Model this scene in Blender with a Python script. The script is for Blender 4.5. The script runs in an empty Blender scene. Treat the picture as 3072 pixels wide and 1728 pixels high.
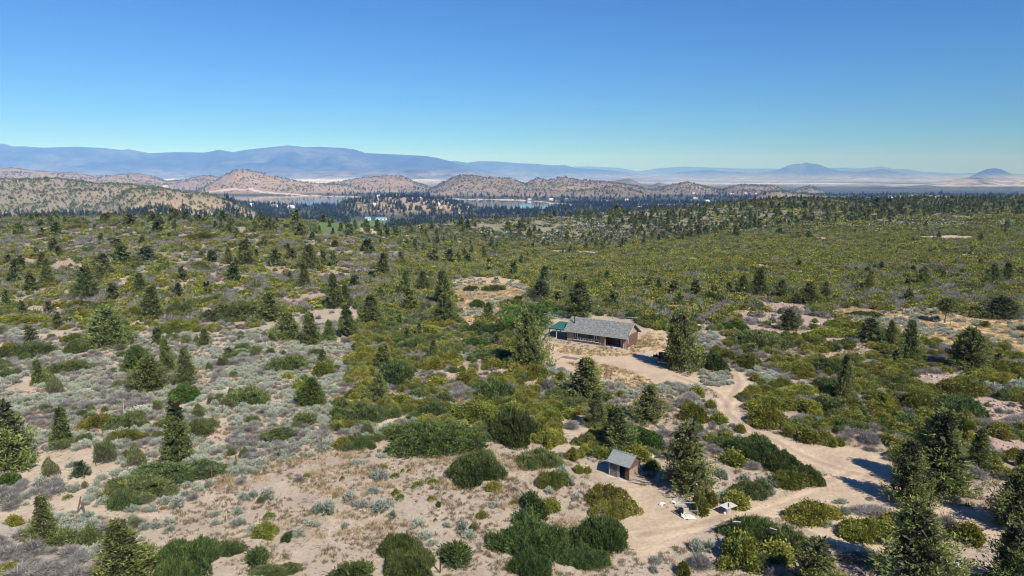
import bpy, math, random
import numpy as np
from mathutils import Vector, Matrix
random.seed(7)
RS = np.random.RandomState(11)
C = bpy.context.scene.collection
scene = bpy.context.scene
# ------------------------------------------------------------------ camera, light, exposure
HORIZON_DROP = math.atan((864-525)/2048)
cam_d = bpy.data.cameras.new('camera'); cam_d.lens = 24; cam_d.sensor_width = 36
cam_d.clip_start = 0.5; cam_d.clip_end = 120000
cam = bpy.data.objects.new('camera', cam_d); C.objects.link(cam)
cam.location = (0, 0, 33.0); cam.rotation_euler = (math.pi/2-HORIZON_DROP, 0, 0)
scene.camera = cam
SUN_EL, SUN_AZ = math.radians(45), math.radians(-57)      # azimuth counted from +x, sun stands right of and behind the camera
world = bpy.data.worlds.new('World'); scene.world = world; world.use_nodes = True
wn = world.node_tree.nodes; wl = world.node_tree.links
bg = wn['Background']; bg.inputs['Strength'].default_value = 0.092
sky = wn.new('ShaderNodeTexSky'); sky.sky_type = 'NISHITA'; sky.sun_disc = False
sky.sun_elevation = SUN_EL; sky.sun_rotation = math.radians(90)-SUN_AZ
sky.altitude = 1500; sky.air_density = 1.0; sky.dust_density = 0.3; sky.ozone_density = 4.0
tone = wn.new('ShaderNodeMix'); tone.data_type = 'RGBA'; tone.blend_type = 'MULTIPLY'; tone.inputs[0].default_value = 1.0; tone.inputs[7].default_value = (.25,.565,1.03,1)
wl.new(sky.outputs[0], tone.inputs[6]); wl.new(tone.outputs[2], bg.inputs[0])
sun_d = bpy.data.lights.new('sun', 'SUN'); sun_d.energy = 5.0; sun_d.angle = math.radians(0.53); sun_d.color = (1.0, 0.95, 0.87)
sun = bpy.data.objects.new('sun', sun_d); C.objects.link(sun)
sd = Vector((math.cos(SUN_AZ)*math.cos(SUN_EL), math.sin(SUN_AZ)*math.cos(SUN_EL), math.sin(SUN_EL)))
sun.rotation_euler = sd.to_track_quat('Z', 'Y').to_euler(); sun.location = (60, -60, 120)
scene.view_settings.view_transform = 'Standard'; scene.view_settings.look = 'None'
scene.view_settings.exposure = 0.48; scene.view_settings.gamma = 1.0
scene.view_settings.use_curve_mapping = False
scene.cycles.max_bounces = 5; scene.cycles.diffuse_bounces = 2; scene.cycles.glossy_bounces = 2
scene.cycles.transparent_max_bounces = 6; scene.cycles.volume_bounces = 0; scene.cycles.pixel_filter_type = 'BLACKMAN_HARRIS'; scene.cycles.filter_width = 1.1; scene.cycles.use_denoising = True; scene.cycles.denoiser = 'OPENIMAGEDENOISE'; scene.cycles.denoising_prefilter = 'ACCURATE'

# ------------------------------------------------------------------ terrain function (metres; camera stands over the origin)
CAM_Z = 33.0
LAKE_Z = -85.0
def _hash(ix, iy, s):
    v = np.sin(ix*127.1 + iy*311.7 + s*74.7)*43758.5453
    return v - np.floor(v)
def vnoise(x, y, s=0):
    x = np.asarray(x, float); y = np.asarray(y, float)
    ix = np.floor(x); iy = np.floor(y); fx = x-ix; fy = y-iy
    fx = fx*fx*(3-2*fx); fy = fy*fy*(3-2*fy)
    a = _hash(ix, iy, s); b = _hash(ix+1, iy, s); c = _hash(ix, iy+1, s); d = _hash(ix+1, iy+1, s)
    return (a+(b-a)*fx) + ((c+(d-c)*fx)-(a+(b-a)*fx))*fy
def fbm(x, y, s=0, o=4):
    t = 0.0; a = 0.5; f = 1.0
    for k in range(o):
        t = t + a*(vnoise(np.asarray(x)*f, np.asarray(y)*f, s+k*7.3)-0.5); a *= 0.5; f *= 2.03
    return t
def ridged(x, y, s=0, o=4):
    t = 0.0; a = 0.5; f = 1.0
    for k in range(o):
        t = t + a*(1-2*np.abs(vnoise(np.asarray(x)*f, np.asarray(y)*f, s+k*5.1)-0.5)); a *= 0.5; f *= 2.1
    return t
def sstep(t):
    t = np.clip(t, 0, 1); return t*t*(3-2*t)
# valley profile: bearing tangent u -> (distance, height) of four stations
PU  = [-1.0, -.74, -.50, -.26, -.19, -.15, -.11, -.06, 0.0, .08, .17, .25, .33, .40, .50, .60, .74, 1.0]
P1Y = [270, 270, 270, 275, 290, 330, 380, 440, 460, 470, 480, 500, 500, 500, 500, 500, 500, 500]
P1Z = [3.0, 3.0, 3.0, 2.5, 0.0, -4, -9, -14, -16, -16, -14.5, -12, -10, -8, -7, -6, -5, -5]
P2Y = [380, 380, 390, 400, 420, 480, 520, 560, 600, 640, 680, 720, 800, 860, 930, 980, 1020, 1020]
# image-derived crest slopes (dz/dy seen from the camera)
P2S = [-.0695,-.0695,-.0657,-.0755,-.085,-.082,-.0735,-.0695,-.066,-.0635,-.0560,-.0512,-.0425,-.0362,-.0390,-.0363,-.0352,-.0352]
P3D = [420, 420, 420, 420, 420, 420, 420, 420, 430, 450, 480, 520, 600, 700, 800, 900, 900, 900]
P3Z = [-36, -36, -38, -48, -62, -68, -68, -68, -66, -64, -60, -55, -52, -52, -58, -60, -60, -60]
P5Z = [-85,-85,-85,-85,-85,-85,-85,-85,-88,-92,-98,-105,-112,-118,-122,-122,-122,-122]
RIDGES = [
    ('near_left', 1650, 330, 260, [(-0.6889,-0.05642),(-0.6108,-0.04873),(-0.5871,-0.04297),(-0.5705,-0.0315),(-0.5503,-0.02102),(-0.5042,-0.02045),(-0.4777,-0.02578),(-0.4452,-0.02806),(-0.4074,-0.03914),(-0.3794,-0.05257),(-0.3414,-0.06413)], 0.3),
    ('left_slope', 2050, 420, 350, [(-1.0101,-0.01247),(-0.8561,-0.00868),(-0.7408,-0.00678),(-0.6833,-0.00716),(-0.6601,-0.00527),(-0.6071,-0.01247),(-0.5689,-0.01399),(-0.5498,-0.01475),(-0.5041,-0.01969),(-0.4873,-0.02578),(-0.4555,-0.03723),(-0.4177,-0.04873)], 0.3),
    ('knoll', 2280, 240, 260, [(-0.2651,-0.0479),(-0.2357,-0.03971),(-0.2064,-0.03393),(-0.1724,-0.03153),(-0.1337,-0.03249),(-0.1047,-0.03538),(-0.0805,-0.04115),(-0.0515,-0.0479)], 0.3),
    ('dome', 4750, 420, 700, [(-0.4823,-0.03105),(-0.4585,-0.02434),(-0.4344,-0.01238),(-0.4183,-0.00238),(-0.4023,0.0057),(-0.3917,0.00712),(-0.3816,0.00665),(-0.3569,0.00095),(-0.3341,-0.00476),(-0.3002,-0.01143),(-0.2685,-0.01381),(-0.2395,-0.01477),(-0.2155,-0.01955),(-0.1867,-0.02529),(-0.1482,-0.03201)], 0.3),
    ('h2', 5300, 500, 700, [(-0.2972,-0.01532),(-0.2663,-0.01247),(-0.2335,-0.00678),(-0.2085,-0.00394),(-0.1816,-0.00149),(-0.1624,-0.00149),(-0.151,-0.00527),(-0.1397,-0.01152),(-0.1244,-0.01532),(-0.113,-0.02197),(-0.0978,-0.02959)], 0.35),
    ('h3', 4500, 480, 600, [(-0.1324,-0.02959),(-0.1129,-0.01817),(-0.1013,-0.01152),(-0.0878,-0.00527),(-0.0743,-0.00073),(-0.0571,-0.00111),(-0.036,-0.00451),(-0.0015,-0.00489),(0.0081,-0.00962),(0.0253,-0.01532),(0.0408,-0.02482),(0.0524,-0.0315)], 0.35),
    ('h4', 4600, 450, 600, [(-0.0015,-0.02578),(0.0157,-0.01475),(0.0368,-0.00489),(0.0522,-0.0083),(0.0636,-0.00489),(0.077,-0.00375),(0.0982,-0.0083),(0.127,-0.00962),(0.1558,-0.01247),(0.1809,-0.01627),(0.1983,-0.02159),(0.2178,-0.02959),(0.2295,-0.03341)], 0.35),
    ('h4b', 3900, 250, 300, [(-0.0555,-0.03341),(-0.0169,-0.02864),(0.0407,-0.02102),(0.0792,-0.02482),(0.1176,-0.02102),(0.1482,-0.01627),(0.1753,-0.02197),(0.1947,-0.02959),(0.218,-0.03341)], 0.35),
    ('h5', 4800, 450, 500, [(0.157,-0.03586),(0.1753,-0.03009),(0.1944,-0.0229),(0.2136,-0.01907),(0.2337,-0.01477),(0.2529,-0.01047),(0.2763,-0.0162),(0.3017,-0.02242),(0.3241,-0.01525),(0.3472,-0.01477),(0.3816,-0.0162),(0.3936,-0.0229),(0.4184,-0.03105)], 0.35),
    ('h5c', 6000, 450, 500, [(0.3845,-0.03105),(0.4014,-0.02386),(0.4176,-0.01955),(0.4318,-0.01572),(0.4492,-0.0229),(0.4668,-0.03105)], 0.3),
    ('h5d', 3300, 260, 260, [(0.3411,-0.03586),(0.3648,-0.02625),(0.3888,-0.02386),(0.4376,-0.02913),(0.4861,-0.03105),(0.4962,-0.03586)], 0.3),
    ('h5e', 3400, 260, 260, [(0.4866,-0.03682),(0.5345,-0.03009),(0.5875,-0.02817),(0.641,-0.03009),(0.6895,-0.03105),(0.7436,-0.03009),(0.854,-0.03009),(0.9517,-0.03586)], 0.3),
    ('h6', 7500, 700, 800, [(-0.0169,-0.02197),(0.0215,-0.01057),(0.0407,-0.00868),(0.0791,-0.01247),(0.1173,-0.00773),(0.1423,-0.00868),(0.171,-0.00489),(0.1865,-0.01247),(0.2001,-0.01627),(0.2133,-0.01019),(0.2288,-0.01532),(0.2443,-0.01817)], 0.3),
    ('hl', 6500, 900, 1000, [(-1.006,0.01209),(-0.8724,0.01115),(-0.7388,0.00965),(-0.7196,0.00983),(-0.6914,0.00531),(-0.6476,0.00342),(-0.6323,0.00342),(-0.6061,-0.00224),(-0.5734,-0.00073),(-0.5444,0.00267),(-0.5199,-0.00205),(-0.4994,-0.00906),(-0.4724,-0.00678),(-0.4432,-0.00073),(-0.4242,-0.00338),(-0.4114,-0.01247)], 0.3),
    ('p1', 12500, 700, 900, [(0.4175,-0.01907),(0.4752,-0.01525),(0.5136,-0.0119),(0.5474,-0.01238),(0.5769,-0.01811),(0.5911,-0.01477),(0.61,-0.01095),(0.6575,-0.0038),(0.6767,-0.00333),(0.6965,-0.00761),(0.7164,-0.01286),(0.7281,-0.01),(0.7596,-0.01095),(0.8521,-0.01668)], 0.3),
    ('p2', 9300, 500, 600, [(0.4369,-0.01955),(0.4801,-0.01572),(0.504,-0.01286),(0.5527,-0.01764),(0.6007,-0.01429),(0.6398,-0.01907),(0.6834,-0.01955)], 0.3),
    ('m1', 24000, 4200, 2500, [(-1.0397,0.03832),(-0.9051,0.04763),(-0.7918,0.04205),(-0.7346,0.04391),(-0.7251,0.04317),(-0.7179,0.04019),(-0.7007,0.04056),(-0.6743,0.03832),(-0.6247,0.03981),(-0.5869,0.03795),(-0.5605,0.03496),(-0.5508,0.03646),(-0.5228,0.03085),(-0.4826,0.03235),(-0.4408,0.0316),(-0.4215,0.03552),(-0.4007,0.03235),(-0.3777,0.03608),(-0.3547,0.03832),(-0.3221,0.04168),(-0.2976,0.03907),(-0.2747,0.03981),(-0.2451,0.03832),(-0.2261,0.03608),(-0.2111,0.03104),(-0.1844,0.02992),(-0.1559,0.02861),(-0.1235,0.02673),(-0.1083,0.0243),(-0.0931,0.02055),(-0.0589,0.01115),(-0.0264,0.00361),(0.0023,-0.00338),(0.0311,-0.00868),(0.0503,-0.01247)], 0.5),
    ('m1b', 17500, 1600, 1500, [(-0.4145,-0.00111),(-0.3756,0.00739),(-0.3468,0.00927),(-0.2993,0.00456),(-0.2463,0.00927),(-0.1986,0.0055),(-0.1602,0.00927),(-0.0933,0.00739),(-0.0646,0.00927),(-0.0264,-0.00111),(0.0023,-0.00678)], 0.5),
    ('m2', 33000, 4000, 3000, [(-0.1507,0.00833),(-0.1123,0.01679),(-0.0931,0.01961),(-0.0817,0.01999),(-0.0645,0.01736),(-0.0473,0.01961),(-0.0225,0.01923),(0.0118,0.01661),(0.0367,0.01585),(0.0577,0.0136),(0.0768,0.01397),(0.0902,0.01021),(0.1343,0.00739),(0.1554,0.00531),(0.1938,0.0004),(0.2323,-0.00489),(0.2469,-0.00678)], 0.5),
    ('m3', 52000, 4000, 3500, [(0.0406,0.00644),(0.0902,0.01209),(0.1131,0.01247),(0.1361,0.01115),(0.1514,0.01059),(0.1821,0.00531),(0.1936,0.00682),(0.2069,0.00927),(0.2317,0.01115),(0.2462,0.01209),(0.2883,0.01059),(0.3323,0.00927),(0.3801,0.00908),(0.4183,0.00946),(0.4604,0.01002),(0.4813,0.01059),(0.5025,0.00927),(0.5176,0.01078),(0.5328,0.01266),(0.5503,0.0087),(0.5675,0.0087),(0.5947,0.00456),(0.6485,0.00229),(0.6771,0.00361),(0.725,0.00305),(0.7395,0.00342),(0.8208,0.00267),(0.9168,0.00078)], 0.15),
    ('m4', 36000, 4200, 3000, [(0.1702,-0.00678),(0.2465,0.00456),(0.2846,0.00739),(0.3134,0.00456),(0.3518,0.00267),(0.3803,0.00607),(0.3887,0.00927),(0.3989,0.01397),(0.4083,0.01585),(0.4179,0.01604),(0.4235,0.01811),(0.4293,0.01661),(0.437,0.01623),(0.4447,0.01435),(0.4546,0.01059),(0.4721,0.00588),(0.4952,0.00456),(0.5179,0.0072),(0.535,0.0087),(0.5623,0.00342),(0.611,-0.00489),(0.659,-0.00603),(0.707,-0.00678),(0.7408,-0.00716),(0.8607,-0.00868)], 0.5),
    ('m5', 27000, 2200, 2000, [(0.6117,-0.01247),(0.642,-0.00868),(0.6588,-0.00394),(0.6751,0.00456),(0.6842,0.00833),(0.6955,0.00965),(0.7052,0.0087),(0.7153,0.00456),(0.7295,-0.00224),(0.7407,-0.00603),(0.7653,-0.01247)], 0.5)]
def base_height(x, y):
    r = np.hypot(x, y)
    Y = np.maximum(y, r*0.62); u = np.clip(x/np.maximum(Y, 1e-3), -1, 1)
    I = lambda t: np.interp(u, PU, t)
    y1, z1, y2 = I(P1Y), I(P1Z), I(P2Y); z2 = CAM_Z + y2*I(P2S)
    y3 = y2+I(P3D); z3 = I(P3Z)
    z = sstep((Y-150)/(y1-150))*z1
    t = np.clip((Y-y1)/(y2-y1), 0, 1); z = z + (z2-z1)*(0.45*t+0.55*sstep(t))*(Y > y1)
    z = z + (z3-z2)*sstep((Y-y2)/(y3-y2))
    z = z + (-81.5-z3)*sstep((Y-y3)/(1900-np.minimum(y3, 1700)))*(u < 9)
    z = z + (I(P5Z)+81.5)*sstep((Y-2300)/4200)
    z = z - 60*sstep((Y-7000)/9000)*sstep((u+.1)/.5)
    return z, u, Y
def lake_mask(x, y):
    # 1 inside the reservoir, 0 outside, soft shore
    r = np.hypot(x, y); Y = np.maximum(y, r*0.62); u = x/np.maximum(Y, 1e-3)
    near = np.interp(u, [-.52,-.47,-.42,-.36,-.30,-.22,-.13,-.06, 0, .045, .09], [4300,3700,3150,2750,2620,2640,2600,2440,2380,2400,2700])
    far  = np.interp(u, [-.52,-.47,-.42,-.36,-.30,-.22,-.13,-.06, 0, .045, .09], [4300,4300,4230,4130,3930,3680,3420,3330,3280,3050,2700])
    far = far + 60*fbm(u*30, u*0+3, 5)
    near = near + 40*fbm(u*40, u*0+8, 6)
    d = np.minimum(Y-near, far-Y)
    return np.clip(d/60+0.5, 0, 1), d
def height(x, y, detail=True):
    x = np.asarray(x, float); y = np.asarray(y, float)
    z, u, Y = base_height(x, y)
    amp = 0.35*sstep((Y-40)/60) + 1.2*sstep((Y-150)/250) + 4*sstep((Y-900)/1500)
    if detail:
        yard = np.exp(-(((x-20)/26)**2+((y-118)/30)**2)) + np.exp(-(((x-14)/10)**2+((y-70)/10)**2))
        amp = amp*np.clip(1-yard*1.2, 0, 1)
        z = z + amp*(fbm(x/34, y/34, 1, 4)*1.8)
        # rocky ledges on the rise to the right and the left hill
        k = sstep((Y-165)/80)*(1-sstep((Y-700)/300))
        z = z + k*1.6*(ridged(x/60, y/38, 11, 3)-0.55)
    lm, d = lake_mask(x, y)
    z = z - lm*9*(Y > 2200)
    add = np.zeros_like(z)
    for (nm, yr, wf, wb, tab, rel) in RIDGES:
        us = [p[0] for p in tab]; ss = [p[1] for p in tab]
        m = (Y > yr-2.6*wf) & (Y < yr+2.6*wb) & (u > us[0]) & (u < us[-1])
        if not np.any(m): continue
        xm, ym, um, Ym, zm = x[m], y[m], u[m], Y[m], z[m]
        cz = CAM_Z + yr*np.interp(um, us, ss) - zm
        edge = sstep((um-us[0])/.015)*sstep((us[-1]-um)/.015)
        cz = np.maximum(cz, 0)*edge
        t = (Ym-yr); w = np.where(t < 0, wf, wb)
        warp = 1 + 0.5*fbm(xm/(wf*.5), ym/(wf*.5), yr*.01, 3)
        pr = np.exp(-(t/(w*warp))**2)
        gul = ridged(xm/(wf*.28), ym/(wf*.5), yr*.013, 5) - 0.62
        add[m] = np.maximum(add[m], cz*pr*(1 + rel*gul*(1-pr)*4))
    return z + add

# ------------------------------------------------------------------ where things stand (metres on the ground)
# trees: x, y, height, crown width, habit
TREES = [
 (-229.8,318.5,5.7,6.2,'B'), (-246.9,357.8,4.0,4.8,'B'), (-221.6,321.9,3.4,3.1,'C'), (-210.2,315.0,6.5,6.1,'C'), (-1043.4,1461.5,12.4,17.0,'B'), (-272.6,388.6,4.6,3.8,'B'),
 (-224.9,377.7,4.8,5.1,'C'), (-198.9,356.4,6.7,8.3,'B'), (-171.7,330.7,6.9,5.8,'C'), (-196.5,375.2,5.2,7.3,'B'), (-187.4,392.9,6.8,4.6,'C'), (-191.0,389.3,6.6,5.3,'B'),
 (-178.4,389.6,4.7,6.0,'B'), (-174.5,390.0,4.4,4.5,'B'), (-167.7,398.3,7.2,6.9,'B'), (-148.4,348.7,3.9,4.1,'B'), (-139.8,339.2,6.8,4.6,'B'), (-130.4,323.6,4.6,3.8,'B'),
 (-127.8,351.5,3.2,6.8,'B'), (-124.0,350.2,6.4,8.8,'B'), (-100.2,322.3,6.8,6.9,'B'), (-90.5,309.4,4.1,3.6,'C'), (-120.4,365.4,2.7,5.0,'B'), (-156.0,310.6,2.9,2.4,'C'),
 (-177.1,293.4,4.2,2.6,'C'), (-155.9,287.4,4.4,3.3,'T'), (-165.1,284.0,3.3,6.0,'B'), (-177.1,262.8,6.0,4.1,'C'), (-166.3,249.4,4.5,2.9,'C'), (-180.2,257.2,3.5,2.5,'B'),
 (-135.3,235.0,6.2,6.3,'B'), (-128.4,238.5,5.4,6.4,'N'), (-126.9,209.6,7.6,7.3,'B'), (-176.8,237.9,3.1,2.8,'C'), (-157.3,213.9,5.4,3.3,'C'), (-161.3,222.5,5.2,3.0,'C'),
 (-153.8,221.5,6.4,3.9,'C'), (-136.8,199.1,7.7,3.8,'C'), (-148.6,200.6,3.6,4.3,'B'), (-136.0,190.3,4.8,3.7,'C'), (-114.1,180.2,9.1,5.9,'C'), (-106.0,178.5,4.6,3.4,'C'),
 (-104.3,188.9,5.5,4.0,'C'), (-100.5,205.7,4.3,3.2,'T'), (-89.2,179.5,4.2,2.6,'C'), (-84.6,205.6,5.5,4.6,'C'), (-83.3,184.1,3.9,2.8,'C'), (-83.9,155.9,7.7,5.4,'C'),
 (-82.5,168.4,2.1,1.3,'C'), (-127.1,168.6,4.4,2.4,'C'), (-117.3,160.6,3.3,2.3,'C'), (-110.5,159.9,3.4,2.2,'B'), (-98.0,234.7,6.5,3.6,'T'), (-92.1,234.2,8.7,6.3,'C'),
 (-104.4,268.3,5.7,5.2,'B'), (-106.1,290.6,3.8,4.5,'B'), (-90.0,273.4,3.4,2.6,'C'), (-115.5,252.4,1.9,2.9,'C'), (-105.2,237.7,4.1,4.1,'N'), (-91.2,243.0,4.2,2.4,'C'),
 (-82.0,234.9,5.8,5.4,'B'), (-81.0,249.0,4.2,4.3,'B'), (-69.1,230.0,8.3,6.7,'B'), (-61.0,198.3,7.1,3.5,'C'), (-66.6,238.9,4.6,3.2,'C'), (-62.2,236.3,4.5,4.1,'B'),
 (-44.4,167.5,8.8,4.2,'C'), (-55.6,153.7,6.7,5.6,'C'), (-69.1,209.5,2.6,2.0,'C'), (-75.4,290.1,3.0,3.4,'C'), (-98.5,144.8,3.8,2.2,'T'), (-79.8,130.4,7.8,7.5,'B'),
 (-45.6,136.0,5.7,5.2,'B'), (-39.9,131.4,6.6,3.8,'C'), (-36.6,134.1,4.5,2.8,'C'), (-96.6,133.7,3.0,2.6,'N'), (-69.9,130.8,3.5,1.4,'S'), (-60.1,129.9,3.6,2.3,'C'),
 (-63.9,112.6,4.6,4.3,'Q'), (-56.4,102.6,5.6,5.1,'B'), (-58.4,112.2,6.3,2.6,'C'), (-51.5,104.1,6.5,3.0,'T'), (-76.1,105.5,4.2,2.2,'C'), (-29.1,95.4,4.1,3.5,'Q'),
 (-55.8,80.4,5.1,2.3,'C'), (-33.5,117.3,2.5,1.8,'C'), (-29.2,82.0,1.3,3.2,'U'), (-52.4,122.3,1.7,1.7,'N'), (-39.2,75.5,7.5,2.5,'S'), (-57.8,73.8,8.1,6.0,'B'),
 (-42.9,57.9,4.5,2.2,'C'), (-32.5,52.1,5.2,4.0,'C'), (-47.9,71.4,1.9,1.7,'N'), (-61.2,288.4,5.7,6.1,'C'), (-43.0,225.0,7.8,4.8,'C'), (-46.8,200.4,3.8,3.5,'C'),
 (-44.7,215.0,2.8,3.3,'C'), (-46.7,285.2,3.3,3.3,'C'), (-35.6,304.4,6.4,6.5,'B'), (-28.4,310.6,7.2,6.0,'C'), (-21.5,329.9,5.7,5.1,'T'), (-30.3,190.5,7.5,4.0,'C'),
 (-24.9,163.9,5.9,4.7,'C'), (-26.2,199.1,6.6,4.6,'B'), (-17.7,172.5,9.8,4.7,'C'), (-15.0,151.4,6.7,5.5,'B'), (-31.3,148.9,6.9,5.4,'C'), (-5.4,152.5,4.6,2.9,'C'),
 (10.4,218.4,6.3,4.6,'T'), (7.3,182.1,5.6,6.0,'N'), (15.6,156.6,9.1,7.2,'T'), (12.3,177.4,3.1,4.1,'B'), (41.3,203.5,3.5,3.1,'T'), (0.6,246.4,5.8,3.3,'C'),
 (-11.2,330.1,3.2,1.9,'S'), (-9.1,267.6,2.6,2.1,'S'), (-2.4,326.3,2.5,3.8,'T'), (-42.4,170.4,5.6,3.3,'C'), (17.4,219.7,3.4,2.6,'T'), (31.5,224.9,3.5,2.6,'T'),
 (42.4,195.3,4.2,2.6,'T'), (45.9,190.5,4.4,3.7,'T'), (26.2,173.7,4.0,3.7,'B'), (43.6,174.9,3.0,3.0,'B'), (-19.3,489.0,4.1,5.2,'B'), (-35.6,182.7,2.8,2.8,'B'),
 (-46.2,330.0,3.2,2.6,'T'), (-24.9,147.9,2.6,1.7,'C'), (-25.5,364.5,5.6,3.5,'T'), (-34.1,138.3,6.9,4.0,'C'), (-19.2,138.1,2.9,1.3,'C'), (-21.4,135.4,2.5,1.3,'C'),
 (3.0,114.7,10.3,5.7,'B'), (-22.5,114.7,4.6,3.3,'C'), (-19.6,96.2,4.5,2.8,'B'), (-14.3,119.5,4.0,2.1,'T'), (-3.1,132.1,2.0,2.0,'T'), (10.8,98.8,6.2,5.5,'C'),
 (11.1,86.4,5.1,2.8,'T'), (12.5,78.9,5.7,4.2,'C'), (18.8,88.8,5.1,4.6,'T'), (4.3,143.5,5.6,9.3,'L'), (51.4,187.9,4.8,3.6,'T'), (57.0,189.9,2.9,2.9,'T'),
 (62.6,193.9,3.0,2.6,'C'), (64.0,186.7,6.2,4.0,'T'), (68.4,186.8,8.0,5.4,'T'), (72.0,179.8,5.9,4.5,'T'), (76.3,183.5,2.8,2.5,'C'), (76.9,174.0,6.0,5.7,'T'),
 (84.6,181.5,5.1,3.2,'T'), (102.1,196.7,2.5,1.9,'C'), (105.2,198.0,5.8,2.7,'C'), (119.2,202.7,2.8,2.4,'C'), (105.2,177.7,3.3,3.1,'T'), (125.5,206.0,6.0,4.8,'B'),
 (123.1,234.4,2.7,2.7,'B'), (155.1,211.7,7.0,4.5,'T'), (149.2,209.2,6.9,4.4,'T'), (114.5,156.6,5.3,8.4,'N'), (97.8,151.0,5.6,3.2,'U'), (139.6,218.5,3.4,2.1,'C'),
 (175.5,253.5,2.9,2.0,'C'), (107.5,253.3,3.2,1.5,'S'), (59.9,144.2,4.5,5.0,'B'), (184.0,469.3,4.9,5.5,'B'), (185.0,425.2,4.9,4.9,'B'), (149.7,501.0,4.8,3.9,'B'),
 (195.2,316.8,2.1,2.1,'C'), (206.6,316.4,2.4,2.5,'B'), (122.8,241.7,1.8,1.9,'C'), (105.0,227.0,2.2,1.8,'C'), (133.8,244.9,3.3,2.8,'T'), (118.3,239.3,2.1,1.9,'B'),
 (147.0,221.7,2.1,3.0,'B'), (171.6,227.9,3.5,3.1,'T'), (143.6,242.1,2.3,2.3,'C'), (180.1,431.3,3.7,3.3,'C'), (144.4,536.2,3.6,4.2,'B'), (104.2,147.1,1.4,2.6,'T'),
 (71.8,133.4,4.9,5.4,'B'), (74.5,131.2,5.0,2.3,'C'), (71.3,119.1,7.8,3.7,'T'), (68.5,118.2,2.5,1.6,'C'), (78.8,113.9,7.5,6.3,'B'), (49.5,98.0,7.2,2.5,'T'),
 (85.9,116.9,2.3,1.8,'T'), (45.5,125.8,1.4,1.9,'C'), (29.4,114.0,10.2,6.1,'B'), (45.6,68.2,8.8,5.5,'C'), (52.6,72.5,5.2,1.7,'S'), (40.2,65.0,7.1,4.0,'T'),
 (33.4,51.2,7.2,5.6,'T'), (47.5,59.9,6.4,4.4,'T'), (40.1,50.1,6.1,4.3,'T'), (24.4,50.0,5.0,4.1,'T'), (58.5,73.9,2.0,1.3,'C'), (18.5,67.8,8.1,5.1,'T'),
]
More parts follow.
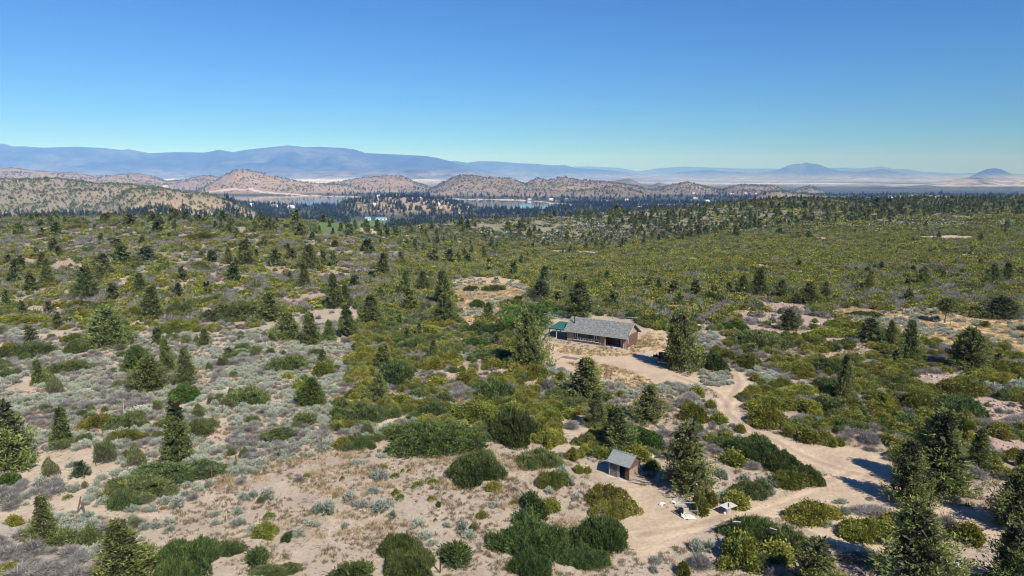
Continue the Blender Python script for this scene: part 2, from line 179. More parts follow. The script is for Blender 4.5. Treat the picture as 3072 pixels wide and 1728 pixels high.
# shrubs: x, y, width, depth, height, kind
BUSHES = [
 (-43.2,90.0,2.3,1.8,1.63,'V'), (-70.4,100.9,2.9,2.3,2.74,'V'), (-50.3,92.7,1.6,1.3,1.74,'V'), (-53.4,81.1,2.3,1.9,1.27,'V'), (-50.5,115.3,2.2,1.8,1.89,'V'), (-51.3,71.4,2.1,1.7,1.88,'V'),
 (-47.4,75.0,2.9,2.3,2.88,'V'), (-43.2,74.1,2.4,1.9,2.33,'V'), (-45.6,68.4,0.8,0.6,0.89,'V'), (-18.5,83.4,1.8,1.4,1.81,'V'), (-10.0,81.2,12.1,8.7,1.62,'K'), (0.3,83.6,6.3,9.2,2.26,'K'),
 (4.9,81.1,4.1,5.2,1.2,'M'), (-5.0,91.0,7.1,9.6,1.25,'M'), (5.0,88.7,3.3,5.0,1.14,'M'), (3.5,109.8,4.5,5.9,1.49,'M'), (-11.7,94.2,4.6,4.6,1.06,'M'), (-20.4,90.0,6.1,6.4,1.39,'k'),
 (-19.1,90.7,4.6,3.9,1.13,'k'), (-16.2,95.9,3.2,3.6,0.96,'M'), (-28.0,120.2,5.8,6.0,1.07,'M'), (-3.8,121.4,8.0,6.6,1.23,'k'), (-7.1,130.2,5.8,5.3,1.46,'G'), (-0.6,129.2,2.8,3.5,1.23,'M'),
 (-11.3,119.5,3.5,4.6,1.34,'M'), (-7.7,106.5,2.9,3.3,1.28,'M'), (-14.1,114.3,3.8,5.7,1.45,'M'), (-18.9,107.9,5.9,10.3,2.04,'k'), (-12.0,104.6,3.2,5.1,1.06,'M'), (-2.6,99.5,6.2,8.5,1.96,'k'),
 (7.8,90.3,2.3,3.1,0.93,'M'), (7.8,86.0,2.8,3.4,0.92,'D'), (16.6,80.3,4.7,5.4,1.71,'G'), (5.8,102.7,2.8,5.2,1.57,'D'), (8.0,107.0,1.7,3.1,1.11,'M'), (-18.0,141.5,7.1,8.6,1.17,'M'),
 (-6.0,142.5,10.8,8.0,1.31,'K'), (-31.9,135.1,3.4,4.4,0.91,'M'), (-11.1,91.5,5.0,5.6,1.29,'k'), (-4.0,71.8,5.9,7.2,1.62,'K'), (3.5,74.8,5.4,3.9,1.22,'k'), (4.1,69.4,3.4,3.6,1.09,'M'),
 (9.5,65.8,3.8,4.9,1.25,'M'), (9.7,62.9,4.4,3.4,1.12,'M'), (2.3,63.5,2.5,3.7,1.33,'K'), (3.8,63.7,1.9,1.9,0.88,'M'), (1.4,60.6,2.7,3.3,1.3,'K'), (1.8,57.0,6.9,5.4,1.62,'K'),
 (7.9,57.7,5.4,5.1,1.59,'K'), (1.6,53.0,3.5,2.7,1.26,'K'), (6.4,54.3,4.2,2.3,1.01,'K'), (-10.0,55.7,3.6,2.8,1.25,'K'), (-8.7,53.0,4.3,3.5,1.39,'K'), (-13.3,52.3,3.0,2.0,1.15,'K'),
 (-5.0,54.9,3.1,2.7,1.24,'K'), (-1.8,57.4,1.2,1.8,0.7,'K'), (7.2,76.1,1.5,2.2,0.99,'M'), (8.3,76.8,0.7,1.4,0.58,'M'), (7.5,72.6,1.1,1.6,0.59,'M'), (8.6,72.5,1.0,1.4,0.51,'M'),
 (-1.9,67.9,1.7,1.3,0.75,'M'), (-3.0,62.1,1.1,0.9,0.5,'M'), (12.3,65.2,0.8,0.4,0.29,'G'), (16.0,73.1,2.0,1.9,0.84,'M'), (28.9,77.4,6.3,6.1,1.51,'K'), (30.9,73.6,4.3,4.7,1.38,'K'),
 (32.1,70.4,3.8,3.0,1.18,'K'), (25.6,75.2,3.2,3.9,1.09,'M'), (29.9,69.6,4.1,3.9,1.13,'M'), (25.4,67.2,4.8,2.8,1.11,'k'), (18.7,63.6,1.5,2.8,1.26,'M'), (20.4,65.0,1.3,2.4,1.04,'M'),
 (22.6,64.9,2.9,3.1,1.05,'M'), (29.5,62.3,4.8,4.1,1.23,'M'), (32.6,58.9,5.0,3.9,1.23,'M'), (35.5,63.0,5.8,3.1,0.83,'D'), (36.5,60.0,2.8,3.3,1.13,'M'), (22.1,58.6,5.7,3.3,1.32,'K'),
 (24.9,57.0,3.8,3.7,1.33,'k'), (20.9,55.7,3.1,1.8,1.03,'k'), (21.3,53.7,3.5,1.9,0.9,'k'), (19.9,54.7,2.8,4.6,1.75,'M'), (23.1,54.7,3.2,3.2,1.15,'M'), (18.4,53.5,2.2,1.4,0.86,'M'),
 (14.4,52.4,1.0,1.9,0.87,'M'), (41.9,58.0,2.9,3.1,1.11,'M'), (41.5,60.3,2.8,3.0,1.01,'D'), (16.1,53.7,2.7,2.7,1.03,'D'), (22.0,52.2,2.0,1.2,0.77,'D'), (51.6,71.8,3.8,4.0,1.06,'D'),
 (27.4,73.4,2.7,2.4,0.85,'D'), (-37.2,71.5,10.3,5.4,1.04,'k'), (-38.5,67.6,7.9,4.2,1.24,'k'), (-39.5,64.9,4.0,3.1,1.18,'k'), (-28.0,54.2,5.5,4.1,1.48,'K'), (-24.9,55.9,2.2,1.4,0.95,'K'),
 (-22.1,54.5,2.0,2.2,1.04,'K'), (-28.0,52.0,3.4,3.0,1.31,'K'), (-54.6,69.6,2.0,2.8,1.04,'G'), (-47.5,60.7,1.8,1.0,0.72,'M'), (-38.4,57.7,2.1,2.0,1.02,'k'), (-42.1,52.7,1.8,1.0,0.77,'M'),
 (-20.6,58.1,0.8,1.5,0.68,'K'), (-22.8,58.8,2.2,2.0,0.93,'M'), (-40.9,57.6,2.6,2.2,1.08,'k'), (-19.8,52.8,4.3,2.3,0.42,'k'), (-91.5,124.4,9.2,8.9,1.39,'k'), (-94.1,123.8,3.1,5.8,1.46,'M'),
 (-75.9,113.8,7.7,5.7,1.19,'k'), (-88.5,133.5,4.7,6.5,1.06,'M'), (-80.7,142.7,4.4,5.6,0.97,'M'), (-72.1,143.5,5.0,9.2,1.75,'M'), (-51.3,87.1,4.9,5.5,1.31,'k'), (-55.3,86.5,3.7,5.2,1.17,'M'),
 (-48.4,82.2,4.9,2.9,0.94,'M'), (-49.0,98.3,4.6,6.1,1.66,'G'), (-40.8,84.7,3.8,5.2,1.29,'k'), (-38.8,97.2,7.0,6.4,1.34,'k'), (-38.9,115.4,7.4,8.4,1.4,'k'), (-31.7,110.8,3.0,5.3,1.43,'M'),
 (-36.7,108.0,1.9,2.5,0.82,'M'), (-35.1,87.9,2.0,1.2,0.8,'k'), (-27.9,88.1,3.1,3.6,1.11,'k'), (-84.0,109.5,2.1,3.0,0.96,'k'), (-33.4,103.1,1.6,2.3,0.99,'M'), (-23.7,88.0,1.3,2.4,1.12,'k'),
 (-82.7,126.7,4.9,6.6,1.66,'k'), (-66.5,158.8,12.0,17.8,2.1,'k'), (-90.5,159.3,4.9,9.1,1.57,'M'), (-110.9,152.0,11.2,11.5,1.25,'M'), (-99.8,155.9,2.7,5.1,1.45,'M'), (-110.6,170.3,6.6,9.4,1.12,'M'),
 (-222.6,347.2,9.4,17.5,1.75,'M'), (-70.6,180.3,3.5,4.7,0.85,'M'), (-145.4,321.6,12.5,22.9,1.75,'M'), (-116.7,223.4,8.7,12.2,1.46,'M'), (-77.1,175.4,4.1,5.1,1.45,'k'), (-81.0,162.9,6.0,11.0,2.1,'k'),
 (-106.2,232.0,7.7,9.4,0.96,'M'), (-127.9,230.9,8.5,9.3,0.96,'M'), (48.5,132.8,10.3,14.7,1.5,'k'), (39.3,120.8,3.0,3.8,1.27,'M'), (40.9,115.9,4.1,5.9,1.46,'M'), (34.9,115.9,4.5,7.5,1.87,'K'),
 (48.2,143.4,5.6,5.5,1.44,'G'), (36.5,94.0,5.7,7.4,1.25,'M'), (41.8,93.1,6.0,5.6,1.16,'M'), (34.6,88.6,4.5,6.6,1.67,'M'), (37.3,82.3,3.0,3.8,1.04,'M'), (44.1,100.7,7.0,4.0,0.98,'M'),
 (66.3,112.8,4.2,5.2,1.04,'M'), (60.6,110.0,4.7,4.1,0.96,'M'), (69.0,102.2,7.5,8.1,1.25,'M'), (58.2,94.1,4.4,6.3,1.61,'M'), (64.2,93.7,6.7,7.6,1.47,'k'), (59.3,84.9,2.1,3.6,1.38,'M'),
 (48.3,109.2,3.8,3.3,0.89,'M'), (44.9,81.4,3.9,5.2,1.12,'D'), (26.9,81.4,2.1,2.9,0.94,'M'), (25.0,81.7,1.6,1.8,0.73,'M'), (29.7,84.9,1.6,1.9,0.75,'M'), (28.1,88.2,2.6,2.9,0.92,'M'),
 (25.2,89.6,3.3,5.7,1.57,'M'), (44.0,87.9,2.7,2.4,0.86,'M'), (80.0,108.2,6.1,3.3,0.87,'M'), (66.2,139.5,11.1,7.1,1.08,'M'), (54.1,95.4,3.3,4.8,1.45,'M'), (45.4,92.7,2.7,3.9,1.57,'k'),
 (50.6,84.7,2.6,3.1,0.95,'M'), (54.1,113.6,5.3,7.3,1.32,'k'), (38.8,101.1,3.5,3.4,0.92,'M'), (76.0,103.9,3.0,4.0,0.85,'S'), (80.3,103.7,2.8,3.7,1.12,'S'), (28.4,99.9,2.3,3.3,0.92,'M'),
 (28.5,94.0,1.5,2.0,0.91,'M'), (-12.4,205.2,4.8,6.4,1.09,'K'), (-5.8,205.9,7.6,7.7,1.15,'K'), (-8.7,169.7,4.0,4.1,1.5,'K'), (-0.3,173.4,6.7,6.9,1.16,'K'), (8.7,167.8,9.8,6.4,1.14,'K'),
 (2.2,182.7,3.5,3.8,0.98,'K'), (83.7,158.7,7.7,4.2,0.84,'K'), (48.5,144.1,5.3,5.6,1.45,'G'), (-14.6,70.7,2.2,2.6,0.84,'S'), (-14.7,67.6,1.3,1.3,0.61,'S'), (-15.2,64.3,1.7,1.6,0.72,'S'),
 (-13.2,63.8,1.9,2.7,0.88,'S'), (-16.8,65.9,1.5,2.0,0.77,'S'), (-11.7,62.4,0.7,1.4,0.61,'S'), (-15.9,60.2,0.6,1.1,0.51,'S'), (-9.0,60.6,1.4,1.4,0.69,'S'), (-8.1,58.4,1.6,1.3,0.69,'S'),
 (-7.3,57.2,0.9,1.1,0.47,'S'), (-4.7,59.7,1.0,1.9,0.85,'S'), (-3.9,58.3,1.5,1.0,0.65,'S'), (-6.2,60.4,0.8,1.0,0.43,'S'), (-6.1,70.1,1.2,1.4,0.6,'S'), (-1.0,72.5,0.8,1.6,0.73,'S'),
 (5.7,71.2,1.5,2.1,1.02,'S'), (6.2,69.5,1.1,2.0,0.85,'S'), (3.9,67.4,1.0,1.4,0.55,'S'), (6.6,66.0,0.8,1.4,0.66,'S'), (9.0,62.1,1.6,1.7,0.75,'S'), (7.0,60.8,0.7,1.1,0.52,'S'),
 (-4.2,55.4,1.1,2.0,0.92,'S'), (12.4,54.3,1.1,1.1,0.54,'S'), (12.0,52.9,0.7,1.0,0.53,'S'), (-18.0,74.8,1.9,1.1,0.63,'S'), (-15.4,76.5,1.6,0.9,0.56,'S'), (-13.3,78.1,0.9,1.7,0.68,'S'),
 (-11.7,77.6,0.8,1.4,0.58,'S'), (11.6,64.4,0.6,1.2,0.54,'S'), (5.9,76.9,1.0,1.5,0.54,'S'), (-3.6,59.8,0.9,1.6,0.71,'V'), (-19.3,63.3,1.2,2.1,0.91,'S'), (-18.2,63.2,1.3,2.5,1.16,'S'),
 (-19.1,60.5,2.1,1.2,0.51,'S'), (-19.7,58.7,1.5,1.3,0.69,'S'), (-26.2,60.8,1.4,1.2,0.65,'S'), (-27.1,62.9,1.1,1.5,0.58,'S'), (-28.4,60.8,1.2,0.8,0.51,'S'), (-29.2,62.5,0.8,1.1,0.44,'S'),
 (-27.7,66.0,1.5,1.1,0.64,'S'), (-26.9,66.4,1.3,1.8,0.68,'S'), (-25.3,66.2,1.7,2.6,0.85,'S'), (-25.6,65.4,1.0,1.6,0.73,'V'), (-24.4,59.7,1.2,1.0,0.55,'S'), (-23.3,59.4,1.2,1.3,0.58,'S'),
 (-23.6,61.9,1.1,1.1,0.48,'Y'), (-30.9,71.8,1.0,1.4,0.66,'S'), (-29.5,70.7,0.8,0.9,0.4,'S'), (-37.0,66.2,1.0,1.4,0.54,'S'), (-36.1,66.5,1.2,0.7,0.49,'S'), (-33.8,64.5,1.6,2.4,0.84,'S'),
 (-34.1,66.7,0.9,1.2,0.61,'S'), (-33.3,68.0,1.1,1.5,0.55,'S'), (-32.6,68.8,0.9,1.3,0.63,'S'), (-37.4,63.9,1.1,0.6,0.35,'S'), (-35.8,63.3,1.1,0.7,0.46,'S'), (-37.8,55.8,1.3,0.8,0.56,'S'),
 (-36.1,54.7,0.6,0.7,0.33,'S'), (-43.5,69.4,1.1,1.2,0.52,'S'), (-40.9,66.0,0.6,0.8,0.44,'S'), (-45.7,71.2,0.7,0.9,0.34,'S'), (-43.5,62.9,0.9,0.8,0.41,'S'), (-42.0,64.3,0.7,0.4,0.28,'S'),
 (-51.8,65.0,0.6,1.2,0.55,'S'), (-50.4,66.2,0.8,1.3,0.57,'S'), (-26.8,54.8,1.0,1.7,0.77,'S'), (-42.8,67.3,1.0,1.1,0.5,'S'), (-36.8,61.4,1.4,1.4,0.69,'S'), (-34.8,60.0,1.2,1.5,0.62,'S'),
 (-33.8,60.2,1.2,1.0,0.55,'S'), (-33.0,60.9,1.3,1.5,0.66,'S'), (-32.1,59.6,1.0,1.3,0.56,'S'), (-34.0,58.0,0.9,0.9,0.44,'S'), (-42.7,60.8,1.4,1.2,0.65,'S'), (-40.8,59.8,1.4,1.1,0.64,'S'),
 (-40.3,60.8,1.7,1.1,0.66,'S'), (23.2,71.3,1.2,2.3,0.96,'S'), (21.5,69.9,1.4,1.3,0.63,'S'), (25.4,70.4,1.4,1.7,0.68,'S'), (27.3,69.8,1.2,1.8,0.64,'S'), (28.2,69.2,1.3,2.0,0.71,'S'),
 (27.0,67.3,1.4,1.8,0.72,'S'), (22.1,66.7,1.8,1.1,0.64,'S'), (30.1,60.7,1.1,1.4,0.56,'S'), (32.8,63.0,1.0,1.5,0.71,'S'), (16.4,56.2,1.2,1.6,0.86,'S'), (17.7,56.5,1.3,1.5,0.68,'S'),
 (26.0,58.1,1.1,1.4,0.61,'S'), (36.9,65.9,0.8,0.7,0.35,'S'), (51.8,70.6,1.1,0.9,0.48,'S'), (45.6,65.5,1.1,1.0,0.52,'S'), (33.3,73.1,1.0,1.0,0.47,'S'), (33.5,65.1,1.4,0.8,0.58,'S'),
 (-14.5,73.2,0.7,0.9,0.35,'Y'), (-12.3,72.3,0.4,0.8,0.37,'Y'), (-11.6,72.4,0.5,0.7,0.33,'Y'), (-12.9,70.9,1.0,1.0,0.44,'Y'), (-10.1,68.6,1.2,1.6,0.52,'Y'), (-8.5,69.4,1.3,1.0,0.44,'Y'),
 (-8.3,65.6,0.8,1.0,0.39,'Y'), (-11.5,65.8,0.8,1.2,0.45,'Y'), (-12.1,66.7,0.7,1.3,0.57,'Y'), (0.2,64.8,1.0,0.8,0.42,'Y'), (-7.4,61.4,0.4,0.6,0.24,'Y'), (-7.4,64.4,0.5,0.9,0.43,'G'),
 (-22.6,71.0,0.9,0.9,0.41,'Y'), (-45.9,66.0,0.8,1.0,0.39,'Y'), (-18.6,70.3,0.5,1.0,0.43,'Y'),
]
TRACKS = [
 [(27.1,109.9),(29.5,105.5),(31.3,101.4),(31.6,96.4),(30.5,91.9),(30.9,87.8),(31.8,84.4),(33.2,81.7),(34.5,77.6),(35.5,75.7),(37.4,73.1),(40.1,71.0),(42.6,67.8),(44.0,65.4),(44.9,62.7),(46.0,59.6),(47.5,58.0)],
 [(36.4,125.9),(37.8,118.9),(37.8,111.4),(36.7,105.5),(33.5,99.5),(30.9,94.1)],
 [(38.5,72.2),(32.7,69.2),(27.3,66.1),(23.9,64.4),(20.5,62.0),(16.1,59.9),(12.1,58.7)],
 [(23.6,62.8),(26.9,60.2),(29.2,57.1),(31.7,54.0),(33.6,52.4)],
]
# zones: kind, outline
ZONES = [
 ('hill',[(-323.0,341.8),(-187.3,370.9),(-111.1,358.0),(-65.6,347.3),(-46.9,334.1),(-42.9,177.7),(-58.8,140.4),(-140.9,145.6)]),
 ('sagegray',[(-140.9,145.6),(-86.8,140.4),(-58.8,140.4),(-33.5,153.9),(-27.4,105.5),(-22.5,78.7),(-31.2,72.0),(-37.1,56.8),(-34.0,51.7),(-53.3,51.7)]),
 ('mixgreen',[(-42.9,177.7),(-46.9,334.1),(-17.6,415.9),(5.4,170.9),(1.4,115.3),(16.8,90.3),(12.3,75.7),(-1.5,80.7),(-22.5,78.7),(-27.4,105.5),(-33.5,153.9),(-42.9,177.7)]),
 ('olive',[(-63.0,333.0),(-31.9,480.1),(433.9,477.0),(209.8,228.0),(91.6,191.6),(40.1,182.2),(5.8,182.1),(-13.4,315.5),(-35.4,304.8)]),
 ('mixgreen',[(5.8,182.1),(40.1,182.2),(34.0,129.3),(28.0,154.0),(10.3,166.5)]),
 ('right',[(40.1,182.2),(100.8,211.4),(209.8,228.0),(64.0,65.8),(51.0,72.1),(43.0,73.9),(35.9,80.8),(33.4,91.7),(36.7,109.3),(34.7,134.7)]),
 ('scrubsand',[(10.9,100.5),(29.7,103.9),(29.2,81.9),(26.6,77.7),(14.2,75.7),(12.3,84.1)]),
 ('golden',[(-21.3,227.1),(-11.4,243.2),(2.9,235.2),(6.7,210.9),(4.7,180.7),(-2.9,167.9),(-4.2,154.8),(-11.4,147.7),(-15.7,186.1),(-19.1,211.6)]),
 ('golden',[(77.1,163.9),(85.6,170.8),(90.3,163.6),(105.5,167.3),(107.9,160.8),(107.0,154.7),(122.3,154.7),(86.3,104.8),(97.7,129.2),(93.2,132.2),(84.7,129.0),(83.1,135.6),(81.1,141.3),(77.1,150.1)]),
 ('greenfield',[(-107.0,428.7),(-373.4,1570.3),(-369.3,1676.5),(-324.0,1747.1),(-262.2,1523.7),(-246.4,1285.2),(-89.2,403.7),(-90.9,363.6)]),
 ('greenfield',[(-117.7,409.2),(-415.3,1549.7),(-376.6,1509.6),(-90.9,363.6),(-93.4,340.0),(-103.0,362.7)]),
 ('bare',[(6.9,135.5),(6.4,117.2),(9.7,111.4),(14.4,108.4),(16.2,105.5),(18.8,103.4),(22.4,104.8),(29.3,102.7),(34.3,113.0),(30.5,119.8),(33.1,139.4),(29.9,144.3),(27.2,140.6),(21.6,125.4),(10.7,130.0)]),
 ('goldyard',[(9.7,117.2),(15.5,117.2),(19.6,113.0),(22.6,107.6),(22.3,104.1),(18.8,103.4),(14.7,108.4),(12.6,111.4)]),
 ('goldyard',[(23.1,129.5),(26.3,136.0),(29.9,143.0),(30.8,139.4),(29.3,127.4),(25.4,125.4),(22.4,125.4)]),
 ('goldyard',[(7.1,131.6),(13.1,127.9),(21.7,125.9),(23.5,123.5),(14.9,121.6),(8.8,124.5)]),
 ('bare',[(26.9,109.1),(29.9,106.9),(31.3,102.1),(30.8,97.6),(28.9,93.0),(29.8,87.8),(31.3,83.0),(32.4,79.6),(33.4,74.9),(35.9,73.1),(40.8,73.8),(43.4,74.2),(40.2,77.2),(36.8,78.6),(34.9,81.9),(33.2,85.4),(31.9,89.8),(32.8,94.7),(35.9,100.1),(39.0,104.8),(39.7,109.9),(38.4,114.6),(37.7,122.5),(36.3,126.4),(36.3,117.2),(37.0,109.9),(34.4,104.1),(31.3,104.4),(28.5,109.9)]),
 ('bare',[(32.6,80.2),(34.4,76.6),(35.4,71.9),(31.4,69.5),(27.4,66.4),(24.8,66.1),(22.9,62.2),(19.6,61.2),(16.9,58.3),(11.3,54.3),(9.7,58.7),(8.5,69.8),(14.8,68.9),(18.7,67.0),(21.2,68.9),(24.0,65.8),(27.5,66.7),(35.5,72.2)]),
 ('bare',[(35.2,80.6),(41.4,79.8),(44.7,76.6),(43.5,73.2),(43.4,66.7),(45.0,63.9),(47.2,60.7),(47.8,58.8),(46.4,56.9),(44.0,59.0),(40.7,60.2),(39.1,59.0),(36.6,57.4),(34.3,56.5),(31.0,52.6),(28.1,58.8),(27.0,62.0),(23.2,62.2),(24.4,65.8),(27.6,66.4),(35.4,71.9)]),
 ('sand',[(8.9,164.6),(13.4,164.7),(12.7,155.0),(9.5,153.5)]),
 ('sand',[(18.7,453.1),(35.5,441.4),(55.0,419.4),(51.4,397.9),(41.6,416.5),(29.7,433.1)]),
 ('sand',[(74.7,385.8),(85.2,339.1),(91.1,330.3),(89.4,324.3),(74.4,342.7)]),
 ('sand',[(98.4,279.0),(101.3,271.3),(101.6,255.9),(96.8,248.6),(94.3,255.1)]),
 ('sand',[(161.2,260.9),(174.0,274.1),(189.3,287.7),(208.5,314.5),(221.6,330.7),(234.8,341.5),(216.0,319.4),(204.8,301.6),(191.1,287.8),(174.1,270.0),(161.5,257.2)]),
 ('sand',[(256.1,433.9),(284.5,445.5),(293.1,432.5),(269.8,397.8),(253.0,395.6),(242.1,403.3)]),
 ('sand',[(184.1,419.4),(198.3,440.3),(198.6,422.4),(188.1,403.3)]),
 ('sand',[(145.7,507.4),(147.0,503.7),(135.7,446.3),(133.3,448.4)]),
 ('sand',[(-92.3,414.5),(-240.5,1321.8),(-66.9,366.6),(-68.0,364.7),(-78.2,388.0),(-86.7,385.7)]),
 ('sand',[(-78.3,490.4),(-77.0,491.2),(-62.0,417.8),(-57.9,380.2),(-70.0,440.2)]),
 ('sand',[(6.6,92.4),(7.5,94.0),(9.4,91.8),(10.7,85.8),(9.0,77.9),(2.6,77.5),(3.1,79.5),(6.8,80.8),(6.4,84.3)]),
 ('sand',[(-18.2,87.2),(-15.8,90.8),(-14.9,89.8),(-16.1,84.4),(-16.8,83.5)]),
 ('sand',[(-25.6,98.2),(-23.5,97.6),(-22.2,100.2),(-21.2,96.5),(-23.5,94.7),(-24.6,94.4)]),
 ('rocky',[(53.2,164.3),(69.4,176.9),(74.7,172.8),(71.4,160.5),(76.2,154.5),(65.9,144.9),(55.9,141.3),(52.0,146.3)]),
 ('rocky',[(53.6,151.1),(61.8,141.9),(69.6,134.9),(65.7,132.5),(56.4,138.3),(51.8,145.7)]),
 ('rocky',[(66.2,110.2),(77.6,112.5),(76.3,108.7),(70.1,105.9),(64.7,105.8),(56.4,100.2),(57.1,102.2)]),
 ('rocky',[(69.6,99.4),(75.7,96.9),(69.9,89.0),(64.9,88.9),(60.0,83.1),(65.2,92.2)]),
 ('rocky',[(-12.4,113.1),(-9.0,115.6),(0.5,113.0),(0.7,108.3),(-6.3,109.1),(-9.3,105.6)]),
 ('rocky',[(2.0,106.8),(4.6,106.9),(5.1,100.1),(3.8,97.5),(1.9,102.0)]),
 ('rocky',[(-125.3,212.7),(-117.9,210.6),(-109.5,194.4),(-116.0,196.3)]),
 ('rocky',[(60.9,87.1),(64.0,81.1),(60.7,76.5),(57.4,77.4),(60.1,82.0)]),
 ('sagestrip',[(-32.9,75.0),(-28.2,78.1),(-23.9,81.0),(-21.8,82.8),(-20.8,78.9),(-26.7,75.0),(-29.0,71.8),(-31.3,71.4)]),
 ('sagestrip',[(-22.0,83.9),(-18.9,85.3),(-16.0,86.7),(-13.2,89.3),(-12.9,88.2),(-16.2,83.0),(-16.9,82.1),(-21.0,79.5)]),
 ('sagestrip',[(14.6,107.6),(16.2,105.5),(18.7,102.7),(21.9,104.1),(24.8,106.2),(27.4,105.5),(25.4,97.6),(21.5,100.1),(18.1,98.2),(14.6,101.4)]),
 ('sagestrip',[(31.5,113.8),(37.9,115.5),(35.9,106.9),(33.7,103.4),(30.6,105.5)]),
 ('sagestrip',[(40.8,113.8),(43.7,115.4),(45.0,109.8),(42.0,104.7),(39.5,106.2)]),
 ('sagestrip',[(37.4,139.3),(43.1,141.8),(42.1,130.4),(38.3,125.4),(36.4,129.4)]),
 ('sagestrip',[(27.0,104.1),(29.4,103.4),(30.3,98.2),(29.2,97.0),(28.7,91.9),(29.5,86.8),(29.8,83.0),(28.9,83.0),(27.4,91.9),(25.1,96.4)]),
 ('sagestrip',[(5.7,117.2),(9.3,113.0),(10.4,109.1),(7.7,108.4),(5.6,111.4)]),
 ('graydense',[(-49.3,61.2),(-46.9,62.0),(-43.7,57.8),(-38.8,55.8),(-35.9,53.8),(-34.6,51.6),(-42.9,51.6),(-49.3,60.2)]),
 ('graydense',[(-55.0,68.9),(-52.3,70.1),(-48.7,70.1),(-47.2,68.2),(-48.0,65.5),(-50.9,66.1),(-50.9,64.4),(-52.5,65.5)]),
 ('sand',[(-58.9,78.5),(-51.8,78.4),(-45.0,73.9),(-44.0,72.1),(-46.4,71.1),(-47.0,68.8),(-51.1,70.1),(-53.8,70.1)]),
 ('sand',[(-52.1,63.8),(-50.5,63.8),(-48.3,64.1),(-45.9,67.6),(-47.1,71.8),(-45.8,71.1),(-44.0,65.0),(-42.0,63.8),(-40.1,63.3),(-35.5,62.8),(-33.1,62.8),(-32.6,62.0),(-38.9,61.2),(-41.0,62.2),(-44.9,62.7),(-46.8,62.0),(-49.3,61.2),(-49.7,60.7)]),
]
POSTS = [
 (-41.94,62.37,1.46,'post'), (-42.64,62.97,2.19,'lean'), (-41.69,66.18,1.46,'post'), (-32.94,70.58,1.54,'thin'), (-31.18,72.97,1.75,'post'), (-27.16,75.65,1.54,'post'),
 (-23.17,78.81,1.6,'post'), (-19.21,80.3,2.02,'post'), (-17.42,81.59,0.88,'white'), (15.71,110.27,1.53,'tee'), (-6.05,52.72,1.86,'post'), (-54.23,91.23,2.01,'stick'),
 (-27.46,61.18,1.09,'stick'), (-2.91,153.07,1.15,'white'), (87.0,156.06,1.89,'stake'), (89.97,159.81,1.45,'stake'), (88.57,154.7,1.72,'stake'), (91.1,156.19,1.58,'stake'),
 (95.76,163.04,1.31,'stake'), (91.96,151.84,1.69,'stake'), (97.0,159.11,1.28,'stake'), (99.6,161.47,1.3,'stake'), (96.9,154.52,1.41,'stake'), (97.4,148.31,1.65,'stake'),
 (102.65,154.66,1.72,'stake'), (107.19,159.27,1.45,'stake'), (100.27,147.74,1.5,'stake'), (86.72,160.55,1.46,'stake'), (86.6,163.74,1.15,'stake'), (79.23,154.42,1.72,'stake'),
 (102.39,159.17,1.29,'stake'), (89.52,150.48,1.52,'stake'), (92.77,146.5,1.34,'stake'),
]
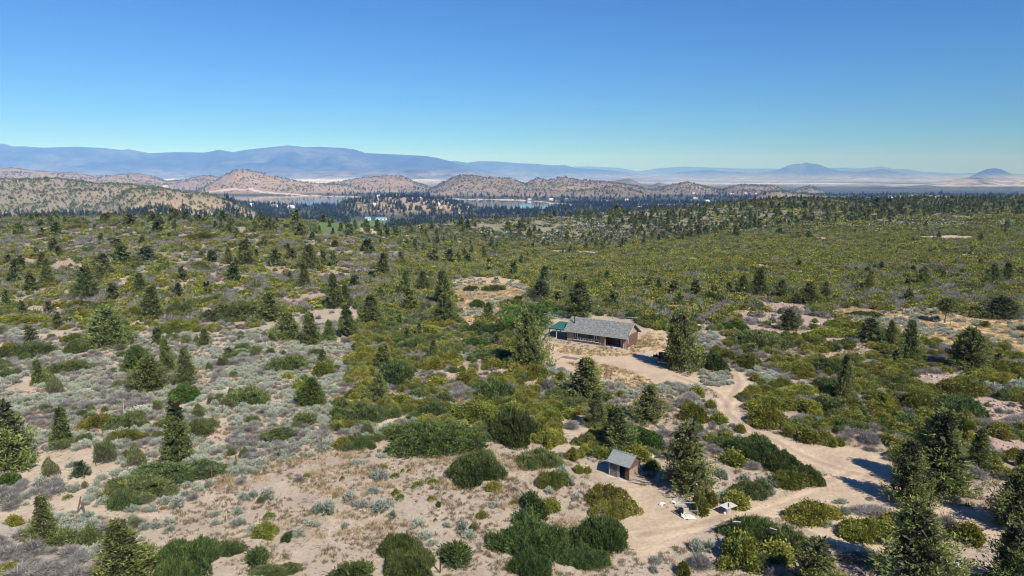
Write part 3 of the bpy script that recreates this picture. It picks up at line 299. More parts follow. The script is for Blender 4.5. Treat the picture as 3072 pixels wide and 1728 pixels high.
HOUSES = [
 (-1017.5, 2021.9, 14.1, 11.8, 'pink', 'lone pinkish house on top of the tan hill at left'),
 (-199.7, 391.0, 5, 3, 'white', 'small white shed between the left hillside junipers'),
 (-195.4, 390.6, 5, 3, 'white', 'long low white building behind the left ridge crest'),
 (-963.8, 2534.7, 19.7, 10.8, 'white', 'white house on the near lakeshore, leftmost of three'),
 (-846.9, 2446.7, 19.0, 10.4, 'gray', 'grey roofed house on the near lakeshore, middle of three'),
 (-780.6, 2415.9, 21.1, 11.3, 'white', 'white house on the near lakeshore, rightmost of three'),
 (-124.1, 365.3, 5, 3, 'white', 'tiny white shed at the edge of the green meadow'),
 (-481.5, 2215.1, 9.5, 6.0, 'white', 'white house at the left foot of the wooded knoll by the lake'),
 (-425.3, 2114.1, 10.7, 7.4, 'white', 'bright white house low among pines on the wooded knoll'),
 (-707.7, 3640.0, 17.0, 12.7, 'white', 'white house on the crest of the wooded knoll, left one'),
 (-605.0, 3641.8, 18.4, 11.3, 'white', 'white house on the crest of the wooded knoll, right one'),
 (-370.7, 2153.8, 12.5, 4.2, 'gray', 'long grey house half hidden in pines on the knoll'),
 (-329.3, 2148.8, 12.5, 5.0, 'gray', 'grey roofed house right of the long one on the knoll'),
 (-298.9, 2230.4, 8.7, 5.2, 'tan', 'tan house at the right end of the wooded knoll'),
 (-227.8, 2116.5, 9.0, 6.6, 'white', 'white house beside tall pines left of the blue cove'),
 (-146.1, 1973.3, 13.0, 5.4, 'white', 'white house with low roof at the forest edge below the cove'),
 (-191.4, 1930.0, 9.0, 3.7, 'white', 'small white house left of the forest edge house'),
 (-101.5, 2077.3, 8.1, 5.6, 'red', 'small reddish house at the forest edge'),
 (81.6, 3210.3, 16.2, 7.5, 'white', 'white house on the far shore right of the cove, first from left'),
 (180.7, 3157.6, 17.2, 9.8, 'white', 'white house on the far shore right of the cove, second from left'),
 (199.6, 3073.3, 17.9, 6.0, 'gray', 'long grey house just below the second far shore house'),
 (265.1, 3340.8, 15.6, 5.2, 'gray', 'grey house above the spit on the far shore'),
 (210.6, 2441.1, 6.6, 9.5, 'tan', 'tan narrow house standing on the spit'),
 (394.7, 2980.9, 12.7, 5.8, 'white', 'small white house right of the far shore point'),
 (411.7, 2910.0, 19.2, 7.9, 'white', 'wide white house right of the far shore point'),
 (526.4, 3151.6, 14.7, 6.1, 'white', 'pale house on the rise behind the pine belt'),
 (449.0, 2405.5, 13.1, 7.5, 'white', 'white house with peaked roof inside the pine belt'),
 (486.8, 2330.6, 7.2, 8.1, 'white', 'narrow white house right of the peaked one in the pine belt'),
 (723.9, 2964.4, 23.0, 6.9, 'white', 'long white house near the tan hill foot'),
 (348.8, 2224.4, 13.0, 6.0, 'tan', 'tan house low in the pine belt'),
 (421.7, 2395.6, 5.6, 5.6, 'white', 'tiny white cabin left of the peaked house in pines'),
 (1126.0, 4263.6, 14.9, 6.6, 'white', 'white house on the dark wooded slope, upper left'),
 (918.0, 3441.7, 20.0, 8.0, 'white', 'white house on the dark wooded slope, middle'),
 (873.8, 3074.2, 21.5, 8.4, 'white', 'broad white house low on the dark wooded slope'),
 (251.5, 805.9, 17.2, 3, 'white', 'very long white barn at the forest edge'),
 (1362.2, 4257.9, 21.5, 7.4, 'white', 'white house on the brow of the wooded slope'),
 (1431.9, 4234.4, 18.1, 7.4, 'white', 'small white house right along the brow of the slope'),
 (1509.0, 4256.6, 11.6, 6.6, 'gray', 'tiny grey house last along the brow of the slope'),
 (1756.8, 3191.9, 27.3, 8.7, 'tan', 'tan house cluster roof on the distant right hillock'),
 (1923.4, 3267.9, 16.5, 5.1, 'white', 'white house on the skyline of the right hillock'),
 (1991.4, 3244.4, 11.3, 6.3, 'white', 'small white house right of the skyline one'),
 (665.0, 1046.3, 5, 3, 'white', 'white house farthest right on the wooded rim'),
]
SPOT = {'cab_a': (10.84, 131.62), 'cab_b': (22.35, 127.29), 'shed_a': (10.85, 71.76), 'shed_b': (12.78, 70.19), 'jeep': (26.08, 116.0), 'pole': (19.2, 66.54), 'wpost': (19.03, 63.79), 'table': (21.39, 63.08), 'pal1a': (16.65, 65.02), 'pal1b': (17.92, 65.17), 'pal2a': (16.58, 63.57), 'pal2b': (17.71, 63.78), 'frame_a': (15.81, 63.35), 'frame_b': (16.62, 61.63), 'board_a': (16.63, 62.65), 'board_b': (17.86, 61.76), 'bed_a': (16.84, 62.38), 'bed_b': (18.09, 62.52), 'wh1': (15.35, 64.36), 'wh2': (16.35, 64.8), 'canister': (16.74, 62.38), 'pile_a': (8.9, 76.86), 'pile_b': (9.96, 75.48), 'pile_c': (10.69, 75.48), 'bench': (13.74, 69.68), 'rustpile': (15.06, 71.05), 'stone': (16.62, 76.47), 'brush': (29.99, 54.36), 'snag': (40.46, 59.0), 'whiteobj': (36.96, 52.19), 'carport_l': (8.0, 135.94), 'carport_post': (8.79, 133.89), 'outcrop': (-124.02, 185.46), 'fallen': (-204.29, 355.55), 'blue1': (-361.83, 1718.14), 'blue2': (-333.38, 1743.28), 'stumpyard': (7.32, 127.29), 'mat': (10.57, 121.03), 'pipe': (22.23, 57.36), 'l1': (-39.25, 75.75), 'l2': (-56.78, 72.48), 'l3': (-29.0, 95.23), 'l4': (-57.77, 107.77), 'l5': (-78.75, 128.76), 'l6': (-87.87, 154.77), 'l7': (-9.02, 192.21), 'l8': (94.0, 156.13), 'l9': (38.54, 427.6), 'l10': (197.27, 297.3), 'l11': (34.76, 102.73), 'l12': (77.87, 112.46), 'l13': (276.86, 420.4), 'l14': (-9.45, 78.43), 'l15': (97.33, 150.32), 'l16': (-70.49, 366.9), 'l17': (-40.83, 54.36), 'l18': (39.86, 64.44), 'l19': (98.06, 259.85), 'l20': (28.57, 71.52), 'l21': (105.93, 236.19), 'l22': (62.05, 157.54), 'l23': (68.64, 92.24)}

# ------------------------------------------------------------------ small helpers
def tag(o, label=None, cat=None, group=None, kind=None):
    if label: o['label'] = label
    if cat: o['category'] = cat
    if group: o['group'] = group
    if kind: o['kind'] = kind
    return o
def link(o, parent=None):
    C.objects.link(o)
    if parent: o.parent = parent
    return o
def empty(name, loc, rz=0.0):
    o = bpy.data.objects.new(name, None); C.objects.link(o); o.location = loc; o.rotation_euler = (0, 0, rz); o.empty_display_size = .3
    return o
def gz(x, y): return float(height(np.array([float(x)]), np.array([float(y)]))[0])
def mesh_np(name, V, F, mats, mi=None, v=None, smooth=False):
    """V (n,3), F (m,k) all faces of k corners."""
    me = bpy.data.meshes.new(name)
    V = np.ascontiguousarray(V, dtype=np.float32); F = np.ascontiguousarray(F, dtype=np.int32)
    n, k = F.shape
    me.vertices.add(len(V)); me.vertices.foreach_set('co', V.ravel())
    me.loops.add(n*k); me.loops.foreach_set('vertex_index', F.ravel())
    me.polygons.add(n); me.polygons.foreach_set('loop_start', np.arange(0, n*k, k, dtype=np.int32))
    me.polygons.foreach_set('loop_total', np.full(n, k, dtype=np.int32))
    for m in mats: me.materials.append(m)
    if mi is not None: me.polygons.foreach_set('material_index', np.ascontiguousarray(mi, dtype=np.int32))
    if smooth: me.polygons.foreach_set('use_smooth', np.ones(n, dtype=bool))
    me.update(calc_edges=True)
    if v is not None:
        a = me.attributes.new('v', 'FLOAT', 'POINT'); a.data.foreach_set('value', np.ascontiguousarray(v, dtype=np.float32))
    return me
class MB:
    """collects boxes, beams and tubes, then links them as one mesh"""
    def __init__(s): s.v = []; s.f = []
    def poly(s, vs, fs):
        b = len(s.v); s.v += [tuple(p) for p in vs]; s.f += [tuple(b+i for i in f) for f in fs]; return s
    def box(s, x0, x1, y0, y1, z0, z1):
        return s.poly([(x0,y0,z0),(x1,y0,z0),(x1,y1,z0),(x0,y1,z0),(x0,y0,z1),(x1,y0,z1),(x1,y1,z1),(x0,y1,z1)],
                      [(3,2,1,0),(4,5,6,7),(0,1,5,4),(1,2,6,5),(2,3,7,6),(3,0,4,7)])
    def beam(s, a, b, w, h=None, up=(0,0,1)):
        h = h or w; a = Vector(a); b = Vector(b); d = (b-a).normalized(); u = Vector(up)
        if abs(d.dot(u)) > .98: u = Vector((0,1,0))
        x = d.cross(u).normalized()*w/2; y = x.cross(d).normalized()*h/2
        return s.poly([a-x-y, a+x-y, a+x+y, a-x+y, b-x-y, b+x-y, b+x+y, b-x+y],
                      [(0,1,2,3),(7,6,5,4),(0,4,5,1),(1,5,6,2),(2,6,7,3),(3,7,4,0)])
    def tube(s, pts, rad, n=6, cap=True):
        pts = [Vector(p) for p in pts]; rad = rad if isinstance(rad, (list, tuple)) else [rad]*len(pts)
        b = len(s.v)
        for i, p in enumerate(pts):
            d = (pts[min(i+1, len(pts)-1)]-pts[max(i-1, 0)]).normalized()
            u = Vector((0,0,1)) if abs(d.z) < .9 else Vector((1,0,0))
            x = d.cross(u).normalized(); y = d.cross(x)
            for k in range(n):
                a = 2*math.pi*k/n; s.v.append(tuple(p+(x*math.cos(a)+y*math.sin(a))*rad[i]))
        for i in range(len(pts)-1):
            for k in range(n):
                s.f.append((b+i*n+k, b+i*n+(k+1) % n, b+(i+1)*n+(k+1) % n, b+(i+1)*n+k))
        if cap: s.f.append(tuple(b+k for k in range(n))[::-1]); s.f.append(tuple(b+(len(pts)-1)*n+k for k in range(n)))
        return s
    def build(s, name, mat, parent=None, bevel=0, smooth=False):
        me = bpy.data.meshes.new(name); me.from_pydata(s.v, [], s.f); me.materials.append(mat)
        if smooth:
            for p in me.polygons: p.use_smooth = True
        o = link(bpy.data.objects.new(name, me), parent)
        if bevel:
            b = o.modifiers.new('bevel', 'BEVEL'); b.width = bevel; b.segments = 1; b.limit_method = 'ANGLE'
        return o

# ------------------------------------------------------------------ materials
def new_mat(name):
    m = bpy.data.materials.new(name); m.use_nodes = True
    return m, m.node_tree.nodes, m.node_tree.links, m.node_tree.nodes['Principled BSDF']
def ramp(n, stops):
    r = n.new('ShaderNodeValToRGB'); e = r.color_ramp.elements
    e[0].position, e[0].color = stops[0][0], (*stops[0][1], 1); e[1].position, e[1].color = stops[-1][0], (*stops[-1][1], 1)
    for p, c in stops[1:-1]:
        k = e.new(p); k.color = (*c, 1)
    return r
def foliage(name, c0, c1, c2, rough=.75, var=.22, hue=.02, trans=0.0):
    """three leaf colours, mixed leaf by leaf and shifted a little plant by plant"""
    m, n, l, b = new_mat(name)
    at = n.new('ShaderNodeAttribute'); at.attribute_name = 'v'
    r = ramp(n, [(0, c0), (.5, c1), (1, c2)]); l.new(at.outputs['Fac'], r.inputs[0])
    oi = n.new('ShaderNodeObjectInfo'); hs = n.new('ShaderNodeHueSaturation')
    mr = n.new('ShaderNodeMapRange'); mr.inputs[3].default_value = 1-var; mr.inputs[4].default_value = 1+var
    mh = n.new('ShaderNodeMapRange'); mh.inputs[3].default_value = .5-hue; mh.inputs[4].default_value = .5+hue
    wn_ = n.new('ShaderNodeTexWhiteNoise'); wn_.noise_dimensions = '1D'
    l.new(oi.outputs['Random'], mr.inputs[0]); l.new(oi.outputs['Random'], wn_.inputs['W']); l.new(wn_.outputs['Value'], mh.inputs[0])
    l.new(mr.outputs[0], hs.inputs['Value']); l.new(mh.outputs[0], hs.inputs['Hue']); l.new(r.outputs[0], hs.inputs['Color'])
    l.new(hs.outputs[0], b.inputs['Base Color']); b.inputs['Roughness'].default_value = rough
    b.inputs['Specular IOR Level'].default_value = .25
    tb = n.new('ShaderNodeBsdfTranslucent'); mx = n.new('ShaderNodeMixShader'); mx.inputs[0].default_value = .32
    l.new(hs.outputs[0], tb.inputs['Color']); l.new(b.outputs[0], mx.inputs[1]); l.new(tb.outputs[0], mx.inputs[2]); l.new(mx.outputs[0], n['Material Output'].inputs['Surface'])
    return m
def plain(name, c, rough=.8, noise=0.0, scale=8, c2=None, metal=0, spec=.3, bump=0, stretch=None):
    m, n, l, b = new_mat(name)
    b.inputs['Roughness'].default_value = rough; b.inputs['Metallic'].default_value = metal; b.inputs['Specular IOR Level'].default_value = spec
    if noise or c2:
        tc = n.new('ShaderNodeTexCoord'); mp = n.new('ShaderNodeMapping'); l.new(tc.outputs['Object'], mp.inputs[0])
        if stretch: mp.inputs['Scale'].default_value = stretch
        t = n.new('ShaderNodeTexNoise'); t.inputs['Scale'].default_value = scale; t.inputs['Detail'].default_value = 6; l.new(mp.outputs[0], t.inputs[0])
        lo = tuple(x*(1-noise) for x in c); hi = c2 or tuple(min(1, x*(1+noise)) for x in c)
        r = ramp(n, [(.32, lo), (.68, hi)]); l.new(t.outputs['Fac'], r.inputs[0]); l.new(r.outputs[0], b.inputs['Base Color'])
        if bump:
            bp = n.new('ShaderNodeBump'); bp.inputs['Strength'].default_value = bump; bp.inputs['Distance'].default_value = .03
            l.new(t.outputs['Fac'], bp.inputs['Height']); l.new(bp.outputs[0], b.inputs['Normal'])
    else: b.inputs['Base Color'].default_value = (*c, 1)
    return m
M = {}
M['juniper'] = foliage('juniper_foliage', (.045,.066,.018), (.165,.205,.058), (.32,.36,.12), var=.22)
M['juniper_grey'] = foliage('grey_juniper_foliage', (.045,.062,.032), (.11,.14,.07), (.19,.225,.125), var=.15)
M['juniper_bright'] = foliage('bright_juniper_foliage', (.035,.06,.015), (.115,.175,.038), (.22,.29,.075), var=.12)
M['leafy'] = foliage('broad_leaves', (.03,.07,.012), (.07,.16,.022), (.15,.27,.045), rough=.6, var=.1)
M['manz'] = foliage('manzanita_leaves', (.060,.072,.014), (.205,.225,.034), (.40,.38,.075), rough=.6, var=.30, hue=.022)
M['bitter'] = foliage('bitterbrush_leaves', (.024,.042,.010), (.078,.120,.030), (.18,.235,.070), var=.18)
M['scrub'] = foliage('olive_scrub_leaves', (.040,.062,.018), (.120,.165,.046), (.24,.29,.10), var=.2)
M['green'] = foliage('fresh_green_leaves', (.030,.06,.012), (.085,.15,.026), (.17,.25,.05), rough=.6, var=.15)
M['sage'] = foliage('sagebrush_leaves', (.12,.14,.105), (.31,.345,.275), (.55,.59,.49), rough=.85, var=.12)
M['teal'] = foliage('blue_green_sage_leaves', (.13,.17,.14), (.25,.31,.26), (.38,.45,.37), rough=.85, var=.12)
M['dead'] = foliage('bare_grey_twigs', (.090,.083,.078), (.215,.202,.192), (.43,.405,.39), rough=.85, var=.18, hue=.01)
M['twig_brown'] = foliage('grey_brown_twiggy_shrub', (.09,.08,.055), (.17,.155,.11), (.25,.235,.16), rough=.85, var=.2)
M['rabbit'] = foliage('yellow_green_leaves', (.08,.10,.015), (.17,.22,.03), (.28,.33,.06), var=.15)
M['drygrass'] = foliage('dry_grass_blades', (.30,.22,.11), (.43,.32,.18), (.56,.43,.26), rough=.9, var=.15)
M['tuft'] = foliage('dry_herb_stems', (.15,.12,.075), (.25,.20,.125), (.36,.29,.18), rough=.9, var=.25)
M['bark'] = plain('juniper_bark', (.16,.11,.08), .95, .35, 6, stretch=(3,3,.6), bump=.4)
M['inner'] = foliage('shaded_inner_twigs', (.04,.045,.022), (.065,.075,.035), (.09,.10,.05), var=.1)  # darker leaf tones put the crown's inner shade into the colour
M['rock'] = plain('pinkish_rock', (.27,.20,.165), .92, .35, 1.6, c2=(.42,.33,.28), bump=.6)
M['rock_grey'] = plain('pale_grey_rock', (.34,.31,.28), .92, .3, 2.0, c2=(.52,.48,.44), bump=.5)

def ground_material():
    m, n, l, b = new_mat('ground_soil')
    geo = n.new('ShaderNodeNewGeometry'); tc = n.new('ShaderNodeTexCoord')
    tint = n.new('ShaderNodeAttribute'); tint.attribute_name = 'tint'
    cov = n.new('ShaderNodeAttribute'); cov.attribute_name = 'cover'      # x: scrub mottling, y: far tree dots, z: litter
    sep = n.new('ShaderNodeSeparateXYZ'); l.new(cov.outputs['Vector'], sep.inputs[0])
    P = tc.outputs['Object']
    def noise(scale, detail=4, rough=.6, vec=P):
        t = n.new('ShaderNodeTexNoise'); t.inputs['Scale'].default_value = scale; t.inputs['Detail'].default_value = detail
        t.inputs['Roughness'].default_value = rough; l.new(vec, t.inputs[0]); return t.outputs['Fac']
    def mth(op, a, b_=None, c=None, clamp=False):
        k = n.new('ShaderNodeMath'); k.operation = op; k.use_clamp = clamp
        for i, q in enumerate((a, b_, c)):
            if q is None: continue
            if isinstance(q, (int, float)): k.inputs[i].default_value = q
            else: l.new(q, k.inputs[i])
        return k.outputs[0]
    def rng(v, a, b_, c, d):
        k = n.new('ShaderNodeMapRange'); l.new(v, k.inputs[0])
        for i, q in enumerate((a, b_, c, d)): k.inputs[i+1].default_value = q
        return k.outputs[0]
    def mix(f, a, b_, mode='MIX'):
        k = n.new('ShaderNodeMix'); k.data_type = 'RGBA'; k.blend_type = mode
        if isinstance(f, (int, float)): k.inputs[0].default_value = f
        else: l.new(f, k.inputs[0])
        for i, q in ((6, a), (7, b_)):
            if isinstance(q, tuple): k.inputs[i].default_value = (*q, 1)
            else: l.new(q, k.inputs[i])
        return k.outputs[2]
    # fine soil grain
    g = mth('MULTIPLY', rng(noise(.22, 5, .65), .3, .7, .84, 1.14), rng(noise(2.6, 5, .7), .3, .7, .86, 1.12))
    k = n.new('ShaderNodeVectorMath'); k.operation = 'SCALE'; l.new(tint.outputs['Color'], k.inputs[0]); l.new(g, k.inputs['Scale'])
    col = k.outputs[0]
    # pebbles, litter and little plants on the soil
    vo = n.new('ShaderNodeTexVoronoi'); vo.inputs['Scale'].default_value = 2.1; l.new(P, vo.inputs[0])
    sp = mth('LESS_THAN', vo.outputs['Distance'], .24)
    pick = n.new('ShaderNodeSeparateColor'); l.new(vo.outputs['Color'], pick.inputs[0])
    sp = mth('MULTIPLY', sp, mth('LESS_THAN', pick.outputs[0], sep.outputs['Z']))
    lit = ramp(n, [(0, (.20,.15,.11)), (.5, (.17,.16,.10)), (.8, (.30,.25,.2)), (1, (.55,.47,.40))]); l.new(pick.outputs[1], lit.inputs[0])
    col = mix(mth('MULTIPLY', sp, .75), col, lit.outputs[0])
    # mottled low scrub where single plants are too far away to tell apart
    n1 = noise(.16, 6, .75); n2 = noise(.05, 4, .6)
    n3 = n.new('ShaderNodeTexNoise'); n3.inputs['Scale'].default_value = .33; n3.inputs['Detail'].default_value = 3; l.new(P, n3.inputs[0])
    sc = ramp(n, [(.30, (.055,.075,.028)), (.46, (.105,.125,.040)), (.56, (.22,.205,.17)), (.68, (.32,.27,.22))]); l.new(n3.outputs['Fac'], sc.inputs[0])
    f = mth('MULTIPLY', sep.outputs['X'], rng(n1, .36, .52, 0, 1))
    col = mix(f, col, sc.outputs[0])
    # trees on hills too far away to be built one by one
    v2 = n.new('ShaderNodeTexVoronoi'); v2.inputs['Scale'].default_value = .045; l.new(P, v2.inputs[0])
    dens = rng(noise(.0045, 5, .7), .35, .65, -.25, .45)
    pk2 = n.new('ShaderNodeSeparateColor'); l.new(v2.outputs['Color'], pk2.inputs[0])
    d = mth('MULTIPLY', mth('LESS_THAN', v2.outputs['Distance'], .36), mth('LESS_THAN', pk2.outputs[0], mth('ADD', sep.outputs['Y'], dens)))
    d = mth('MULTIPLY', d, mth('GREATER_THAN', sep.outputs['Y'], .02))
    col = mix(d, col, (.045,.055,.03))
    l.new(col, b.inputs['Base Color']); b.inputs['Roughness'].default_value = .95; b.inputs['Specular IOR Level'].default_value = .1
    bp = n.new('ShaderNodeBump'); bp.inputs['Strength'].default_value = .55; bp.inputs['Distance'].default_value = .25
    hh = mth('ADD', noise(1.1, 5, .7), mth('MULTIPLY', noise(.12, 5, .7), 3.0))
    l.new(hh, bp.inputs['Height']); l.new(bp.outputs[0], b.inputs['Normal'])
    return m
M['ground'] = ground_material()
def far_material():
    m, n, l, b = new_mat('distant_slopes')
    tint = n.new('ShaderNodeAttribute'); tint.attribute_name = 'tint'
    tc = n.new('ShaderNodeTexCoord')
    t = n.new('ShaderNodeTexNoise'); t.inputs['Scale'].default_value = .0025; t.inputs['Detail'].default_value = 9; t.inputs['Roughness'].default_value = .68
    mp = n.new('ShaderNodeMapping'); mp.inputs['Scale'].default_value = (1,1,1.5); l.new(tc.outputs['Object'], mp.inputs[0]); l.new(mp.outputs[0], t.inputs[0])
    r = n.new('ShaderNodeMapRange'); r.inputs[1].default_value = .3; r.inputs[2].default_value = .7; r.inputs[3].default_value = .15; r.inputs[4].default_value = 2.2
    l.new(t.outputs['Fac'], r.inputs[0])
    k = n.new('ShaderNodeVectorMath'); k.operation = 'SCALE'; l.new(tint.outputs['Color'], k.inputs[0]); l.new(r.outputs[0], k.inputs['Scale'])
    l.new(k.outputs[0], b.inputs['Base Color']); b.inputs['Roughness'].default_value = 1; b.inputs['Specular IOR Level'].default_value = 0
    return m
M['far'] = far_material()

# ------------------------------------------------------------------ zones
def inside(px, py, poly):
    r = np.zeros(px.shape, bool); n = len(poly); j = n-1
    for i in range(n):
        xi, yi = poly[i]; xj, yj = poly[j]
        if yi != yj:
            c = ((yi > py) != (yj > py)) & (px < (xj-xi)*(py-yi)/(yj-yi)+xi); r ^= c
        j = i
    return r
ZK = ['default'] + sorted(set(z[0] for z in ZONES)); ZI = {k: i for i, k in enumerate(ZK)}
def zone_at(x, y, warp=1.0):
    w = np.clip(np.hypot(x, y)/110, .5, 3)*warp
    px = x + w*2.2*fbm(x/(4*w), y/(4*w), 31, 3); py = y + w*2.2*fbm(x/(4*w), y/(4*w), 47, 3)
    out = np.zeros(x.shape, np.int8)
    for k, poly in ZONES:
        a = np.array(poly); m = (px > a[:,0].min()) & (px < a[:,0].max()) & (py > a[:,1].min()) & (py < a[:,1].max())
        idx = np.nonzero(m)[0]
        if len(idx) == 0: continue
        q = idx[inside(px[idx], py[idx], poly)]; out[q] = ZI[k]
    return out
TINT = dict(default=(.385,.32,.255), hill=(.37,.285,.225), sagegray=(.43,.345,.275), mixgreen=(.38,.30,.23), olive=(.27,.235,.14), right=(.36,.285,.225),
            scrubsand=(.42,.33,.255), golden=(.50,.365,.215), greenfield=(.12,.175,.065), bare=(.45,.355,.265), goldyard=(.50,.385,.25), sand=(.45,.37,.29),
            rocky=(.38,.285,.235), sagestrip=(.40,.33,.26), graydense=(.36,.32,.29))
LITTER = dict(default=.42, hill=.6, sagegray=.5, mixgreen=.5, olive=.4, right=.6, golden=.3, bare=.05, goldyard=.4, sand=.12, rocky=.8, greenfield=0, sagestrip=.5, graydense=.5, scrubsand=.4)

# ------------------------------------------------------------------ ground sheet: near ground, hills, mountains
phi_d = np.radians(np.linspace(-43, 43, 620)); phi_c = np.radians(np.linspace(43, 317, 70))[1:-1]
phis = np.concatenate([phi_d, phi_c])
rads = np.concatenate([[0.5, 12, 22, 32], np.linspace(40, 132, 270), np.geomspace(133, 2600, 300), np.geomspace(2620, 9000, 190), np.geomspace(9150, 70000, 130)])
NP_, NR = len(phis), len(rads)
PH, RR = np.meshgrid(phis, rads)
GX = (RR*np.sin(PH)).ravel(); GY = (RR*np.cos(PH)).ravel(); GZ = height(GX, GY)
GZ = np.where(RR.ravel() > 62000, np.minimum(GZ, -150), GZ)
zi = zone_at(GX, GY)
def seg_dist(x, y, pl):
    best = np.full(x.shape, 1e9); side = np.zeros(x.shape)
    for (x0, y0), (x1, y1) in zip(pl[:-1], pl[1:]):
        dx, dy = x1-x0, y1-y0; t = np.clip(((x-x0)*dx+(y-y0)*dy)/(dx*dx+dy*dy), 0, 1); ex, ey = x-x0-t*dx, y-y0-t*dy
        d = np.hypot(ex, ey); m = d < best; best = np.where(m, d, best)
    return best
track = np.zeros(len(GX)); mid_strip = np.zeros(len(GX)); nearm = (GY > 40) & (GY < 160) & (np.abs(GX) < 90)
for pl_ in TRACKS:
    d = seg_dist(GX[nearm], GY[nearm], pl_)+.25*fbm(GX[nearm]/6, GY[nearm]/6, 12, 2); track[nearm] = np.maximum(track[nearm], np.exp(-((d-.82)/.24)**2)); mid_strip[nearm] = np.maximum(mid_strip[nearm], np.exp(-(d/.38)**2))
GZ = GZ-track*.05+mid_strip*.03
tint = np.array([TINT[k] for k in ZK])[zi]; litt = np.array([LITTER[k] for k in ZK])[zi]
tint = tint*(1+.13*track-.16*mid_strip)[:, None]; litt = litt+.5*mid_strip
rr = RR.ravel(); _, gu, gY = base_height(GX, GY)
cov = np.zeros((len(GX), 3)); cov[:, 2] = litt*np.clip(1.4-rr/400, 0, 1)
ncol = np.clip(fbm(GX/90, GY/90, 3, 4)*2+.5, 0, 1)[:, None]
mid = (zi == 0) & (gY > 260)
ridge_t = np.array((.33,.27,.22))*(1-ncol)+np.array((.25,.235,.15))*ncol
tint = np.where(mid[:, None], ridge_t, tint)
scr = np.zeros(len(GX)); scr[mid] = .85
for k, a in (('olive', .95), ('hill', .35), ('mixgreen', .3), ('right', .3), ('sagegray', .15)): scr[zi == ZI[k]] = a
scr *= sstep((gY-190)/160)
# valley floor and hills beyond
vf = sstep((gY-1000)/250)
nb = np.clip(fbm(GX/420, GY/260, 8, 5)*2.2+.5, 0, 1)[:, None]
straw = np.array((.40,.30,.205))*(1-nb) + np.array((.32,.25,.18))*nb
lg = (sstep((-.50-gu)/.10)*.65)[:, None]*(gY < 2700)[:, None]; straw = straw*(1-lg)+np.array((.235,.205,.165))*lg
z0, _, _ = base_height(GX, GY); rel = GZ-z0
slope_f = sstep((rel-2)/14)[:, None]
forest = np.array((.075,.085,.045))
floor = forest*(1-.0) + 0*nb
valley = floor*(1-slope_f) + straw*slope_f
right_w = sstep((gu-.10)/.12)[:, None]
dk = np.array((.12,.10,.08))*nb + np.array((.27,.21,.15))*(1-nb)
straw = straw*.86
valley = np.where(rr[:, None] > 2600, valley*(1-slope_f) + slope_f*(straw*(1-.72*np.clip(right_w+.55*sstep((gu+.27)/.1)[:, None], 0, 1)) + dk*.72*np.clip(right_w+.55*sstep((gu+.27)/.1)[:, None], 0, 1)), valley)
keep = zi == ZI['greenfield']
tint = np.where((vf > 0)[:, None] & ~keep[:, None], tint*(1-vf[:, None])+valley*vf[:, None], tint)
scr = scr*(1-vf)+vf*.55*slope_f[:, 0]*(gY < 2700)*np.clip(nb[:, 0]*1.6-.3, 0, 1)
cov[:, 0] = scr
lm, ld = lake_mask(GX, GY)
bank = (ld < 5) & (ld > -34-(gY-3000)*.012) & (gY > 2200) & (gY < 4400)
tint[bank] = (.50,.40,.34)
cov[:, 1] = np.where(gY > 3000, np.clip(sstep((gY-3000)/400)*(.28+.35*right_w[:, 0]), 0, 1), 0)*np.where(bank, 0, 1)
cov[:, 1] = np.where(rel < 2, np.where(gY > 3000, .8, 0), cov[:, 1])
# distant plains: bands of pale fields and dark scrub; mountains: forest over pale foothills
fr = sstep((gY-6200)/1500)[:, None]
pb = np.clip(fbm(GX/2600, GY/800, 21, 5)*3.2+.5, 0, 1)[:, None]
pb = pb*sstep((gY-7500)/7000)[:, None]*.9 + .12*pb*(pb > .8)
plain_c = np.array((.06,.07,.048))*(1-pb) + np.array((.40,.37,.31))*pb
leftw = sstep((-.02-gu)/.2)[:, None]
plain_c = plain_c*(1-leftw*.8) + np.array((.50,.46,.38))*leftw*.8
mt = sstep((rel-6)/40)[:, None]; mh = sstep((rel-60)/320)[:, None]
mn = np.clip(fbm(GX/1500, GY/1500, 33, 5)*3+.5, 0, 1)[:, None]
rw = sstep((gu-.06)/.2)[:, None]; lw_ = .55-.55*rw
low = (np.array((.24,.21,.16))*(1-lw_)+np.array((.085,.085,.06))*lw_)*(1-mn*.7)+np.array((.08,.09,.06))*mn*.7
high = np.array((.026,.034,.021))+np.array((.07,.06,.042))*np.clip(mn*2.2-1.55, 0, 1)
mcol = low*(1-mh)+high*mh
farc = plain_c*(1-mt)+mcol*mt
tint = tint*(1-fr)+farc*fr
cov[:, 1] *= (1-fr[:, 0])
Vall = np.stack([GX, GY, GZ], 1)
def ring(name, i0, i1, mat):
    idx = np.arange(i0, i1+1); V = Vall.reshape(NR, NP_, 3)[idx].reshape(-1, 3)
    a = np.arange(len(idx)-1)[:, None]*NP_; k = np.arange(NP_)[None, :]; k2 = (k+1) % NP_
    F = np.stack([a+k, a+k2, a+NP_+k2, a+NP_+k], -1).reshape(-1, 4)[:, ::-1]
    me = mesh_np(name, V, F, [mat], smooth=True)
    c = np.ones((len(V), 4), np.float32); c[:, :3] = tint.reshape(NR, NP_, 3)[idx].reshape(-1, 3)
    at = me.color_attributes.new('tint', 'FLOAT_COLOR', 'POINT'); at.data.foreach_set('color', c.ravel())
    av = me.attributes.new('cover', 'FLOAT_VECTOR', 'POINT'); av.data.foreach_set('vector', np.ascontiguousarray(cov.reshape(NR, NP_, 3)[idx].reshape(-1, 3), dtype=np.float32).ravel())
    o = link(bpy.data.objects.new(name, me)); return o
i1 = int(np.searchsorted(rads, 2600)); i2 = int(np.searchsorted(rads, 9000))
tag(ring('ground', 0, i1, M['ground']), kind='structure')
tag(ring('hills', i1, i2, M['ground']), kind='structure')
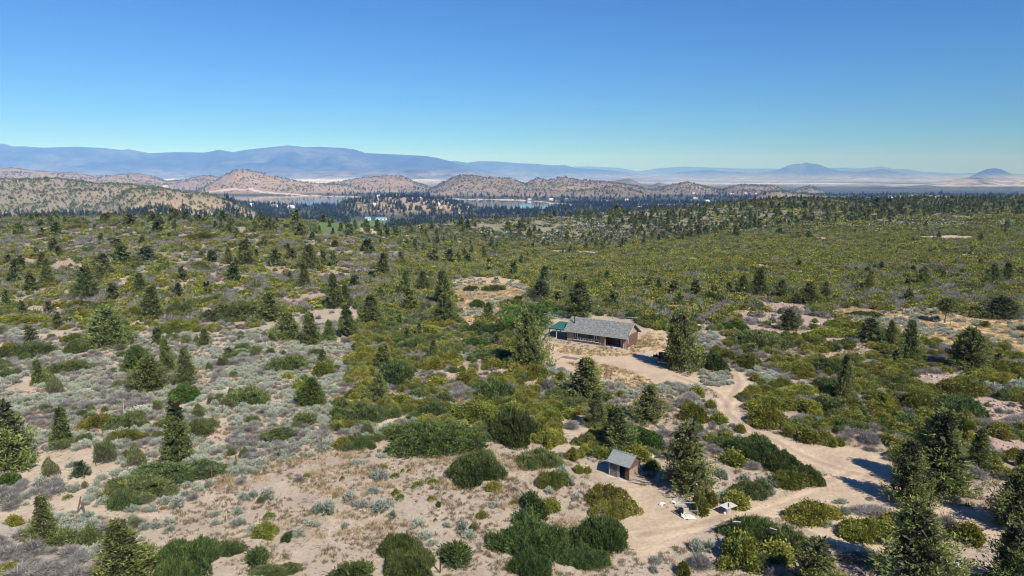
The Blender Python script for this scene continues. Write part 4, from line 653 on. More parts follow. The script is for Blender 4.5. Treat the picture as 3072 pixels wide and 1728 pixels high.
tag(ring('mountains', i2, NR-1, M['far']), kind='structure')
# water of the reservoir
mw, nw, lw, bw = new_mat('lake_water')
bw.inputs['Base Color'].default_value = (.09,.13,.15,1); bw.inputs['Roughness'].default_value = .06; bw.inputs['IOR'].default_value = 1.33
tn = nw.new('ShaderNodeTexNoise'); tn.inputs['Scale'].default_value = .15; tn.inputs['Detail'].default_value = 3
tcw = nw.new('ShaderNodeTexCoord'); mpw = nw.new('ShaderNodeMapping'); mpw.inputs['Scale'].default_value = (1, .35, 1); lw.new(tcw.outputs['Object'], mpw.inputs[0]); lw.new(mpw.outputs[0], tn.inputs[0])
bpw = nw.new('ShaderNodeBump'); bpw.inputs['Strength'].default_value = .05; bpw.inputs['Distance'].default_value = .3; lw.new(tn.outputs['Fac'], bpw.inputs['Height']); lw.new(bpw.outputs[0], bw.inputs['Normal'])
us = np.linspace(-.56, .13, 40); V = []; F = []
for u in us:
    V += [(u*2150, 2150, LAKE_Z), (u*4600, 4600, LAKE_Z)]
for i in range(len(us)-1): F.append((2*i, 2*i+2, 2*i+3, 2*i+1))
lake = bpy.data.objects.new('lake_water', mesh_np('lake_water', np.array(V), np.array(F), [mw])); link(lake); tag(lake, kind='structure')

# ------------------------------------------------------------------ plant prototypes
def rnd(n, r): return r.normal(size=(n, 3))
def unit(a): return a/np.maximum(np.linalg.norm(a, axis=1, keepdims=True), 1e-6)
def blades(P, D, L, W, r, broad=.45):
    """diamond leaves: root at P, pointing along D"""
    n = len(P); D = unit(D); S = unit(np.cross(D, rnd(n, r))); L = np.broadcast_to(np.asarray(L).reshape(-1, 1), (n, 1)); W = np.broadcast_to(np.asarray(W).reshape(-1, 1), (n, 1))
    V = np.stack([P, P+D*L*broad+S*W*.5, P+D*L, P+D*L*broad-S*W*.5], 1).reshape(-1, 3)
    F = np.arange(4*n).reshape(n, 4)
    return V, F
class Plant:
    def __init__(s): s.V = []; s.F = []; s.M = []; s.v = []; s.n = 0
    def add(s, V, F, mi, v):
        if F.shape[1] == 3: F = np.concatenate([F, F[:, 2:3]], 1)
        s.V.append(V); s.F.append(F+s.n); s.M.append(np.full(len(F), mi)); s.v.append(v); s.n += len(V)
    def leaves(s, P, D, L, W, r, mi=0, v=None, broad=.45):
        V, F = blades(P, D, L, W, r, broad)
        v = r.uniform(0, 1, len(P)) if v is None else np.clip(v, 0, 1)
        s.add(V, F, mi, np.repeat(v, 4))
    def mesh(s, name, mats): return mesh_np(name, np.concatenate(s.V), np.concatenate(s.F), mats, np.concatenate(s.M), np.concatenate(s.v))
def tube_np(p0, p1, r0, r1, n=5):
    p0 = np.array(p0, float); p1 = np.array(p1, float); d = p1-p0; d /= np.linalg.norm(d)
    u = np.array([0, 0, 1.]) if abs(d[2]) < .9 else np.array([1., 0, 0]); x = np.cross(d, u); x /= np.linalg.norm(x); y = np.cross(d, x)
    a = np.arange(n)*2*np.pi/n; c = np.cos(a)[:, None]*x+np.sin(a)[:, None]*y
    V = np.concatenate([p0+c*r0, p1+c*r1]); k = np.arange(n); F = np.stack([k, (k+1) % n, (k+1) % n+n, k+n], 1)
    return V, F
def habit(kind, t):
    t = np.clip(t, 0, 1)
    if kind == 'C': return np.minimum(1, (t/.10+.35))*(1-t)**.80*1.05 + .02
    if kind == 'B': return np.minimum(1, (t/.12+.45))*(1-t**1.7)**.75*.98
    if kind == 'S': return np.minimum(1, (t/.10+.5))*(1-t**1.8)**.9
    if kind == 'T': return np.minimum(1, (t/.25+.35))*(1-t**1.25)**.72
    if kind == 'N': return np.minimum(1, (t/.3+.3))*(1-t**1.6)**.6
    if kind == 'Q': return np.minimum(1, (t/.10+.5))*(1-t**2.0)**.65
    if kind == 'L': return np.sqrt(np.clip(1-((t-.55)/.5)**2, 0, 1))
    if kind == 'U': return np.sqrt(np.clip(1-((t-.72)/.28)**2, 0, 1))
    return 1-t
def tree_crown(kind, h, R, seed, clumps, per, L, W, spread, fill, lo=False, fork=0.0):
    r = np.random.RandomState(seed); pl = Plant()
    n = clumps*3
    t = r.uniform(.02 if kind not in 'LU' else (.1 if kind == 'L' else .45), .985, n); keep = r.uniform(0, 1, n) < (habit(kind, t)*.85+.15)
    t = t[keep][:clumps]; n = len(t)
    th = r.uniform(0, 2*np.pi, n)
    lob = {'C': .40, 'B': .42, 'S': .22, 'T': .55, 'N': .60, 'Q': .22, 'L': .45, 'U': .3}[kind]
    f = 1 + lob*(vnoise(th*1.3+seed, t*5+seed, 3)-.5)*2 + lob*.6*(vnoise(th*3.1, t*11+seed, 9)-.5)*2
    rad = habit(kind, t)*R*f*r.uniform(.82, 1.06, n)
    tip = np.stack([np.cos(th)*rad, np.sin(th)*rad, t*h + (.05*h*(f-1))], 1)
    if fork:      # two or three leaders of unequal height
        ld = r.randint(0, 3, n); offs = np.array([[-.30, .05], [.34, .12], [.02, -.36]])*fork*R; hs = np.array([1, .80, .66])
        tip[:, 0] = tip[:, 0]*.68+offs[ld, 0]; tip[:, 1] = tip[:, 1]*.68+offs[ld, 1]; tip[:, 2] *= hs[ld]
    tip[:, :2] += (np.sin(tip[:, 2:3]/h*2.6+seed)*.10*R)
    out = np.stack([np.cos(th), np.sin(th), np.full(n, .55 if kind not in 'S' else 1.4)], 1); out = unit(out+.25*rnd(n, r))
    sl = (.16 if kind in 'SL' else .24)*R*r.uniform(.7, 1.6, n)+.18
    if kind in 'TN': sl = sl*1.15
    i = np.repeat(np.arange(n), per); m = len(i)
    a = r.uniform(0, 1, m)**.8
    base = tip[i]-out[i]*(sl[i]*(1-a))[:, None]
    P = base + rnd(m, r)*spread*(1.15-.65*a)[:, None]
    P[:, 2] = np.maximum(P[:, 2], .03)
    D = out[i]*.9 + rnd(m, r)*.55 + np.array([0, 0, .35])
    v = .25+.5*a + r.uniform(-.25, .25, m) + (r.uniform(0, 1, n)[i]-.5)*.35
    pl.leaves(P, D, L*r.uniform(.7, 1.3, m), W*r.uniform(.7, 1.3, m), r, 0, v)
    if not lo:
        k = 46; tt = r.uniform(.03 if kind not in 'LU' else .3, .75, k); a = r.uniform(0, 6.28, k); q = habit(kind, tt)*R*r.uniform(.45, .8, k)
        P = np.stack([np.cos(a)*q, np.sin(a)*q, tt*h], 1); pl.leaves(P, np.stack([np.cos(a), np.sin(a), r.uniform(-.1, .5, k)], 1)+.2*rnd(k, r), .30*R*r.uniform(.7, 1.5, k), .05, r, 2, broad=.3)
    # inner twigs and foliage that close the crown
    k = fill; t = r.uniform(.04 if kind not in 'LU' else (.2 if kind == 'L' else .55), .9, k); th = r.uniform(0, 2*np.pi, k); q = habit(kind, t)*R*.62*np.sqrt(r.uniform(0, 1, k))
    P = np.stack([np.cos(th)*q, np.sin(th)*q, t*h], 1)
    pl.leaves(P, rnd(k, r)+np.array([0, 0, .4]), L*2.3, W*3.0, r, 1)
    return pl
def trunk_mesh(name, kind, h, R, seed):
    r = np.random.RandomState(seed+500); V = []; F = []; o = 0
    lean = r.uniform(-.03, .03, 2); top = .85 if kind not in 'LU' else .6
    pts = [np.array([lean[0]*h*q, lean[1]*h*q, q*h*top-.25*(q == 0)]) for q in (0, .15, .4, .7, 1)]; rr_ = [.045*h, .034*h, .025*h, .015*h, .005*h]
    for a in range(4):
        v, f = tube_np(pts[a], pts[a+1], rr_[a], rr_[a+1], 7); V.append(v); F.append(f+o); o += len(v)
    for b in range(9):
        q = r.uniform(.12, .7); p = pts[0]*(1-q)+pts[4]*q; a = r.uniform(0, 6.28); ln = float(habit(kind, np.array([q]))[0])*R*.75
        e = p+np.array([math.cos(a)*ln, math.sin(a)*ln, .35*ln+.2]); v, f = tube_np(p, e, .012*h, .003*h, 4); V.append(v); F.append(f+o); o += len(v)
    return mesh_np(name, np.concatenate(V), np.concatenate(F), [M['bark']], smooth=True)
TP = {}
def make_trees():
    spec = [('C', 5, 5.5, 1.75, 'juniper'), ('B', 5, 5.0, 2.4, 'juniper'), ('S', 2, 6.0, 1.0, 'juniper'), ('T', 3, 6.5, 2.2, 'juniper'), ('N', 2, 5.0, 2.3, 'juniper_grey'), ('Q', 2, 4.8, 2.0, 'juniper_bright'), ('L', 1, 5.5, 3.3, 'leafy'), ('U', 1, 4.0, 1.6, 'juniper')]
    for kd, nv, h, R, mt_ in spec:
        TP[kd] = []
        for i in range(nv):
            s = ord(kd)*10+i
            cl = int({'C': 300, 'B': 360, 'S': 210, 'T': 300, 'N': 280, 'Q': 340, 'L': 330, 'U': 150}[kd])
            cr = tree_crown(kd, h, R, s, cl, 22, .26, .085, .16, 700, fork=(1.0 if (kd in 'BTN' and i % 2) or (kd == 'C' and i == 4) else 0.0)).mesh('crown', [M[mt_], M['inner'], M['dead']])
            tr = trunk_mesh('trunk', kd, h, R, s)
            TP[kd].append((h, R*2, cr, tr))
    for kd, src, h, R, mt_ in (('c', 'C', 5.5, 1.75, 'juniper'), ('b', 'B', 5.0, 2.4, 'juniper'), ('t', 'T', 6.0, 2.2, 'juniper'), ('n', 'N', 5.0, 2.3, 'juniper_grey'), ('s', 'S', 6.0, 1.1, 'juniper')):
        TP[kd] = []
        for i in range(2):
            pl = tree_crown(src, h, R, ord(kd)*10+i, 110, 9, .55, .24, .22, 130, lo=True)
            v, f = tube_np((0, 0, -.2), (0, 0, h*.6), .16, .05, 5); pl.add(v, f, 2, np.full(len(v), .5))
            TP[kd].append((h, R*2, pl.mesh('juniper_tree', [M[mt_], M['inner'], M['bark']]), None))
make_trees()

def dome(r, n, rx, ry, h, seed, lob=.3, e=2.3, surf=.85):
    """random points in the outer shell of a lumpy mound, with outward directions"""
    th = r.uniform(0, 2*np.pi, n); q = np.sqrt(r.uniform(0, 1, n))
    edge = 1+lob*(vnoise(np.cos(th)*1.4+seed, np.sin(th)*1.4+5, 2)-.5)*2+lob*.5*(vnoise(np.cos(th)*4+seed, np.sin(th)*4, 3)-.5)
    x = np.cos(th)*q*edge*rx; y = np.sin(th)*q*edge*ry
    lum = 1+lob*1.3*(vnoise(x*.9+seed, y*.9, 7)-.5)+lob*1.1*(vnoise(x*2.2, y*2.2+seed, 8)-.5)
    z = h*(1-q**e)**.6*lum
    P = np.stack([x, y, z], 1)
    D = np.stack([np.cos(th)*q*1.1, np.sin(th)*q*1.1, .45+.6*(1-q)], 1)
    P = P - D*(r.uniform(0, 1-surf, n)*h)[:, None]; P[:, 2] = np.maximum(P[:, 2], .02)
    return P, unit(D), q
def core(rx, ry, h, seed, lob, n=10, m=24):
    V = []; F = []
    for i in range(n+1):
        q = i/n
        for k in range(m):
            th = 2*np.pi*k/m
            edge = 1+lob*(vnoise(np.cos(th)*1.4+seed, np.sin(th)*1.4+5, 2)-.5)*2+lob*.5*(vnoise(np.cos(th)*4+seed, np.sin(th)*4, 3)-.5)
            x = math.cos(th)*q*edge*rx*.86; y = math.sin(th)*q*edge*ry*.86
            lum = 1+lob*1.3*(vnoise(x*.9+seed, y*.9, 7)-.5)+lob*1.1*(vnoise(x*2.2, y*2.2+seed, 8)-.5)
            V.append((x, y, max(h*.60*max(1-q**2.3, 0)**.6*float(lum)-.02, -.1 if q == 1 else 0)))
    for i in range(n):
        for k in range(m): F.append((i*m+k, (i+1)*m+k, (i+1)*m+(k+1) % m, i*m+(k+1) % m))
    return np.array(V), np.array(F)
SP = {}
def shrub(kind, rx, ry, h, seed, n, mats, lo=1.0):
    r = np.random.RandomState(seed); pl = Plant()
    lob = {'M': .45, 'K': .42, 'k': .45, 'G': .38, 'S': .35, 'E': .35, 'D': .4, 'V': .35, 'Y': .3}[kind]
    if kind in 'MKkG':
        v, f = core(rx, ry, h, seed, lob, *((7, 14) if lo > 1 else (10, 26))); pl.add(v, f, 0, np.full(len(v), .10))  # core painted in the darkest leaf tone, standing for shade inside the shrub
    P, D, q = dome(r, n, rx, ry, h, seed, lob)
    if kind in 'MKk':      # holes that show the dark-painted core, and shoots that stick out
        hole = (vnoise(P[:, 0]*2.3+seed, P[:, 1]*2.3+7, 41) < .30) & (r.uniform(0, 1, n) < .75) & (q < .93); P, D, q = P[~hole], D[~hole], q[~hole]; n = len(P)
        m_ = r.uniform(0, 1, n) < .07; P[m_] += D[m_]*r.uniform(.08, .34, (int(m_.sum()), 1))*lo
    if kind == 'M':    # rounded cushions, small leaves, yellower shoots at the tips
        pl.leaves(P, D+.6*rnd(n, r), .17*lo*r.uniform(.7, 1.4, n), .12*lo, r, 0, .45+.5*(vnoise(P[:, 0]*1.6+seed, P[:, 1]*1.6, 4)-.4)+r.uniform(-.35, .4, n))
        k = n//12; pl.leaves(P[:k]*.97, D[:k]+.7*rnd(k, r), .30*lo, .03*lo, r, 1)
    elif kind in 'Kk':
        tuft = vnoise(P[:, 0]*3.4+seed, P[:, 1]*3.4, 21); P = P + D*(r.uniform(-.12, .20, n)*(tuft > .45))[:, None]; P[:, 2] = np.maximum(P[:, 2]-.22*(tuft < .36), .02)
        pl.leaves(P, D*.8+np.array([0, 0, .5])+.6*rnd(n, r), .27*lo*r.uniform(.5, 1.6, n), .085*lo, r, 0, (tuft-.5)*.7+ .4+.35*(vnoise(P[:, 0]*1.2+seed, P[:, 1]*1.2, 4)-.5)+r.uniform(-.35, .45, n))
        if kind in 'kK':
            k = n//(9 if kind == 'k' else 26); pl.leaves(P[:k], D[:k]+.5*rnd(k, r), .34*lo, .035*lo, r, 1)
    elif kind == 'G': pl.leaves(P, D+.6*rnd(n, r), .22*lo*r.uniform(.7, 1.3, n), .14*lo, r, 0)
    elif kind in 'SE':    # feathery upright spikes in tufts
        k = max(n//26, 4); c, dc, qc = dome(r, k, rx, ry, h, seed+1, lob, surf=1.0); i = r.randint(0, k, n); a = r.uniform(0, 1, n)
        B = c[i]*np.array([1, 1, 0])*.75 + (c[i]-c[i]*np.array([1, 1, 0])*.75)*a[:, None] + rnd(n, r)*.055
        B[:, 2] = np.maximum(B[:, 2]-.05, .01)
        pl.leaves(B, dc[i]*.6+np.array([0, 0, .55])+.35*rnd(n, r), .17*lo*r.uniform(.7, 1.3, n), .050*lo, r, 0, .15+.75*a+r.uniform(-.15, .15, n))
        k = n//8; P2, D2, _ = dome(r, k, rx*.75, ry*.75, h*.7, seed, lob, surf=.4); pl.leaves(P2, D2+.6*rnd(k, r), .2*lo, .05*lo, r, 1)
    elif kind in 'DV':
        k = n; th = r.uniform(0, 2*np.pi, k); q = np.sqrt(r.uniform(0, 1, k)); root = np.stack([np.cos(th)*q*rx*.5, np.sin(th)*q*ry*.5, r.uniform(0, .25*h, k)], 1)
        a = r.uniform(.25, 1, k)[:, None]; tipd, _, _ = dome(r, k, rx, ry, h, seed, lob, surf=.95)
        P0 = root*(1-a*.7)+tipd*a*.7; D0 = (tipd-root)+rnd(k, r)*.22
        pl.leaves(P0, D0, (.42 if kind == 'D' else .40)*lo*r.uniform(.5, 1.5, k), .034*lo, r, 0, .2+.6*a[:, 0]+r.uniform(-.3, .3, k), broad=.3)
        if kind == 'V':
            k = n//2; pl.leaves(tipd[:k]*.92, tipd[:k]*.5+np.array([0, 0, .6])+.4*rnd(k, r), .24*lo, .055*lo, r, 1)
    elif kind == 'Y': pl.leaves(P, D+.35*rnd(n, r)+np.array([0, 0, .5]), .18*lo*r.uniform(.6, 1.3, n), .05*lo, r, 0)
    return pl.mesh('shrub', mats)
def make_shrubs():
    d, t = M['dead'], M['twig_brown']
    def S_(key, kind, nv, rx, ry, h, n, mats, lo=1.0): SP[key] = [((2*rx, 2*ry, h), shrub(kind, rx, ry, h, 40*len(SP)+i, n, mats, lo)) for i in range(nv)]
    S_('M', 'M', 4, 1.0, 1.0, .95, 2200, [M['manz'], d]); S_('Mbig', 'M', 3, 2.4, 1.8, 1.2, 8200, [M['manz'], d])
    S_('K', 'K', 3, 1.1, 1.1, 1.1, 2200, [M['bitter'], d]); S_('Kbig', 'K', 4, 3.6, 2.8, 1.4, 17000, [M['bitter'], d])
    S_('k', 'k', 3, 1.2, 1.1, 1.0, 2000, [M['scrub'], d]); S_('kbig', 'k', 3, 3.0, 2.4, 1.25, 9000, [M['scrub'], d])
    S_('G', 'G', 2, 1.3, 1.2, 1.3, 2200, [M['green']]); S_('Gbig', 'G', 1, 3.0, 2.4, 1.9, 7000, [M['green']])
    S_('S', 'S', 5, .6, .6, .62, 1000, [M['sage'], d]); S_('E', 'E', 3, .65, .6, .7, 1100, [M['teal'], d])
    S_('D', 'D', 4, .8, .8, .62, 800, [d]); S_('Dbig', 'D', 3, 2.0, 1.7, .9, 3800, [d])
    S_('V', 'V', 3, 1.0, 1.0, 1.4, 1500, [t, M['scrub']]); S_('Y', 'Y', 2, .45, .45, .45, 420, [M['rabbit']])
    # coarser versions for the middle distance
    S_('m', 'M', 4, 1.1, 1.0, .85, 260, [M['manz'], d], 2.1); S_('kk', 'k', 4, 1.2, 1.1, .9, 240, [M['scrub'], d], 2.0)
    S_('s', 'S', 3, .65, .6, .55, 170, [M['sage'], d], 2.2); S_('d', 'D', 4, .95, .9, .6, 190, [d], 2.2); S_('bb', 'K', 2, 1.2, 1.1, .95, 240, [M['bitter'], d], 2.0)
make_shrubs()
def rock_mesh(seed, mat, k=2):
    r = np.random.RandomState(seed)
    import bmesh
    bm = bmesh.new(); bmesh.ops.create_icosphere(bm, subdivisions=k, radius=.5)
    pl = [(unit(rnd(1, r))[0], r.uniform(.26, .42)) for _ in range(11)]
    for v in bm.verts:
        c = np.array(v.co)
        for d, m_ in pl:
            s = c.dot(d)
            if s > m_: c = c-d*(s-m_)
        c *= np.array([1, .8, .75]); v.co = c
    me = bpy.data.meshes.new('rock'); bm.to_mesh(me); bm.free(); me.materials.append(mat); return me
ROCKS = [rock_mesh(i, M['rock'] if i < 4 else M['rock_grey']) for i in range(6)]
def tuft_mesh(seed, mat, n=26, hgt=.3, sp=.12):
    r = np.random.RandomState(seed); pl = Plant(); P = rnd(n, r)*np.array([sp, sp, 0]); pl.leaves(P, np.array([0, 0, 1.2])+.55*rnd(n, r), hgt*r.uniform(.5, 1.2, n), .03, r); return pl.mesh('tuft', [mat])
TUFTS = [tuft_mesh(i, M['tuft']) for i in range(3)]; GRASS = [tuft_mesh(10+i, M['drygrass'], 60, .38, .3) for i in range(3)]
def stick_mesh(seed):
    r = np.random.RandomState(seed); pl = Plant(); n = 9; P = rnd(n, r)*np.array([.25, .25, .02])+np.array([0, 0, .04]); D = rnd(n, r)*np.array([1, 1, .18]); pl.leaves(P, D, r.uniform(.3, .9, n), .03, r, broad=.4); return pl.mesh('stick', [M['dead']])
STICKS = [stick_mesh(i) for i in range(3)]
def pine_mesh(seed, mat, h=15., R=2.6):
    r = np.random.RandomState(seed); pl = Plant(); n = 150; t = r.uniform(.12, .98, n); th = r.uniform(0, 6.28, n); q = (1-t)**.75*R*r.uniform(.7, 1.15, n)
    P = np.stack([np.cos(th)*q*.35, np.sin(th)*q*.35, t*h+.3], 1); D = np.stack([np.cos(th), np.sin(th), r.uniform(-.25, .25, n)], 1)
    pl.leaves(P, D, q+.35, q*.65+.4, r); v, f = tube_np((0, 0, -.5), (0, 0, h*.95), .28, .04, 5); pl.add(v, f, 1, np.full(len(v), .5)); return pl.mesh('pine', [mat, M['bark']])
M['pine'] = foliage('pine_needles', (.020,.038,.020), (.040,.066,.034), (.062,.092,.046), var=.25)
M['meadow_tree'] = foliage('meadow_tree_leaves', (.03,.06,.02), (.06,.11,.03), (.10,.16,.05), var=.2)
PINES = [pine_mesh(i, M['pine'], 15, 2.4+.5*i) for i in range(4)]
def blob_mesh(seed, mat, h=4.5, R=2.1, n=34):
    r = np.random.RandomState(seed); pl = Plant(); P, D, q = dome(r, n, R, R, h, seed, .4, e=1.6); pl.leaves(P*.75, D+.5*rnd(n, r), 1.7, 1.1, r, 0); return pl.mesh('tree', [mat])
FARJ = [blob_mesh(i, M['juniper']) for i in range(4)]

# ------------------------------------------------------------------ masses nobody could count: one object each, instanced on points
PROTO = {}
def proto_col(key, meshes):
    if key in PROTO: return PROTO[key]
    c = bpy.data.collections.new('proto_'+key)
    for i, me in enumerate(meshes): c.objects.link(bpy.data.objects.new('%s_%02d' % (key, i), me))
    PROTO[key] = c; return c
def mass(name, key, meshes, P, rot, scl, label=None, cat=None):
    n = len(P)
    if n == 0: return
    me = bpy.data.meshes.new(name); me.vertices.add(n); me.vertices.foreach_set('co', np.ascontiguousarray(P, dtype=np.float32).ravel())
    scl = np.asarray(scl, float); scl = np.repeat(scl[:, None], 3, 1) if scl.ndim == 1 else scl
    R3 = np.zeros((n, 3)); R3[:, 2] = rot
    for an, dt, da in (('rot', 'FLOAT_VECTOR', R3), ('scl', 'FLOAT_VECTOR', scl)):
        a = me.attributes.new(an, dt, 'POINT'); a.data.foreach_set('vector', np.ascontiguousarray(da, dtype=np.float32).ravel())
    a = me.attributes.new('pick', 'INT', 'POINT'); a.data.foreach_set('value', RS.randint(0, len(meshes), n).astype(np.int32))
    o = link(bpy.data.objects.new(name, me)); tag(o, label, cat, kind='stuff')
    ng = bpy.data.node_groups.new(name, 'GeometryNodeTree'); ng.interface.new_socket('Geometry', in_out='INPUT', socket_type='NodeSocketGeometry'); ng.interface.new_socket('Geometry', in_out='OUTPUT', socket_type='NodeSocketGeometry')
    N = ng.nodes; L = ng.links; gi = N.new('NodeGroupInput'); go = N.new('NodeGroupOutput')
    ci = N.new('GeometryNodeCollectionInfo'); ci.inputs['Collection'].default_value = proto_col(key, meshes); ci.inputs['Separate Children'].default_value = True; ci.inputs['Reset Children'].default_value = True
    ip = N.new('GeometryNodeInstanceOnPoints'); ip.inputs['Pick Instance'].default_value = True
    def attr(nm, ty):
        q = N.new('GeometryNodeInputNamedAttribute'); q.data_type = ty; q.inputs['Name'].default_value = nm; return q.outputs['Attribute']
    L.new(gi.outputs[0], ip.inputs['Points']); L.new(ci.outputs[0], ip.inputs['Instance']); L.new(attr('pick', 'INT'), ip.inputs['Instance Index'])
    L.new(attr('rot', 'FLOAT_VECTOR'), ip.inputs['Rotation']); L.new(attr('scl', 'FLOAT_VECTOR'), ip.inputs['Scale']); L.new(ip.outputs[0], go.inputs[0])
    md = o.modifiers.new('scatter', 'NODES'); md.node_group = ng
    return o

# ------------------------------------------------------------------ trees and shrubs placed one by one
things = []       # every plant or rock that is a thing of its own: object, x, y, look, category, group
def proj(x, y, z):
    c, s = math.cos(HORIZON_DROP), math.sin(HORIZON_DROP); zz = z-CAM_Z; d = y*c-zz*s
    return 1536+2048*x/d, 864-2048*(y*s+zz*c)/d, d
LOOKT = {'C': 'conical', 'B': 'bushy rounded', 'S': 'slender column shaped', 'T': 'open ragged', 'N': 'sparse grey green', 'Q': 'bright green dense', 'L': 'broad leafy bright green', 'U': 'small umbrella shaped'}
def place_tree(x, y, h, w, kd):
    z = gz(x, y); px, py, d = proj(x, y, z); big = h/d*2048 > 55
    key = kd if big or kd in 'LU' else {'C': 'c', 'B': 'b', 'S': 's', 'T': 't', 'N': 'n', 'Q': 'b'}[kd]
    h0, w0, crown, trunk = TP[key][random.randrange(len(TP[key]))]
    nm = 'juniper_tree' if kd not in 'L' else 'leafy_tree'
    rz = random.uniform(0, 6.28); fw = 1.22 if trunk is not None else 1.12; sc = (fw*w/w0, fw*w/w0, 1.02*h/h0)
    if trunk is not None:
        o = empty(nm, (x, y, z-.05), rz); link(bpy.data.objects.new('crown', crown), o); link(bpy.data.objects.new('trunk', trunk), o)
    else:
        o = bpy.data.objects.new(nm, crown); link(o); o.location = (x, y, z-.1); o.rotation_euler = (0, 0, rz)
    o.scale = sc; o.rotation_euler = (random.gauss(0, .035), random.gauss(0, .035), rz)
    size = 'tall' if h > 6.2 else ('small' if h < 3.6 else 'mid-sized')
    things.append((o, x, y, '%s %s %s' % (size, LOOKT[kd], 'juniper' if kd not in 'L' else 'tree'), 'tree', 'junipers scattered over the scrubland', h/d))
occupied = []
for (x, y, h, w, kd) in TREES:
    if y > 700: continue
    place_tree(x, y, h, w, kd); occupied.append((x, y, w*.42, w*.42))
KN = {'M': ('manzanita_shrub', 'olive yellow mounded manzanita', 'manzanita'), 'K': ('bitterbrush_shrub', 'dark green dense bitterbrush', 'bitterbrush'), 'k': ('bitterbrush_shrub', 'dull green twiggy shrub', 'bitterbrush'),
      'G': ('leafy_shrub', 'fresh green leafy shrub', 'green shrub'), 'S': ('sagebrush_shrub', 'pale silvery sagebrush', 'sagebrush'), 'E': ('sagebrush_shrub', 'blue green sagebrush', 'sagebrush'), 'D': ('dead_shrub', 'bare grey dead shrub', 'dead shrub'),
      'V': ('twiggy_shrub', 'grey brown twiggy shrub', 'twiggy shrub'), 'Y': ('small_shrub', 'small yellow green bush', 'small shrub')}
def place_shrub(x, y, w, dp, h, kd, z=None, rz=None):
    big = w > {'M': 3.2, 'K': 3.2, 'k': 3.4, 'G': 3.6, 'D': 2.6}.get(kd, 99)
    key = kd+'big' if big else kd
    z = gz(x, y) if z is None else z; px, py, d = proj(x, y, z)
    if not big and w/d*2048 < 14: key = {'M': 'm', 'k': 'kk', 'S': 's', 'D': 'd', 'K': 'bb'}.get(kd, key)
    (a, b, c), me = SP[key][random.randrange(len(SP[key]))]
    nm, look, cat = KN[kd]
    o = bpy.data.objects.new(nm, me); link(o); o.location = (x, y, z-.04)
    if rz is None: rz = random.uniform(-.25, .25)+(math.pi if random.random() < .5 else 0)
    o.rotation_euler = (0, 0, rz); o.scale = (w/a, dp/b, h/c)
    size = 'huge' if w > 5.5 else ('large' if w > 2.6 else ('small' if w < 1.1 else 'mid-sized'))
    if kd == 'Y': size = 'low'
    things.append((o, x, y, size+' '+look, cat, {'manzanita': 'manzanita shrubs in the scrub', 'sagebrush': 'sagebrush clumps on the sandy ground'}.get(cat, cat+'s in the scrub'), w/d))
for (x, y, w, dp, h, kd) in BUSHES:
    if kd == 'S' and random.random() < .35: kd = 'E'
    place_shrub(x, y, w, dp, h, kd); occupied.append((x, y, w*.46, dp*.46))
occ = np.array(occupied)
def free(x, y, pad=0.0):
    ok = np.ones(len(x), bool)
    for (cx, cy, a, b) in occ:
        m = (np.abs(x-cx) < a+pad) & (np.abs(y-cy) < b+pad)
        if m.any():
            i = np.nonzero(m)[0]; ok[i] &= (((x[i]-cx)/(a+pad))**2+((y[i]-cy)/(b+pad))**2) > 1
    return ok
# ------------------------------------------------------------------ scrub spread over the zones
#             M    k    K    S    D    V    G   rock  empty   (weights)
MIX = dict(hill=(.24,.14,.01,.16,.32,.06,.00,.20,.52), sagegray=(.03,.07,.01,.70,.34,.10,.00,.02,.34), mixgreen=(.40,.30,.07,.16,.34,.05,.01,.08,.26),
           olive=(.55,.26,.05,.05,.32,.02,.01,.03,.34), right=(.42,.16,.05,.18,.40,.09,.00,.18,.30), rocky=(.08,.05,.0,.06,.16,.02,0,.62,.30), golden=(.01,.04,.03,.36,.03,.0,.01,0,.70),
           sagestrip=(.02,.03,0,.95,.22,.02,0,0,.12), graydense=(.01,.03,0,.05,.95,.06,0,.02,.10), scrubsand=(.2,.15,.05,.25,.22,.05,0,.05,.5), sand=(0,0,0,.02,.03,0,0,.02,1.2),
           default=(.0,.0,.0,.045,.05,.0,0,.015,1.0))
MIX['bare'] = MIX['goldyard'] = MIX['greenfield'] = None
TYPES = 'MkKSDVG'
cand = []
for (y0, y1, dens) in ((42, 120, 1.15), (120, 220, .72), (220, 330, .40), (330, 520, .24)):
    area = .90*(y1**2-y0**2); n = int(area*dens)
    yy = np.sqrt(RS.uniform(y0**2, y1**2, n)); uu = RS.uniform(-.90, .90, n); cand.append(np.stack([uu*yy, yy, np.full(n, y0)], 1))
cand = np.concatenate(cand); X, Y = cand[:, 0], cand[:, 1]
zn = zone_at(X, Y, .6)
farz = (zn == 0) & (Y > 250); W_ = np.zeros((len(X), 9))
for k, w in MIX.items():
    if w is not None: W_[zn == ZI[k]] = w
    else: W_[zn == ZI[k], 8] = 5
W_[farz] = (.26,.34,.04,.08,.40,.02,0,.08,.3)
sc_ = np.stack([vnoise(X/(3.2+.8*i)+i*17, Y/(3.2+.8*i)+i*9, 60+i) for i in range(9)], 1)
score = np.log(np.maximum(W_, 1e-4)) + 2.6*(sc_-.5) + .5*RS.gumbel(size=W_.shape)
ty = np.argmax(score, 1)
ok = free(X, Y, .25) & (ty < 8)
ca_, cb_ = math.cos(math.radians(-31.5)), math.sin(math.radians(-31.5)); lx_, ly_ = (X-11.1)*ca_+(Y-134.3)*cb_, -(X-11.1)*cb_+(Y-134.3)*ca_
ok &= ~((lx_ > -6) & (lx_ < 14.2) & (ly_ > -5) & (ly_ < 7.2))
for k_ in ('shed_a',):
    sx, sy = SPOT[k_]; ok &= ~((X > sx-7) & (X < sx+(17 if k_ == 'cab_a' else 4.5)) & (Y > sy-6) & (Y < sy+(9 if k_ == 'cab_a' else 4)))
